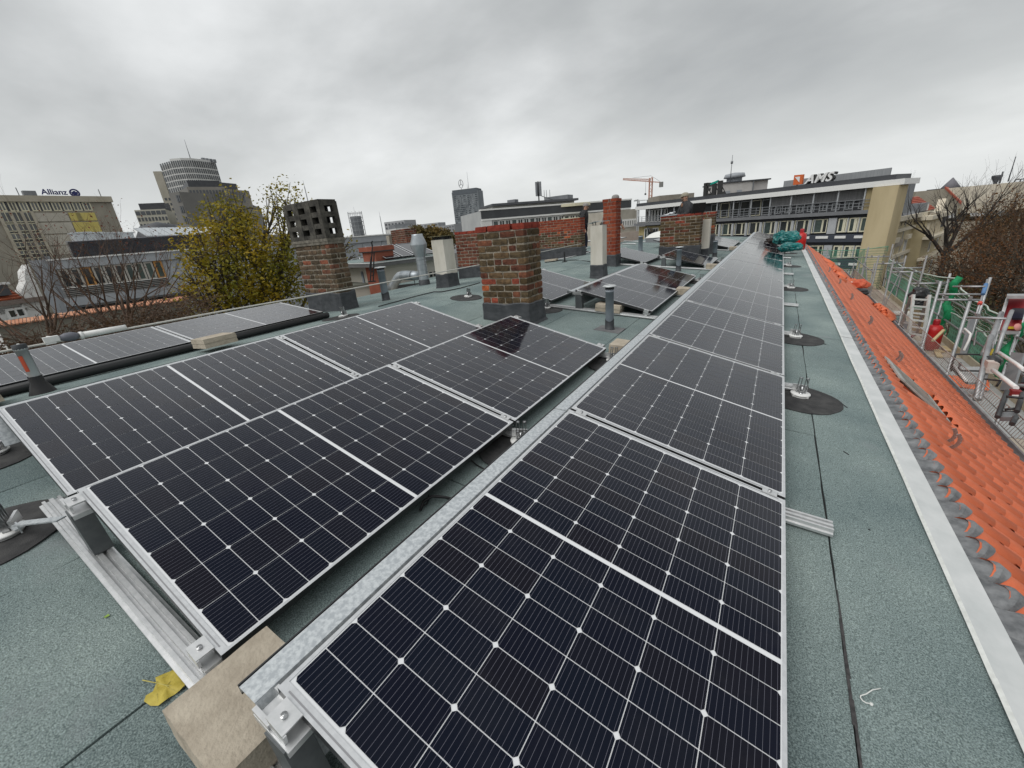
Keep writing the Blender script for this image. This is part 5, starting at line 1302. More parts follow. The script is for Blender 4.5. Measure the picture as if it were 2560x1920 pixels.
seg('inner_side_wall', S_in, s_fin0, Lv['slab_t'], -.12, -1.6, -.1, mat('tan_shaded', (.27, .215, .11), (.33, .27, .15), .5, .9))
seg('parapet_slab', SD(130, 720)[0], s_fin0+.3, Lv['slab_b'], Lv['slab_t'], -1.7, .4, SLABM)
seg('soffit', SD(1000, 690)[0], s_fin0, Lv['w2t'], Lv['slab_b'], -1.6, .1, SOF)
def mods(s_from, s_to, pitch):
    out = []; s = s_from
    while s-pitch > s_to: out.append((s-pitch, s)); s -= pitch
    return out
s_bend = S(300, 1000)[0]; p2 = abs(SD(2010, 740)[0]-SD(1820, 745)[0]); 
MODS = mods(s_bend, SD(880, 760)[0], p2)
CREAMF = mat('cream_window_frame', (.66, .63, .47), (.72, .69, .54), 2, .5); PIL = mat('pale_pilaster', (.36, .375, .39), (.42, .435, .45), 1, .5)
def winrow(t_, b_):
    for k, (a0, a1) in enumerate(MODS):
        zz_ = zroof((a0+a1)/2); w = a1-a0; lo, hi = zz_+b_+.12, zz_+t_-.05
        F.box('pilaster', a0-.10, a0+.16, lo-.1, hi, -1.6, .12, PIL)
        F.window(a0+.2, a0+w*.66, lo, hi, GLASS if k % 3 else GLASS2, CREAMF, 1, .075, -.1); F.window(a0+w*.67, a1-.16, lo, hi, GLASS, CREAMF, 1, .075, -.1)
        F.box('jamb_bar', a0+.42, a0+.5, lo, hi, -.1, .05, PIL)
    # right hand bay
    st = (s_fin0-.25-s_bend)/3.05
    F.box('pilaster', s_bend-.02, s_bend+.75, zroof(s_bend)+b_, zroof(s_bend)+t_, -1.6, .1, PIL)
    for k in range(3):
        a0 = s_bend+.85+k*st*.93; lo, hi = zroof(a0)+b_+.12, zroof(a0)+t_-.05
        F.window(a0, a0+st*.52, lo, hi, GLASS2, CREAMF, 1, .12, -.1); F.window(a0+st*.53, a0+st*.80, lo, hi, GLASS, CREAMF, 1, .12, -.1)
        F.box('pilaster', a0+st*.82, a0+st*.91, lo, hi, -1.6, .08, PIL)
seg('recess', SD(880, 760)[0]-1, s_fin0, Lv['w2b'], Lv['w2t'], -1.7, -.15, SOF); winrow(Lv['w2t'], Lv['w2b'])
def slots(top, bot):
    zm = (top+bot)/2+.12
    for k in range(3): a0 = s_bend+.9+k*1.75; seg('light_slot', a0, a0+1.0, zm-.13, zm+.13, .2, .26, WHITEM)
    for k, (a0, a1) in enumerate(MODS[:6]):
        seg('light_slot', a0+.9, a0+2.1, zm-.13, zm+.13, .2, .26, WHITEM)
seg('navy_band', SD(980, 850)[0], s_fin0, Lv['nav_b'], Lv['nav_t'], -1.6, .2, NAVY); slots(Lv['nav_t'], Lv['nav_b'])
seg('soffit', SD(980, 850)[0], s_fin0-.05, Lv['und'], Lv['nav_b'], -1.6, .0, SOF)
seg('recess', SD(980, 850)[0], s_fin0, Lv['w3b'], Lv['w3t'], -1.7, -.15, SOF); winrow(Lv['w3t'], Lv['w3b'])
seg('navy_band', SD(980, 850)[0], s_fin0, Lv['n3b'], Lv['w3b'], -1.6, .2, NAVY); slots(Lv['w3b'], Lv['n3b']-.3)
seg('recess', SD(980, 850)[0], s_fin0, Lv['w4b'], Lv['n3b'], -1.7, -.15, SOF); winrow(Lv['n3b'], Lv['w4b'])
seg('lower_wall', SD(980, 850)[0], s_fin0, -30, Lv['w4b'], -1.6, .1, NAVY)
# recessed top floor
s_l = SD(880, 600)[0]; s_c = SD(1570, 500)[0]; s_p = SD(160, 640)[0]; s_lw = SD(400, 640)[0]
top, mid_, bot = -.12, dz_(560), Lv['slab_t']
seg('gallery_back', s_p, S_in, bot, top, -1.7, -1.55, DGREY)
seg('cladding', s_c, S_in, mid_, top-.05, -1.55, -1.1, CORR)
n_ = int((s_c-s_l)/1.35)
for k in range(n_):
    a0 = s_l+(s_c-s_l)*k/n_; a1 = s_l+(s_c-s_l)*(k+1)/n_; F.window(a0+.06, a1-.06, zroof(a0)+bot+.05, zroof(a0)+top-.15, GLASS, CREAMF if k % 3 == 1 else PIL, 1, .09, -1.5)
n_ = 8
for k in range(n_):
    a0 = s_c+(S_in-s_c)*k/n_; a1 = s_c+(S_in-s_c)*(k+1)/n_; F.window(a0+.25, a1-.2, zroof(a0)+bot+.1, zroof(a0)+mid_-.1, GLASS, PIL, 2, .1, -1.5)
for k in range(14):
    a0 = s_p+(S_in-s_p)*k/13; seg('gallery_post', a0-.06, a0+.06, bot, top, -.1, .02, PIL)
rl = (bot+.95, bot+.65, bot+.35)
for h in rl: seg('gallery_rail', s_p, s_fin0, h, h+.05, .02, .06, MGREY)
for k in range(40):
    a0 = s_p+(s_fin0-s_p)*k/40; seg('rail_post', a0-.025, a0+.025, bot, bot+1.0, .02, .07, MGREY)
n_ = 7
for k in range(n_):
    a0 = s_p+.2+(s_lw-s_p)*k/n_; F.window(a0, a0+(s_lw-s_p)/n_-.1, zroof(a0)+bot+.05, zroof(a0)+top-.15, GLASS, WHITEM, 1, .1, -1.5)
sl0, sl1 = SD(135, 760)[0], SD(420, 760)[0]; zl = SD(250, 735)[1]
F.box('side_bay', sl0, sl1, -21, zl, -6, -.6, mat('yellow_tiled_wall', (.40, .33, .15), (.46, .39, .2), 2, .8))
for k in range(4): a0 = sl0+1.3+k*1.7; F.window(a0, a0+1.2, zl-4.0, zl-.3, GLASS2, WHITEM, 2, .12, -.55)
# rooftop buildings
ZF = Facade('roof_plant_room', 'pale square plant room with a ventilator on the corner office roof', zd_(1085, 262), zd_(1430, 232), 6, zt-.5, mat('plant_room_panels', (.46, .44, .42), (.56, .54, .52), .6, .7), d=84)
ZF.box('side_part', ZF.pl.len, ZF.pl.len*1.52, zt-.5, ZF.z, -6, -.3, mat('plant_room_side', (.42, .40, .39), (.5, .48, .47), .6, .7)); ZF.box('roof_cap', -.2, ZF.pl.len*1.55, ZF.z, ZF.z+.2, -6, .2, DGREY)
ZF.box('downpipe', ZF.pl.len*.99, ZF.pl.len*1.01, zt, ZF.z, -.1, .2, MGREY)
q_ = ZF.pl.P(ZF.pl.len*.6, ZF.z, -2); g = MB(); g.lathe(q_, [(1.2, 0), (1.2, .8), (1.7, .9), (1.5, 1.5), (0, 1.7)], 12); g.build('ventilator', LGREY, ZF.t)
for a in (.12, .5): ZF.box('panel_door', ZF.pl.len*a, ZF.pl.len*(a+.16), zt+.3, ZF.z-1.2, 0, .06, LGREY)
g = MB(); q_ = ZF.pl.P(ZF.pl.len*.36, ZF.z, -1); g.cyl(q_, q_+up*4.3, .07, .04, 5); g.cyl(q_+up*3, q_+up*3.4, .2, .2, 6); g.build('antenna', MGREY, ZF.t)
ZG = Facade('concrete_plant_room', 'plain brown concrete plant room behind the sitting worker', zd_(390, 395), zd_(778, 362), 5, zt-.5, mat('brown_concrete', (.24, .215, .18), (.30, .275, .235), .8, .9), d=92)
# the two signs
def letters(name_, body, p_a, p_b, d, h_px, m, side, shear, lab, off=0.):
    pl = Plane(at(*p_a, d[0]), at(*p_b, d[1])); a0, z0_ = pl.hit(*p_a); a1, _ = pl.hit(*p_b)
    return pl, a0, a1, z0_
sg_ = thing('rooftop_sign', 'black rooftop letters with a green swoosh on the corner office', 'sign', at(1770, 492, 76))
BLK = mat('sign_black', (.022, .022, .021), rough=.5); GRN = mat('sign_green', (.0, .30, .22), rough=.5); SWH = mat('sign_white', (.78, .78, .77), rough=.4); SOR = mat('sign_orange', (.62, .13, .03), rough=.5)
pl = Plane(at(*zd_(890, 400), 77), at(*zd_(1110, 370), 75)); P = pl.P; H = lambda x, y: pl.hit(*zd_(x, y))
def sbar(g, x0, y0, x1, y1):            # screen rectangle on the sign plane, as a solid bar 0.4 m deep
    a, b_ = H(x0, y0), H(x1, y1); s0, s1 = min(a[0], b_[0]), max(a[0], b_[0]); q0, q1 = min(a[1], b_[1]), max(a[1], b_[1])
    g.hexa([P(s0, q0, .2), P(s1, q0, .2), P(s1, q0, -.2), P(s0, q0, -.2), P(s0, q1, .2), P(s1, q1, .2), P(s1, q1, -.2), P(s0, q1, -.2)])
g = MB(); sbar(g, 893, 256, 918, 400); sbar(g, 918, 256, 956, 282); sbar(g, 918, 316, 950, 340); sbar(g, 918, 374, 956, 398); g.build('letter_e', BLK, sg_)
g = MB(); sbar(g, 984, 268, 1012, 388); g.build('letter_t', BLK, sg_)
g = MB(); sbar(g, 1050, 232, 1076, 382); sbar(g, 1076, 352, 1108, 376); g.build('letter_l', BLK, sg_)
g = MB(); cr = [(962, 268), (985, 246), (1010, 238), (1045, 222)]
for k in range(3):
    (x0, y0), (x1, y1) = cr[k], cr[k+1]; A, B, C2, D2 = H(x0, y0), H(x1, y1), H(x1, y1+22), H(x0, y0+8+14*min(1, k))
    g.hexa([P(*A, .22), P(*B, .22), P(*C2, .22), P(*D2, .22), P(*A, -.18), P(*B, -.18), P(*C2, -.18), P(*D2, -.18)])
g.build('swoosh', GRN, sg_)
g = MB()
for x, y in ((915, 400), (1000, 392), (1065, 384)): a = H(x, y); g.bar(P(a[0], a[1]+.3, 0), P(a[0], zt, 0), .12, .12); g.bar(P(a[0], a[1]+1.4, 0), P(a[0]+.9, zt, -1.2), .1, .1)
g.build('post', DARKM, sg_)
sg_ = thing('rooftop_sign', 'rooftop sign with an orange arrow square and white italic letters on the corner office', 'sign', at(2040, 462, 60))
pl = Plane(at(*z5_(90, 155), 61), at(*z5_(440, 130), 59)); P = pl.P; H = lambda x, y: pl.hit(*z5_(x, y))
q4 = [H(88, 157), H(170, 148), H(184, 58), H(100, 66)]
g = MB(); g.hexa([P(*p, .12) for p in q4]+[P(*p, -.12) for p in q4]); bx = g.build('orange_square', SOR, sg_)
tri = [H(108, 84), H(155, 78), H(148, 132)]
g = MB(); g.add([P(*p, .15) for p in tri]+[P(*p, .10) for p in tri], [(0, 1, 2), (5, 4, 3), (0, 3, 4, 1), (1, 4, 5, 2), (2, 5, 3, 0)]); g.build('arrow_mark', SWH, bx)
b0, b1 = H(190, 142), H(462, 108); hh = (H(300, 52)[1]-H(300, 133)[1])
for dx, off, m_, nm in ((.16, -.22, BLK, 'letter_side'), (0, .0, SWH, 'lettering')):
    o = text_mesh('AMS', 1, .06 if nm == 'lettering' else .16, .28, nm, m_, None, None, 1.05, .022 if nm == 'lettering' else .03)
    xs2 = [v.co.x for v in o.data.vertices]; ys2 = [v.co.y for v in o.data.vertices]; w_ = max(xs2)-min(xs2); h_ = max(ys2)-min(ys2)
    sx_ = abs(b1[0]-b0[0])/w_; sy_ = hh/h_
    mm = facing(pl, b0[0]+dx, b0[1]-.05, off); sh = Matrix.Identity(4); sh[1][0] = (b1[1]-.0-b0[1])/abs(b1[0]-b0[0])*.30
    o.data.transform(mm @ sh @ Matrix.Diagonal((sx_, sy_, 1.2, 1))); o.data.transform(Matrix.Translation(-wl(sg_))); o.parent = sg_
g = MB()
for x, y in ((110, 160), (250, 150), (330, 140), (440, 125)): a = H(x, y); g.bar(P(a[0], a[1]+.3, -.2), P(a[0], zt, -.2), .12, .12)
a, b_ = H(180, 150), H(440, 128); g.bar(P(*a, -.2), P(*b_, -.2), .12, .12); g.build('post', DARKM, sg_)

# ------------------------------------------------------------------ old houses on the right
CRM = mat('cream_stucco', (.42, .355, .215), (.52, .45, .30), .4, .9); CRW = mat('pale_stucco_ornament', (.58, .52, .40), (.68, .62, .50), 2, .85)
F = Facade('stucco_house', 'old cream stucco house with an ornate gable beside the tan end wall', zA(1530, 850), zA(2050, 745), 12, -21, CRM, d=60)
S = lambda x, y: F.hit(zA(x, y)); P = F.pl.P; L_ = F.pl.len; zt = (F.p0.z+F.p1.z)/2
zrg = S(1700, 420)[1]
g = MB(); zz0, zz1 = F.p0.z+.1, F.p1.z+.1
g.hexa([P(-1, zz0, .3), P(L_*1.05, zz1, .3), P(L_*1.05, zz1, -6), P(-1, zz0, -6), P(-1, zrg, -4.0), P(L_*.62, zrg, -4.0), P(L_*.62, zrg, -5), P(-1, zrg, -5)]); g.build('roof', mat('slate_grey_roof', (.15, .155, .165), (.21, .215, .22), .8, .6), F.t)
g = MB(); g.hexa([P(-1, zz0-.45, .6), P(L_, zz1-.45, .6), P(L_, zz1-.45, 0), P(-1, zz0-.45, 0), P(-1, zz0, .6), P(L_, zz1, .6), P(L_, zz1, 0), P(-1, zz0, 0)]); g.build('cornice', CRW, F.t)
# red mansard part with dormer and ornate gable
rd0, rd1 = S(1840, 520)[0], S(2260, 420)[0]; zr0, zr1 = S(2050, 720)[1], S(2000, 455)[1]
for k in range(9):
    za, zb2 = zr0+(zr1-zr0)*k/9, zr0+(zr1-zr0)*(k+1)/9; o0, o1 = .25-2.0*k/9, .25-2.0*(k+1)/9
    g = MB(); a0 = rd0+(L_*.95-rd0)*(1-k/9)*1.0; g.hexa([P(a0, za, o0), P(rd1+1.2, za, o0), P(rd1+1.2, zb2, o1-.05), P(a0, zb2, o1-.05), P(a0, za+.1, o0+.05), P(rd1+1.2, za+.1, o0+.05), P(rd1+1.2, zb2+.03, o1), P(a0, zb2+.03, o1)]); g.build('tile_course', mat('bright_red_roof', (.32, .055, .025), (.40, .085, .04), 3, .7), F.t)
a0, a1 = S(1940, 640)[0], S(2065, 620)[0]; F.box('dormer', a0, a1, S(2000, 720)[1], S(2000, 575)[1], -2, .4, MGREY); F.box('dormer_window', a1-.7, a1-.1, S(2000, 715)[1], S(2000, 600)[1], .4, .45, WHITE)
zq = Zm(2280, 420, 280/2212.); Q = lambda x, y: F.hit(zq(x, y))
# bay front: wall standing proud, windows, gable
b0_, b1_ = S(1880, 950)[0], Q(440, 1000)[0]; ztb = Q(300, 950)[1]
F.box('bay_front', b0_, b1_, -21, ztb, 0, 1.1, CRM); F.box('cornice', b0_-.3, b1_+.4, ztb-.2, ztb+.25, 0, 1.5, CRW)
gp = [Q(180, 880), Q(420, 860), Q(410, 620), Q(395, 620), Q(300, 860)]
g = MB(); n = len(gp); g.add([P(a, z_, 1.3) for a, z_ in gp]+[P(a, z_, .6) for a, z_ in gp], [tuple(range(n)), tuple(range(2*n-1, n-1, -1))]+[(i, (i+1) % n, n+(i+1) % n, n+i) for i in range(n)]); g.build('ornate_gable', CRW, F.t)
zz_ = lambda y: Q(250, y)[1]
for k in range(5): s0 = b0_+.2+k*(b1_-b0_)*.145; F.box('column', s0, s0+.22, zz_(1270), zz_(1030), 1.1, 1.35, CRW)
s_w0, s_w1 = Q(335, 1100)[0], Q(400, 1100)[0]
F.box('loggia_opening', min(s_w0, s_w1)-.2, max(s_w0, s_w1)+.2, zz_(1200), zz_(1010), 1.1, 1.16, SOF)
F.box('balcony_ledge', b0_-.4, b1_+.3, zz_(1320), zz_(1280), 1.1, 1.9, CRW); F.box('balcony_ledge', b0_-.4, b1_+.3, zz_(1660), zz_(1620), 1.1, 1.8, CRW)
for k, fr_ in enumerate((.42, .80)):
    s0 = b0_+(b1_-b0_)*fr_-.4
    for zc0, zc1 in ((1580, 1400), (1980, 1760)): F.window(s0, s0+.95, zz_(zc0), zz_(zc1), GLASS, WHITEM, 1, .13, 1.1)
for r_ in range(3):
    zw = S(1600, 1250+r_*420)[1]
    F.box('string_course', 0, b0_, zw+.9, zw+1.25, 0, .25, CRW)
    for k in range(2): s0 = L_*.10+k*L_*.42; F.window(s0, s0+1.15, zw-2.6, zw-.2, GLASS, WHITEM, 2, .14, .0); F.box('window_surround', s0-.3, s0+1.45, zw-.15, zw+.35, 0, .3, CRW)
for k in range(8): s0 = L_*.02+k*L_*.115; F.box('attic_vent', s0, s0+.18, S(1600, 1000)[1], S(1600, 950)[1], 0, .03, SOF)
F.box('damaged_stucco', .2, L_*.42, S(1540, 1380)[1], S(1540, 1270)[1], 0, .12, mat('bare_stucco', (.30, .26, .22), (.44, .40, .35), 3, .95, bump=.03, bscale=5))
# large gable wall
F = Facade('gable_house', 'tall plain beige gable wall with a red roof edge behind the bare trees', zq(-80, 470), zq(1010, 720), 10, -21, mat('weathered_beige_render', (.30, .262, .20), (.40, .36, .29), .3, .95, detail=8), d=105, dd=92, ztop=-3)
Q = lambda x, y: F.hit(zq(x, y)); P = F.pl.P
gp = [Q(-80, 480), Q(420, 440), Q(620, 408), Q(700, 405), Q(1010, 715), Q(1015, 900), Q(-80, 900)]
g = MB(); n = len(gp); g.add([P(a, z_, .1) for a, z_ in gp]+[P(a, z_, -10) for a, z_ in gp], [tuple(range(n)), tuple(range(2*n-1, n-1, -1))]+[(i, (i+1) % n, n+(i+1) % n, n+i) for i in range(n)]); g.build('gable', MATS['weathered_beige_render'], F.t)
A, B = P(*Q(690, 400), .3), P(*Q(1010, 712), .3); C2 = at(*zq(1215, 690), 100); D2 = at(*zq(760, 430), 112)
g = MB(); g.hexa([A, B, C2, D2, A+up*.3, B+up*.3, C2+up*.3, D2+up*.3]); g.build('red_roof', mat('red_gable_roof', (.36, .075, .04), (.42, .105, .06), .8, .8), F.t)
g = MB(); g.hexa([B-up*.5, C2-up*.5, C2-up*20, B-up*20, B+Vector((.1, 1, -.5)), C2+Vector((.1, 1, -.5)), C2+Vector((.1, 1, -20)), B+Vector((.1, 1, -20))]); g.build('street_wall', CRM, F.t)
F.box('chimney_block', Q(140, 460)[0], Q(385, 450)[0], Q(250, 465)[1], Q(300, 430)[1], -4, -1, DGREY)
# church spire
t = thing('church_spire', 'thin dark church spire behind the red gable roof', 'spire', at(*zq(740, 440), 300)); p = at(*zq(745, 440), 300); h = at(*zq(790, 190), 300).z-p.z
g = MB(); g.cyl(p-up*30, p, 4.2, 4.2, 8); g.cyl(p, p+up*h, 4.4, .15, 8); g.build('spire', mat('spire_slate', (.16, .155, .17)), t)
# white terrace building, upper right
F = Facade('terrace_building', 'long white building with dark windows and set back roof storey at the upper right', zq(880, 440), zq(2300, 325), 14, -21, WHITE, d=150, dd=100)
Q = lambda x, y: F.hit(zq(x, y)); P = F.pl.P
for x0, x1, y0, y1 in ((1420, 1540, 520, 450), (1555, 1615, 515, 440), (1710, 1880, 495, 420), (1905, 2115, 480, 405), (2130, 2300, 465, 395), (1890, 2020, 650, 575), (2130, 2300, 640, 560), (1255, 1305, 690, 625), (1430, 1490, 665, 610), (1520, 1560, 640, 600), (1680, 1780, 640, 590)):
    a, b_ = Q(x0, y0), Q(x1, y1); F.window(min(a[0], b_[0]), max(a[0], b_[0]), min(a[1], b_[1]), max(a[1], b_[1]), GLASS, MGREY, 2, .12)
a, b_ = Q(1010, 560), Q(2300, 480); F.box('ledge', a[0], b_[0], (a[1]+b_[1])/2-.15, (a[1]+b_[1])/2+.1, 0, .5, MGREY)
a, b_ = Q(1130, 545)[0], Q(1210, 400)[0]; F.box('rain_recess', a, b_, F.z-6, F.z-.2, 0, .03, mat('recess_grey', (.20, .22, .20)))
z_m = lambda s: F.p0.z+(F.p1.z-F.p0.z)*s/F.pl.len
for x0, x1, y1 in ((890, 1150, 395), (1340, 1470, 340), (1470, 1700, 315), (1700, 2010, 300), (2010, 2300, 240)):
    a, b_ = Q(x0, y1+60), Q(x1, y1); F.box('roof_storey', a[0], b_[0], z_m(a[0])-1.5, b_[1], -9, -2.5, MGREY if x0 != 1340 else LGREY)
g = MB(); q_ = P(*Q(1340, 340), -2); g.lathe(q_, [(.25, -1), (.3, .3), (.75, 1.1), (.75, 1.5), (0, 1.55)], 10); q_ = P(*Q(1420, 330), -2); g.cyl(q_, q_+up*2, .15, .12, 5); q_ = P(*Q(1570, 300), -2); g.cyl(q_, q_+up*4, .1, .06, 5)
a, b_ = P(*Q(1700, 262), -2), P(*Q(2200, 225), -2); g.bar(a, b_, .15, .15)
for k in range(6): q_ = a.lerp(b_, k/5); g.bar(q_, q_-up*2.5, .1, .1)
g.build('roof_fitting', DGREY, F.t)
# ------------------------------------------------------------------ trees
def limb(g, p, d, ln, r, depth, spread, tips, rs, up_=.15, n=5, taper=.62, seg=3, droop=0.):
    pts = [p.copy()]; rad = [r]; q_ = p.copy(); dd = d.normalized()
    for k in range(seg):
        dd = (dd+Vector((rs.uniform(-1, 1), rs.uniform(-1, 1), rs.uniform(-1, 1)))*.16+Vector((0, 0, up_-droop*k))*.12).normalized()
        q_ = q_+dd*(ln/seg); pts.append(q_.copy()); rad.append(r*(1-(1-taper)*(k+1)/seg))
    g.tube(pts, rad, n if r > .02 else 3, False)
    if depth == 0:
        tips.append((q_, dd)); return
    for k in range(rs.choice((2, 3, 3)) if depth > 1 else 3):
        nd = (dd+Vector((rs.uniform(-1, 1), rs.uniform(-1, 1), rs.uniform(-.7, 1)))*spread).normalized()
        i = rs.choice((1, 2, 3)) if k else 3
        limb(g, pts[min(i, seg)], nd, ln*rs.uniform(.58, .84), rad[min(i, seg)]*.66, depth-1, spread, tips, rs, up_, n, taper, seg, droop)
def leaf_mesh(pts, size, rs, per=1, flat=.3):
    """many small folded leaf faces round the given points"""
    vs, fs = [], []
    for p, sp in pts:
        for _ in range(per):
            c = p+Vector((rs.gauss(0, 1), rs.gauss(0, 1), rs.gauss(0, 1)))*sp
            n = Vector((rs.uniform(-1, 1), rs.uniform(-1, 1), rs.uniform(-.2, 1)+flat)).normalized(); t = n.orthogonal().normalized()
            t = Matrix.Rotation(rs.uniform(0, 2*PI), 3, n) @ t; b_ = n.cross(t); s = size*rs.uniform(.6, 1.35); k = len(vs)
            vs += [c-t*s, c+b_*s*.62+n*s*.12, c+t*s*1.1, c-b_*s*.62+n*s*.12]; fs.append((k, k+1, k+2, k+3))
    return vs, fs
def leaf_mat(name, cols, scale=.55):
    m = bpy.data.materials.new(name); m.use_nodes = True; t = m.node_tree; b = t.nodes['Principled BSDF']; nn = t.nodes.new; lk = t.links.new
    gm = nn('ShaderNodeNewGeometry'); n1_ = nn('ShaderNodeTexNoise'); n1_.inputs['Scale'].default_value = scale; n1_.inputs['Detail'].default_value = 7; n1_.inputs['Roughness'].default_value = .75; lk(gm.outputs['Position'], n1_.inputs['Vector'])
    cr = nn('ShaderNodeValToRGB'); e = cr.color_ramp.elements; n = len(cols)
    e[0].position, e[0].color = .30, (*cols[0], 1); e[1].position, e[1].color = .70, (*cols[-1], 1)
    for i in range(1, n-1): e.new(.30+.40*i/(n-1)).color = (*cols[i], 1)
    lk(n1_.outputs[0], cr.inputs[0]); lk(cr.outputs[0], b.inputs['Base Color']); b.inputs['Roughness'].default_value = .6; b.inputs['Specular IOR Level'].default_value = .3
    b.inputs['Subsurface Weight'].default_value = 0
    tr = nn('ShaderNodeBsdfTranslucent'); lk(cr.outputs[0], tr.inputs[0]); ms = nn('ShaderNodeMixShader'); ms.inputs[0].default_value = .28
    out = t.nodes['Material Output']; lk(b.outputs[0], ms.inputs[1]); lk(tr.outputs[0], ms.inputs[2]); lk(ms.outputs[0], out.inputs[0])
    return m
BARK = mat('bark', (.045, .036, .026), (.09, .075, .055), 6, .95, coord='Object')
BARKB = mat('brown_twigs', (.060, .038, .026), (.12, .075, .05), 2.5, .9, coord='Object')
LY = leaf_mat('yellow_green_leaf', [(.10, .125, .016), (.19, .18, .018), (.36, .27, .022), (.50, .33, .03)], .8)
LO = leaf_mat('rust_leaf', [(.05, .035, .018), (.10, .050, .022), (.16, .070, .026), (.10, .085, .03)], .35)
LG = leaf_mat('olive_leaf', [(.035, .032, .014), (.065, .055, .018), (.11, .075, .02)], .4)
LBG = leaf_mat('autumn_mass_leaf', [(.09, .08, .03), (.16, .12, .04), (.24, .16, .05)], .12)
# big yellow maple: blobs of foliage given by photo position and distance
rs = random.Random(12)
def crown_tree(name, label, trunk_px, d, blobs, lm, size, per_m3, limbs=7, tr=.28, zb=-21, seed=1, hollow=.35, twig=.02):
    rs = random.Random(seed); base = at(*trunk_px, d); base.z = zb
    t = thing(name, label, 'tree', base)
    cs = []
    for bx, by, rp, dd in blobs:
        c = at(bx, by, d+dd); cs.append((c, rp/FPX*(d+dd)*1.02))
    g = MB(); low = min(c.z-r for c, r in cs); mid = Vector((base.x, base.y, low-1.0))
    g.tube([base, base.lerp(mid, .5)+Vector((.15, .1, 0)), mid], [tr, tr*.85, tr*.7], 8, False)
    for c, r in cs:
        m = mid.lerp(c, .5)+Vector((rs.uniform(-.4, .4), rs.uniform(-.4, .4), rs.uniform(0, .5))); g.tube([mid+Vector((0, 0, rs.uniform(-1, .3))), m, c], [tr*.34, tr*.2, tr*.08], 5, False)
        for k in range(limbs):
            dr = Vector((rs.gauss(0, 1), rs.gauss(0, 1), rs.gauss(.3, 1))).normalized(); st = m.lerp(c, rs.uniform(.3, 1)); e_ = c+dr*r*.95
            g.tube([st, st.lerp(e_, .5)+Vector((0, 0, .08*r)), e_], [twig*1.6, twig, twig*.4], 3, False)
    g.build('trunk', BARK, t, fix=False)
    pts = []
    for c, r in cs:
        n = int(per_m3*r*r*r)
        k = 0
        while k < n:
            v = Vector((rs.uniform(-1, 1), rs.uniform(-1, 1), rs.uniform(-1, 1)))
            if v.length > 1 or v.length < hollow: continue
            q_ = c+v*r
            if noise.noise(q_*(1.5/ max(.5, r*.5)))+.5*noise.noise(q_*2.6) < -.04: k += .30; continue
            pts.append((q_, .07+size*.4)); k += 1
    vs, fs = leaf_mesh(pts, size, rs)
    me = bpy.data.meshes.new('crown'); me.from_pydata([v-base for v in vs], [], fs); me.materials.append(lm); mkobj('crown', me, t)
    return t
YB = [(545, 575, 48, 0), (598, 520, 38, 1.0), (560, 545, 45, .5), (515, 625, 55, -.5), (590, 620, 62, 0), (655, 600, 60, .8), (540, 690, 62, -.6), (610, 700, 75, 0), (680, 680, 75, .6), (500, 745, 45, -.8), (560, 765, 55, -.5), (640, 770, 70, 0), (700, 750, 55, .4), (720, 640, 45, .8), (476, 620, 26, -.4), (480, 700, 30, -.6),
      (715, 498, 40, 1.5), (690, 520, 26, 1.4), (748, 515, 22, 1.6), (870, 610, 20, 2.0), (878, 640, 16, 2.0), (740, 580, 35, 1.2), (730, 700, 50, .8), (610, 575, 38, .6)]
crown_tree('maple_tree', 'yellow green maple tree in the courtyard beside the vented chimney', (640, 900), 17.5, YB, LY, .055, 950, 9, .26, seed=4, hollow=.45)
crown_tree('shrub_tree', 'low yellow green tree top showing at the foot of the vented chimney', (910, 780), 17, [(900, 735, 24, 0), (925, 722, 16, 0)], LY, .07, 1500, 4, .08, seed=9)
# bare tree with brown twigs in front of the modern building
def bare_tree(name, label, px, d, zb, specs, ln, r, depth, m, seed, spread=.55, leaves=None, lsize=.05, per=2, group=None, sc_=1., up_=.2):
    rs = random.Random(seed); base = at(*px, d); t = thing(name, label, 'tree', (base.x, base.y, zb), group=group); tips = []; g = MB()
    g.tube([(base.x, base.y, zb), (base.x, base.y, base.z)], [r*1.8, r*1.2], 6, False)
    for dv in specs:
        dw = AX_R*dv[0]+Vector((0, 0, 1))*dv[1]+Vector((AX_F.x, AX_F.y, 0))*dv[2]
        limb(g, base, dw, ln*rs.uniform(.85, 1.1), r, depth, spread, tips, rs, up_)
    g.build('trunk', m, t, fix=False)
    if leaves:
        vs, fs = leaf_mesh([(p, .16*sc_) for p, _ in tips], lsize, rs, per); me = bpy.data.meshes.new('crown'); o_ = Vector((base.x, base.y, zb)); me.from_pydata([v-o_ for v in vs], [], fs); me.materials.append(leaves); mkobj('crown', me, t)
    return t
RB = leaf_mat('red_brown_leaf', [(.10, .030, .018), (.17, .050, .028), (.12, .06, .03)], 2)
bare_tree('bare_tree', 'bare brown branched tree before the window front of the modern building', (330, 870), 17, -21, [(-.5, 1, 0), (.1, 1, .2), (.55, .9, -.2), (-.9, .75, .1), (.2, 1, -.3), (-.2, 1, .3), (.9, .8, .1), (-.65, .9, -.2), (.4, 1, .3)], 1.75, .05, 4, BARKB, 3, .55, RB, .026, 1)
bare_tree('bare_tree', 'bare thin branched tree before the white gabled house', (130, 890), 16, -21, [(-.6, .8, 0), (.1, 1, .2), (.6, .8, -.2), (-.9, .7, .1), (.35, 1, .2)], 1.35, .04, 4, BARKB, 8, .6)
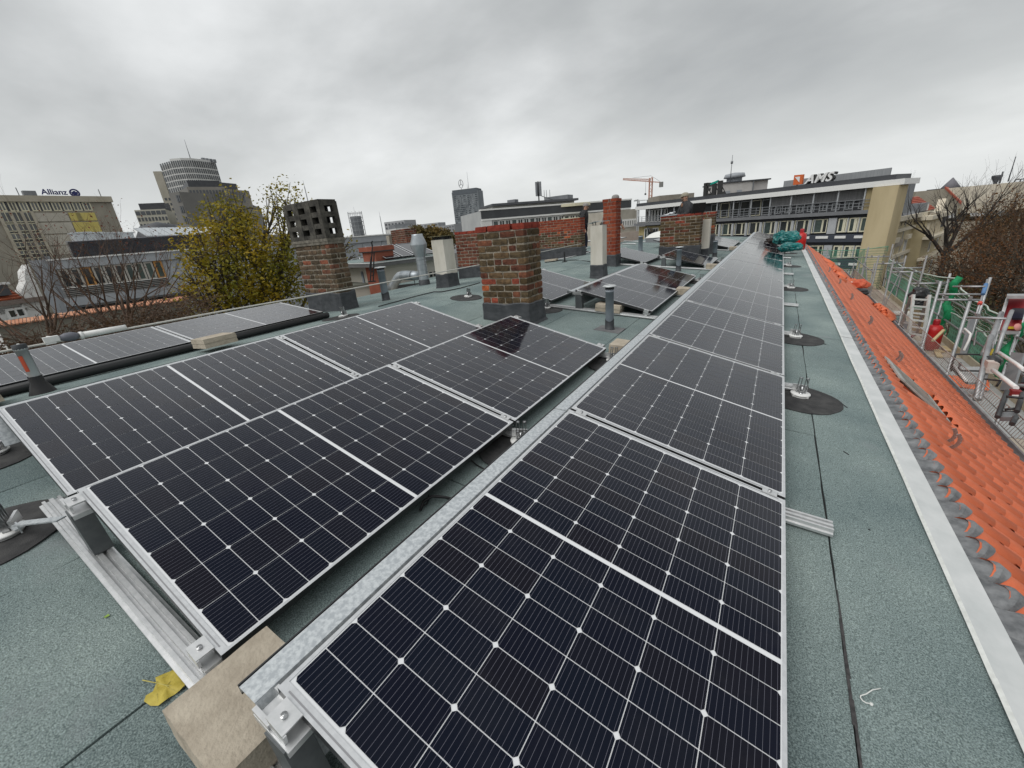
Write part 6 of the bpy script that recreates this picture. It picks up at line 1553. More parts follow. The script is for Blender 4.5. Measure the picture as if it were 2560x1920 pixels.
# ivy-like brown hedge along the courtyard edge
hp = []
rs = random.Random(2)
for k in range(2600):
    x = rs.uniform(-30, 520); y0_ = 905-(x*.245)-rs.uniform(-8, 30); hp.append((at(x, y0_, rs.uniform(11.5, 13)), .1))
g = MB()
for k in range(420):
    p = hp[rs.randrange(len(hp))][0]; q_ = p+Vector((rs.gauss(0, .3), rs.gauss(0, .3), rs.gauss(.1, .25))); g.tube([p, p.lerp(q_, .5)+Vector((0, 0, .05)), q_], .006, 3, False)
hb = at(240, 900, 12.3); t = thing('hedge', 'scrubby brown hedge top just over the courtyard edge behind the flat panels', 'hedge', (hb.x, hb.y, -3)); g.build('stems', BARKB, t, fix=False)
vs, fs = leaf_mesh(hp, .035, rs, 1); me = bpy.data.meshes.new('leaves'); me.from_pydata([v-Vector((hb.x, hb.y, -3)) for v in vs], [], fs); me.materials.append(leaf_mat('brown_hedge_leaf', [(.04, .025, .015), (.09, .055, .03), (.14, .085, .05)], 3)); o = mkobj('leaves', me, t); o['kind'] = 'stuff'
# autumn trees between the duct and the dark slab tower
for k, (px, py, rp, lb) in enumerate(((1045, 592, 24, 'olive autumn tree behind the cone topped duct'), (1085, 588, 22, 'olive brown autumn tree left of the dark slab tower'), (1118, 592, 17, 'small autumn tree at the foot of the dark slab tower'))):
    crown_tree('park_tree', lb, (px, py+40), 150, [(px, py, rp, 0), (px-rp*.6, py+10, rp*.8, 0), (px+rp*.6, py+8, rp*.8, 0), (px, py+25, rp, 0)], LBG, .5, 30, 4, .5, seed=40+k, twig=.08)
# trees along the street on the right
SEG = 'autumn street trees on the right'
bare_tree('street_tree', 'bare dark street tree in front of the beige gable wall', (2362, 640), 62, -21, [(-.25, 1, 0), (.25, 1, .1), (-.6, .9, .2), (.6, .9, -.1), (0, 1, -.2), (.1, 1, .3)], 3.1, .2, 4, mat('dark_bark', (.022, .018, .016), (.04, .033, .028), 3, .95), 21, .62, group=SEG, up_=.3)
bare_tree('street_tree', 'greyish bare street tree between the red gable roof and the white terrace building', (2452, 640), 78, -21, [(-.3, 1, 0), (.25, 1, .1), (0, 1, .2), (.5, .9, 0), (-.5, .9, 0)], 3.6, .16, 4, mat('grey_twigs', (.07, .06, .055), (.13, .11, .10), .5, .95), 22, .6, group=SEG, up_=.3)
TWB = mat('rust_twigs', (.055, .034, .022), (.11, .062, .035), .4, .95)
for k, (px, py, d, n_, lb) in enumerate(((2470, 690, 58, 7, 'broad brown half bare street tree at the right picture edge'), (2550, 660, 50, 7, 'brown half bare street tree cut off by the right picture edge'), (2500, 800, 46, 7, 'dark brown street tree behind the scaffold at the right edge'))):
    bare_tree('street_tree', lb, (px, py), d, -21, [(math.cos(a*.9)*.8, .8+.3*(a % 2), math.sin(a*1.7)*.6) for a in range(n_)], 2.1, .11, 5, TWB, 30+k, .75, LO, .075, 1, group=SEG, sc_=1.6)
crown_tree('street_tree', 'ochre topped round street tree under the white terrace building', (2500, 700), 70, [(2500, 565, 45, 0), (2475, 595, 50, 0), (2535, 590, 50, 0), (2500, 640, 60, 0), (2555, 550, 30, 2)], leaf_mat('ochre_leaf', [(.06, .042, .022), (.12, .070, .026), (.22, .125, .035)], .22), .10, 34, 34, .3, seed=51, twig=.035)
crown_tree('street_tree', 'rust and olive street tree in front of the cream stucco house', (2400, 860), 50, [(2400, 655, 45, 0), (2365, 690, 45, 0), (2440, 680, 50, 0), (2400, 720, 55, 0), (2345, 720, 30, 0), (2450, 740, 50, 0), (2400, 780, 60, 0), (2470, 620, 30, 0)], LO, .085, 62, 26, .3, seed=52, twig=.028)
crown_tree('street_tree', 'dark olive street tree low behind the green scaffold net', (2330, 860), 42, [(2370, 760, 45, 0), (2420, 800, 50, 0), (2320, 780, 35, 0), (2460, 840, 45, 0)], LG, .085, 70, 20, .25, seed=53, twig=.025)
crown_tree('street_tree', 'rust brown tree crown filling the right edge above the red hoist gate', (2560, 900), 44, [(2540, 720, 55, 0), (2500, 690, 50, 0), (2570, 640, 50, 0), (2480, 760, 50, 0), (2530, 780, 45, 0)], LO, .08, 46, 30, .28, seed=54, twig=.026)
# thin bare shrub before the tan stone end wall
bare_tree('bare_shrub', 'thin bare tree in front of the tan stone end wall below the net line', (2235, 780), 42, -21, [(-.5, 1, 0), (.1, 1, .2), (.6, .9, -.2), (-.8, .7, 0), (.8, .7, .1)], 1.9, .05, 3, mat('dark_twig', (.025, .02, .016)), 61, .6)
# ------------------------------------------------------------------ people
def skin_mesh(name, chains, m, parent, levels=1):
    """chains: lists of (point, radius); shared points join into one continuous skinned surface"""
    bm = bmesh.new(); sk = bm.verts.layers.skin.verify(); idx = {}; first = True
    def vert(p, r):
        nonlocal first
        k = tuple(round(c, 4) for c in p)
        if k not in idx:
            v = bm.verts.new(p); v[sk].radius = (r, r) if not isinstance(r, tuple) else r; v[sk].use_root = first; first = False; idx[k] = v
        return idx[k]
    for ch in chains:
        vs = [vert(p, r) for p, r in ch]
        for a, b_ in zip(vs, vs[1:]):
            if bm.edges.get((a, b_)) is None: bm.edges.new((a, b_))
    me = bpy.data.meshes.new(name+'_cage'); bm.to_mesh(me); bm.free()
    o = bpy.data.objects.new(name, me); COL.objects.link(o)
    o.modifiers.new('s', 'SKIN').use_smooth_shade = True; sb = o.modifiers.new('d', 'SUBSURF'); sb.levels = sb.render_levels = levels
    dg = bpy.context.evaluated_depsgraph_get(); dg.update(); me2 = bpy.data.meshes.new_from_object(o.evaluated_get(dg)); bpy.data.objects.remove(o)
    me2.materials.clear(); me2.materials.append(m); return mkobj(name, me2, parent)
SKIN = mat('skin', (.46, .27, .19), rough=.55); BEARD = mat('grey_brown_hair', (.10, .08, .065), (.17, .14, .12), 60, .8)
JBLK = mat('black_jacket', (.012, .012, .014), (.028, .028, .031), 14, .8, bump=.012, bscale=12); NAVYT = mat('navy_trousers', (.010, .013, .030), (.018, .022, .042), 9, .85, bump=.008, bscale=10)
JGRY = mat('grey_work_jacket', (.10, .105, .115), (.16, .165, .175), 9, .85, bump=.01, bscale=10); REFL = mat('reflective_band', (.62, .63, .62), rough=.4); CAPG = mat('grey_cap', (.22, .21, .20), (.30, .285, .27), 40, .85); CAPT = mat('tan_cap', (.27, .25, .19), (.35, .32, .26), 40, .85)
BOOT = mat('black_boot', (.012, .011, .011), rough=.6); SCARF = mat('brown_scarf', (.16, .085, .05), (.24, .13, .08), 30, .9)
def person(label, pos, face, sh=(.42, .42), arms=None, legs=None, jacket=JBLK, trousers=NAVYT, cap=CAPG, lean=0., band=False, scarf=None, H=1.76, beard=True, head_turn=0.):
    """face: heading in world xy; local frame x forward, y to the figure's left, z up"""
    yaw = math.atan2(face[1], face[0]); t = thing('person', label, 'person', pos, (0, 0, yaw)); t.scale = (H/1.76,)*3
    pel = Vector((0, 0, .95)); ch = Vector((.02+lean*.35, 0, 1.28)); nk = Vector((.03+lean*.5, 0, 1.50)); hb = nk+Vector((.03, 0, .045)); hc = hb+Vector((.01, 0, .085)); ht = hc+Vector((-.01, 0, .075))
    sl, sr = nk+Vector((-.01, .185, -.075)), nk+Vector((-.01, -.185, -.075))
    arms = arms or [((-.05, .06, -.29), (.04, .02, -.26)), ((-.05, -.06, -.29), (.04, -.02, -.26))]
    legs = legs or [((.02, .0, -.43), (-.02, .0, -.43)), ((.02, 0, -.43), (-.02, 0, -.43))]
    def V(a): return Vector(a)
    el, er = sl+V(arms[0][0]), sr+V(arms[1][0]); wl_, wr = el+V(arms[0][1]), er+V(arms[1][1])
    hl, hr = pel+V((0, .10, -.03)), pel+V((0, -.10, -.03)); kl, kr = hl+V(legs[0][0]), hr+V(legs[1][0]); al, ar = kl+V(legs[0][1]), kr+V(legs[1][1])
    ch_b = [[(pel, .13), (ch, .14), (nk, .062), (hb, .072), (hc, .092), (ht, .078)], [(ch, .14), (sl, .055), (el, .042), (wl_, .029)], [(ch, .14), (sr, .055), (er, .042), (wr, .029)],
            [(pel, .13), (hl, .085), (kl, .055), (al, .04)], [(pel, .13), (hr, .085), (kr, .055), (ar, .04)]]
    for w_, e_, s_ in ((wl_, el, 1), (wr, er, -1)):             # hands: palm, four fingers and a thumb
        d = (w_-e_).normalized(); side = Vector((0, s_, 0)).cross(d).normalized() if abs(d.y) < .9 else Vector((1, 0, 0)); up2 = d.cross(side)
        pm = w_+d*.05; ch_b.append([(w_, .029), (pm, .030)])
        for k, (o_, ln) in enumerate(((-.027, .07), (-.009, .08), (.009, .076), (.027, .06))):
            r0 = pm+side*o_+d*.025; ch_b.append([(pm, .030), (r0, .010), (r0+d*ln*.5+up2*.006, .009), (r0+d*ln+up2*.022, .008)])
        ch_b.append([(w_+d*.012, .016), (w_+d*.03+side*.035, .011), (w_+d*.07+side*.048, .009)])
    skin_mesh('body', ch_b, SKIN, t)
    g = MB(); fx = hc+Vector((.088, 0, .0))
    g.hexa([fx+V((-.01, -.014, -.03)), fx+V((.024, -.010, -.028)), fx+V((.024, .010, -.028)), fx+V((-.01, .014, -.03)), fx+V((-.01, -.008, .02)), fx+V((.004, -.006, .02)), fx+V((.004, .006, .02)), fx+V((-.01, .008, .02))]); g.build('nose', SKIN, t, local=True)
    for s_ in (-1, 1):
        g = MB(); g.lathe(hc+V((.078, s_*.033, .014)), [(0, .012), (.009, .009), (.012, 0)], 8, (1, 0, 0)); g.build('eye', mat('eye_dark', (.02, .015, .012), rough=.3), t, local=True)
        g = MB(); g.lathe(hc+V((-.005, s_*.088, -.01)), [(0, .014), (.016, .012), (.024, 0)], 8, (0, s_, 0)); g.build('ear', SKIN, t, local=True)
    if beard: skin_mesh('beard', [[(hc+V((.066, .052, -.045)), .026), (hc+V((.086, 0, -.062)), .030), (hc+V((.066, -.052, -.045)), .026)], [(hc+V((.086, 0, -.062)), .03), (hc+V((.078, 0, -.092)), .024)]], BEARD, t)
    g = MB(); g.lathe(hc+V((.085, 0, -.04)), [(0, .012), (.018, .008), (.02, 0)], 8, (1, 0, 0)); g.build('mouth', mat('lip', (.30, .13, .11)), t, local=True)
    skin_mesh('hair', [[(hc+V((-.06, .03, -.02)), .05), (hc+V((-.055, 0, .01)), .062), (hc+V((-.06, -.03, -.02)), .05)]], BEARD, t)
    g = MB(); g.lathe(hc+V((-.008, 0, .028)), [(.106, 0), (.107, .03), (.098, .062), (.07, .088), (.03, .1), (0, .102)], 16)
    g.build('cap', cap, t, local=True)
    g = MB(); n = 8; top = [hc+V((.085+.085*math.cos(a)*1.0, .078*math.sin(a), .030-.012*math.cos(a))) for a in [(-PI/2+PI*k/n) for k in range(n+1)]]
    g.add(top+[p-V((0, 0, .008)) for p in top], [tuple(range(n+1)), tuple(range(2*n+1, n, -1))]+[(k, k+1, n+2+k, n+1+k) for k in range(n)]); g.build('cap_peak', cap, t, local=True)
    j = .022
    skin_mesh('jacket', [[(pel+V((0, 0, -.10)), (.205, .18)), (pel+V((0, 0, .08)), (.20, .175)), (ch, (.235, .20)), (nk+V((-.005, 0, -.05)), .15), (nk+V((.008, 0, .05)), .105)],
                         [(ch, (.235, .20)), (sl, .105), (el, .080), (el.lerp(wl_, .94), .060)], [(ch, (.235, .20)), (sr, .105), (er, .080), (er.lerp(wr, .94), .060)]], jacket, t)
    skin_mesh('trousers', [[(pel+V((0, 0, .03)), (.165, .145)), (hl, .12), (kl, .092), (kl.lerp(al, .98), .085)], [(pel+V((0, 0, .03)), (.165, .145)), (hr, .12), (kr, .092), (kr.lerp(ar, .98), .085)]], trousers, t)
    for a in (al, ar):
        skin_mesh('boot', [[(a+V((0, 0, .04)), .068), (a+V((0, 0, -.03)), .066), (a+V((.07, 0, -.045)), .058), (a+V((.19, 0, -.055)), .046)]], BOOT, t)
        if band: g = MB(); k_ = kl if a is al else kr; p0, p1 = a.lerp(k_, .20), a.lerp(k_, .36); g.cyl(p0, p1, .088, .090, 14); g.build('reflective_band', REFL, t, local=True)
    if scarf: skin_mesh('scarf', [[(nk+V((.06, .07, -.02)), .05), (nk+V((.085, 0, -.005)), .055), (nk+V((.06, -.07, -.02)), .05), (nk+V((-.05, 0, .0)), .06)], [(nk+V((.085, 0, -.005)), .055), (nk+V((.10, 0, -.14)), .05)]], scarf, t)
    return t
rgt = Vector((AX_R.x, AX_R.y, 0)).normalized(); fwd = Vector((AX_F.x, AX_F.y, 0)).normalized()
def ground_at(px, py): p = onroof(px, py); return p
pm1 = Vector((-6.58, 13.55, roofz(-6.6)))
person('bearded man in a black jacket, navy trousers and grey cap, elbow on the wall chimney', pm1, rgt*.97-fwd*.22,
       arms=[((-.17, .14, .02), (.10, .12, -.14)), ((-.12, -.02, -.28), (.10, -.02, -.25))], legs=[((.10, .02, -.42), (-.05, 0, -.43)), ((-.02, -.02, -.43), (-.06, 0, -.43))], band=True, lean=.12, H=1.80)
pm2 = Vector((-2.50, 11.75, roofz(-2.5)))
person('man in a tan cap and brown scarf working at the laptop on the chimney', pm2, -rgt*.98-fwd*.1,
       arms=[((.10, .06, -.27), (.24, -.02, -.02)), ((.08, -.06, -.27), (.24, .04, .0))], jacket=JGRYD if 'JGRYD' in globals() else mat('dark_grey_jacket', (.022, .023, .025), (.045, .046, .05), 14, .85, bump=.012, bscale=12), cap=CAPT, scarf=SCARF, lean=.18, H=1.80)
pm3 = Vector((-4.42, 10.15, roofz(-4.4)))
person('person in a grey work jacket mostly hidden behind the slim red chimney', pm3, rgt*.8-fwd*.5, jacket=JGRY, trousers=JGRY, lean=.35, arms=[((.05, .04, -.28), (.12, -.02, -.22)), ((.02, -.07, -.28), (.06, .0, -.27))], H=1.72, beard=False)
# laptop and papers on the chimney
top = .10+1.255
t = thing('laptop', 'open dark laptop standing on the brick chimney in front of the man', 'laptop', (-2.21, 10.98, top-.03))
LAP = mat('laptop_dark', (.030, .028, .028), rough=.35, metal=.5)
c = Vector((-2.21, 11.0, top-.022)); ux = rgt*.9+fwd*.1; ux.normalize(); uy = Vector((-ux.y, ux.x, 0))
def obb(g, c, ux, uy, uz, dx, dy, dz):
    pts = []
    for e in (-1, 1):
        for a, b_ in ((-1, -1), (1, -1), (1, 1), (-1, 1)): pts.append(c+ux*a*dx/2+uy*b_*dy/2+uz*e*dz/2)
    g.hexa(pts)
g = MB(); obb(g, c, ux, uy, up, .36, .25, .016); g.build('base', LAP, t)
g = MB(); tilt_u = (up+uy*-.18).normalized(); obb(g, c-uy*.135+tilt_u*.125, ux, tilt_u, uy, .36, .25, .010); sc2 = g.build('screen', LAP, t)
g = MB(); cc = c-uy*.142+tilt_u*.13-uy*.004; nrm = (uy*-1+up*-.18).normalized(); g.lathe(cc, [(0, .002), (.011, .002), (.012, 0)], 14, nrm); g.lathe(cc+tilt_u*.014+ux*.003, [(0, .002), (.004, .0)], 8, nrm); g.build('lid_mark', mat('lid_mark_dark', (.006, .006, .006), rough=.15), sc2)
t = MB(); rs = random.Random(4)
for k in range(5): p = Vector((-2.98+.05*k, 10.95+rs.uniform(-.05, .05), top+.0+.012*k)); obb(t, p, Vector((1, rs.uniform(-.3, .3), rs.uniform(-.2, .2))).normalized(), Vector((0, 1, rs.uniform(-.3, .3))).normalized(), up, .10, .09, .012)
tag(t.build('crumpled_paper', mat('white_paper', (.66, .68, .70), rough=.6)), 'small crumpled white wrapping on the zinc cover of the laptop chimney', 'paper')

# ------------------------------------------------------------------ safety line with its tensioner and post
LX = -5.7
ROPE = mat('pale_rope', (.50, .49, .45), (.62, .61, .57), 90, .8)
g = MB(); pts = [Vector((LX, -4.0, .72)), Vector((LX, -1.385, .70)), Vector((LX, .28, .695)), Vector((LX, 2.2, .67)), Vector((LX, 5.5, .66)), Vector((LX-.3, 12.0, .68))]
g.tube(pts, .0105, 6); tag(g.build('safety_line', ROPE), 'taut pale safety rope stretched along the ridge in front of the chimneys', 'rope')
t = thing('line_tensioner', 'white and grey shock absorber tube on the safety rope above the flat panels', 'tensioner', (LX, -1.0, .69))
a, b_ = onx(315, 818, LX), onx(205, 838, LX); g = MB(); g.cyl(a, b_, .026, .03, 12); g.cyl(b_+(a-b_)*.02, b_-(a-b_)*.05, .036, .036, 12); g.build('tube', WHITEM, t)
c2, d2 = onx(196, 838, LX), onx(150, 846, LX); g = MB(); g.tube([c2, c2.lerp(d2, .3), c2.lerp(d2, .7), d2], [.026, .042, .04, .024], 10); g.build('sleeve', mat('grey_sleeve', (.13, .135, .16), rough=.6), t)
e2 = onx(116, 845, LX); g = MB(); g.tube([d2, e2], [.020, .018], 8); g.box(onx(128, 848, LX), (.04, .10, .05)); g.box(onx(126, 856, LX), (.03, .07, .03)); g.build('clamp', WHITEM, t)
t = thing('anchor_post', 'silver anchor post with an orange red label and black foot in the dark gap', 'anchor post', (-5.6, -1.385, roofz(-5.6)))
zb = roofz(-5.6); g = MB(); g.lathe((-5.6, -1.39, zb), [(.10, -.02), (.075, .04), (.05, .10), (.046, .16)], 14); g.build('foot', BLACKP, t)
g = MB(); g.lathe((-5.6, -1.388, zb+.155), [(.040, 0), (.040, .24), (.046, .241), (.046, .255)], 16); g.build('tube', mat('post_silver', (.50, .51, .52), rough=.35, metal=.6), t)
g = MB(); g.lathe((-5.6, -1.388, zb+.405), [(.046, 0), (.046, .04), (.0, .042)], 14); g.build('cap', mat('dark_cap', (.03, .035, .04)), t)
g = MB(); g.cyl((-5.6, -1.388, zb+.445), (LX, -1.385, .70), .012, .012, 6); g.lathe((LX, -1.385, .69), [(.03, 0), (.03, .02), (0, .022)], 10); g.build('rope_guide', WHITEM, t)
g = MB(); th0 = -1.2
for k in range(5): a0, a1 = th0+k*.16, th0+(k+1)*.16; g.quad(*[(-5.6+.0412*math.cos(a), -1.388+.0412*math.sin(a), z_) for a, z_ in ((a0, zb+.21), (a1, zb+.21), (a1, zb+.35), (a0, zb+.35))])
g.build('label', mat('orange_label', (.42, .06, .02), rough=.5), t)

# ------------------------------------------------------------------ duct with the cone head, bent duct
DUCT = mat('galvanised_duct', (.30, .335, .36), (.46, .49, .51), 7, .38, .55, stretch=(1, 1, .3), contrast=(.3, .7))
p = onz(1062, 712, .17, 0); px_ = Vector((-8.0, 6.25, .14))
d_ = (at(1062, 712, 1)-CAM); x0 = onroof(1062, 712); 
base = Vector((x0.x, x0.y, roofz(x0.x)))
k_ = (base-CAM).length/FPX
t = thing('cone_duct', 'tall galvanised spiral duct with a double cone cowl', 'duct', base)
h = lambda py: ony(1055, py, base.y).z-base.z
r0 = 11.5*k_; prof = [(r0, 0), (r0, h(640))]
g = MB(); g.lathe(base, prof, 20); g.build('pipe', DUCT, t)
g = MB()
for k in range(5):
    zk = h(640)*(.15+.17*k); pts = [base+Vector((r0*1.02*math.cos(a), r0*1.02*math.sin(a), zk+.05*a/(2*PI))) for a in [2*PI*i/16 for i in range(17)]]; g.tube(pts, .006, 4, False)
g.build('seam', DUCT, t)
R = 19*k_; g = MB(); g.lathe(base, [(r0, h(642)), (R, h(613)), (R, h(609)), (r0*1.1, h(588)), (r0*1.1, h(584)), (r0*.9, h(584)), (0, h(590))], 20); g.build('cowl', DUCT, t)
g = MB(); g.lathe(base, [(r0*1.15, -.1), (r0*1.12, .12), (r0, .14)], 18); g.build('collar', FLASH, t)
t = thing('bent_duct', 'thick ribbed silver duct bending over and down beside the cone topped duct', 'duct', base+Vector((-.9, 0, -.2)))
E1 = zc_(1320, 1170); E2 = zc_(1200, 1165); E3 = zc_(1010, 1165); E4 = zc_(930, 1215); E5 = zc_(860, 1330); E6 = zc_(790, 1420)
pts = [ony(*q_, base.y+.02) for q_ in (E1, E2, zc_(1100, 1160), E3, zc_(960, 1180), E4, zc_(895, 1270), E5, E6)]; R = 10.5*k_
g = MB(); g.tube(pts, [R*.9]+[R]*8, 16); g.build('pipe', DUCT, t)
g = MB()
for k in range(14):
    a = pts[1].lerp(pts[3], k/13); dd = (pts[3]-pts[1]).normalized(); g.tube([a+(dd.orthogonal()*math.cos(u)+dd.cross(dd.orthogonal())*math.sin(u)).normalized()*R*1.03 for u in [2*PI*i/14 for i in range(15)]], .006, 4, False)
g.build('rib', DUCT, t)
a = pts[1]; g = MB(); g.bar(a-Vector((0, 0, R)), Vector((a.x, a.y, roofz(a.x))), .012, .012); g.lathe((a.x-.011, a.y, a.z), [(R*1.05, 0), (R*1.06, .022)], 18, pts[3]-pts[1]); g.build('bracket', DARKM, t)

# ------------------------------------------------------------------ neighbouring roof: stair head with panels, brick stacks
NB = thing('stair_house', 'low white rendered roof house with grey panels on its flat roof', 'roof house', at(*zc_(1100, 1100), 14))
WH = mat('off_white_render', (.50, .475, .41), (.58, .555, .49), 1.2, .9)
pl = Plane(at(*zc_(690, 960), 14.5), at(*zc_(1620, 930), 15.6)); H = lambda x, y: pl.hit(*zc_(x, y)); P = pl.P
def pbox(g, s0, s1, z0, z1, o0, o1): return g.hexa([P(s0, z0, o1), P(s1, z0, o1), P(s1, z0, o0), P(s0, z0, o0), P(s0, z1, o1), P(s1, z1, o1), P(s1, z1, o0), P(s0, z1, o0)])
ze = H(1100, 930)[1]; s0, s1 = H(690, 980)[0], H(1640, 950)[0]
g = MB(); pbox(g, s0, s1, -3, ze-.02, -3.5, 0); g.build('wall', WH, NB)
g = MB(); pbox(g, s0-.55, s1+.2, ze-.02, ze+.09, -4, .35); g.build('eaves', mat('eaves_dark', (.10, .10, .10), (.15, .15, .15), 2, .6), NB)
g = MB(); pbox(g, s0-.57, s1+.2, ze+.092, ze+.115, -4, .37); g.build('roof_edge', STRIP, NB)
g = MB(); pbox(g, s0-.5, s1+.2, ze+.116, ze+.13, -4, .3); g.build('roof_felt', FELT, NB)
a = H(1475, 1110); g = MB(); pbox(g, a[0], a[0]+.10, H(1475, 1250)[1], a[1], 0, .02); pbox(g, a[0]+.18, a[0]+.28, H(1475, 1250)[1], a[1], 0, .02); g.build('window', GLASS, NB)
for k, (x0, x1) in enumerate(((700, 990), (940, 1230), (1180, 1560))):
    A, B = H(x0, 880)[0], H(x1, 850)[0]; z0_ = ze+.14
    g = MB(); th = .03
    q4 = [P(A, z0_+.03, .1), P(B, z0_+.03, .1), P(B, z0_+.42, -1.2), P(A, z0_+.42, -1.2)]; nz = Vector((0, 0, th)); g.hexa(q4+[q_+nz for q_ in q4]); o = g.build('solar_panel_unit', [CELL_FLAT if 'CELL_FLAT' in globals() else mat('distant_panel_glass', (.02, .02, .026), rough=.12)], NB)
    g = MB()
    for i in range(4): g.bar(q4[i]+nz*1.2, q4[(i+1) % 4]+nz*1.2, .03, .012)
    g.build('panel_frame', FRS, o)
    g = MB(); g.bar(P(A+.3, z0_, -.6), P(A+.3, z0_+.26, -.6), .04, .04); g.bar(P(A+.3, z0_, -.6), P(A+.55, z0_+.30, -.9), .03, .03); g.build('panel_support', DARKM, NB)
# terracotta box stack, brick stack and lower roof
t = thing('terracotta_stack', 'square terracotta red chimney stack beside the white roof house', 'chimney', at(*zc_(580, 1050), 14))
TER = mat('terracotta_cladding', (.22, .062, .035), (.28, .085, .05), 3, .8); pl = Plane(at(*zc_(475, 670), 14.4), at(*zc_(830, 640), 14.8)); H = lambda x, y: pl.hit(*zc_(x, y)); P = pl.P
zq_ = H(650, 750)[1]; L2 = pl.len
g = MB(); pbox(g, .08, L2, -2.5, zq_, -.8, 0); g.build('shaft', TER, t); g = MB(); pbox(g, 0, L2+.03, zq_, zq_+.03, -.85, .05); g.build('joint', DARKM, t); g = MB(); pbox(g, 0, L2+.03, zq_+.03, H(650, 655)[1], -.85, .05); g.build('head', TER, t)
K_ = Chimney('dark brick stack behind the white roof house', at(*zc_(1060, 640), 19).x, at(*zc_(1060, 640), 19).y, 1.5, .5, at(*zc_(1060, 640), 19).z-1.0, yaw=-.35)
K_.core(0, 1.62, MORT); K_.bricks(.1, 19, BR_DARK, P=.081)
g = MB(); g.box((-.95, -.1, .9), (.32, .5, 1.1)); g.build('rendered_end', mat('old_render', (.30, .27, .22), (.38, .35, .30), 6, .95), K_.t, local=True)
t = thing('lower_roof', 'lower grey felt roof behind the vented chimney carrying pale panels', 'roof', at(*zc_(250, 1250), 16))
pl = Plane(at(*zc_(60, 1400), 15.5), at(*zc_(620, 1250), 15.5)); P = pl.P; zl = pl.hit(*zc_(300, 1345))[1]
g = MB(); pbox(g, .2, pl.len+1.0, -4, zl, -9, 0); g.build('wall', WH, t); g = MB(); pbox(g, .1, pl.len+1.0, zl, zl+.05, -9, .1); g.build('felt', mat('olive_grey_felt', (.13, .135, .11), (.18, .185, .155), 3, .9), t)
pa = [zc_(150, 1110), zc_(490, 1040), zc_(440, 840), zc_(130, 920)]
A, B = at(*pa[0], 17), at(*pa[1], 17.5); C2, D2 = at(*pa[2], 19.2), at(*pa[3], 18.7)
t = thing('solar_panel', 'tilted pale solar panel field on the lower roof behind the vented chimney', 'solar panel', A)
g = MB(); nz = Vector((0, 0, .05)); g.hexa([A, B, C2, D2, A+nz, B+nz, C2+nz, D2+nz]); g.build('glass_sheet', mat('distant_panel_glass', (.02, .02, .026), rough=.12), t)
g = MB(); nz2 = nz*1.25
for f in (0, .33, .66, 1): g.bar(A.lerp(D2, f)+nz2, B.lerp(C2, f)+nz2, .035, .015)
for f in (0, .45, .8, 1): g.bar(A.lerp(B, f)+nz2, D2.lerp(C2, f)+nz2, .035, .015)
g.build('frame', FRS, t)
g = MB(); a = at(*zc_(310, 1100), 16); g.cyl(a-Vector((0, 0, .9)), a, .05, .05, 8); tag(g.build('vent_pipe', PIPE), 'small grey vent pipe on the lower roof behind the vented chimney', 'vent pipe')
t = thing('antenna_rack', 'black steel antenna stand with a hooked pole on the lower roof', 'antenna stand', at(*zc_(480, 1270), 13.2))
Z3 = lambda x, y: at(*zc_(x, y), 13.2)
g = MB()
for p0, p1 in (((455, 1255), (490, 660)), ((505, 1255), (520, 760)), ((440, 1080), (470, 840)), ((490, 660), (475, 590)), ((475, 590), (498, 570))): g.bar(Z3(*p0), Z3(*p1), .03, .03)
for y in (1100, 1170, 760): g.bar(Z3(462, y), Z3(512, y), .02, .02)
g.build('pole', BLACKP, t); g = MB(); g.bar(Z3(420, 1272), Z3(548, 1262), .16, .03); g.build('foot', BLACKP, t)
# black cable lying on the felt
g = MB(); CB_ = mat('black_cable', (.010, .010, .011), rough=.5)
def cable(label, pp, r=.009, z=.012, name='cable'):
    g = MB(); pts = []
    for k, q_ in enumerate(pp): p = onroof(*q_); pts.append(Vector((p.x, p.y, roofz(p.x)+z)))
    fine = []
    for k in range(len(pts)-1):
        for f in (0, .33, .66): fine.append(pts[k].lerp(pts[k+1], f)+Vector((noise.noise(pts[k]*3+Vector((f, 0, 0))), noise.noise(pts[k]*5+Vector((0, f, 0))), 0))*.015)
    fine.append(pts[-1]); g.tube(fine, r, 6); tag(g.build(name, CB_), label, 'cable')
cable('thin black cable snaking over the felt from the white pillar to the panels', [(946, 768), (990, 756), (1040, 742), (1085, 731), (1105, 731), (1150, 722), (1200, 708)])
cable('black cable by the foot of the wall chimney', [(1362, 657), (1400, 652), (1440, 651), (1475, 655)], .012)
g = MB(); q_ = [onroof(1052, 1282), onroof(1062, 1268), onroof(1085, 1258), onroof(1115, 1254), onroof(1150, 1254)]; g.tube([Vector((p.x, p.y, roofz(p.x)+.014+.03*math.sin(k*.9))) for k, p in enumerate(q_)], .008, 8); tag(g.build('cable_end', CB_), 'loose black cable end lying in the gap between the near panels', 'cable')
g = MB(); q_ = [onroof(1073, 1240), onroof(1074, 1256), onroof(1068, 1268), onroof(1056, 1275)]; g.tube([Vector((p.x, p.y, roofz(p.x)+.02+.05*(k == 0))) for k, p in enumerate(q_)], .004, 6); tag(g.build('thin_cable', CB_), 'thin black lead hanging from under the panel by the loose cable end', 'cable')
g = MB(); q_ = [onroof(1176, 1152), onroof(1192, 1166), onroof(1210, 1176), onroof(1230, 1181)]; g.tube([Vector((p.x, p.y, roofz(p.x)+.01)) for p in q_], .0045, 6); tag(g.build('thin_cable', CB_), 'thin black cable beside the white disc in the gap of the near panels', 'cable')
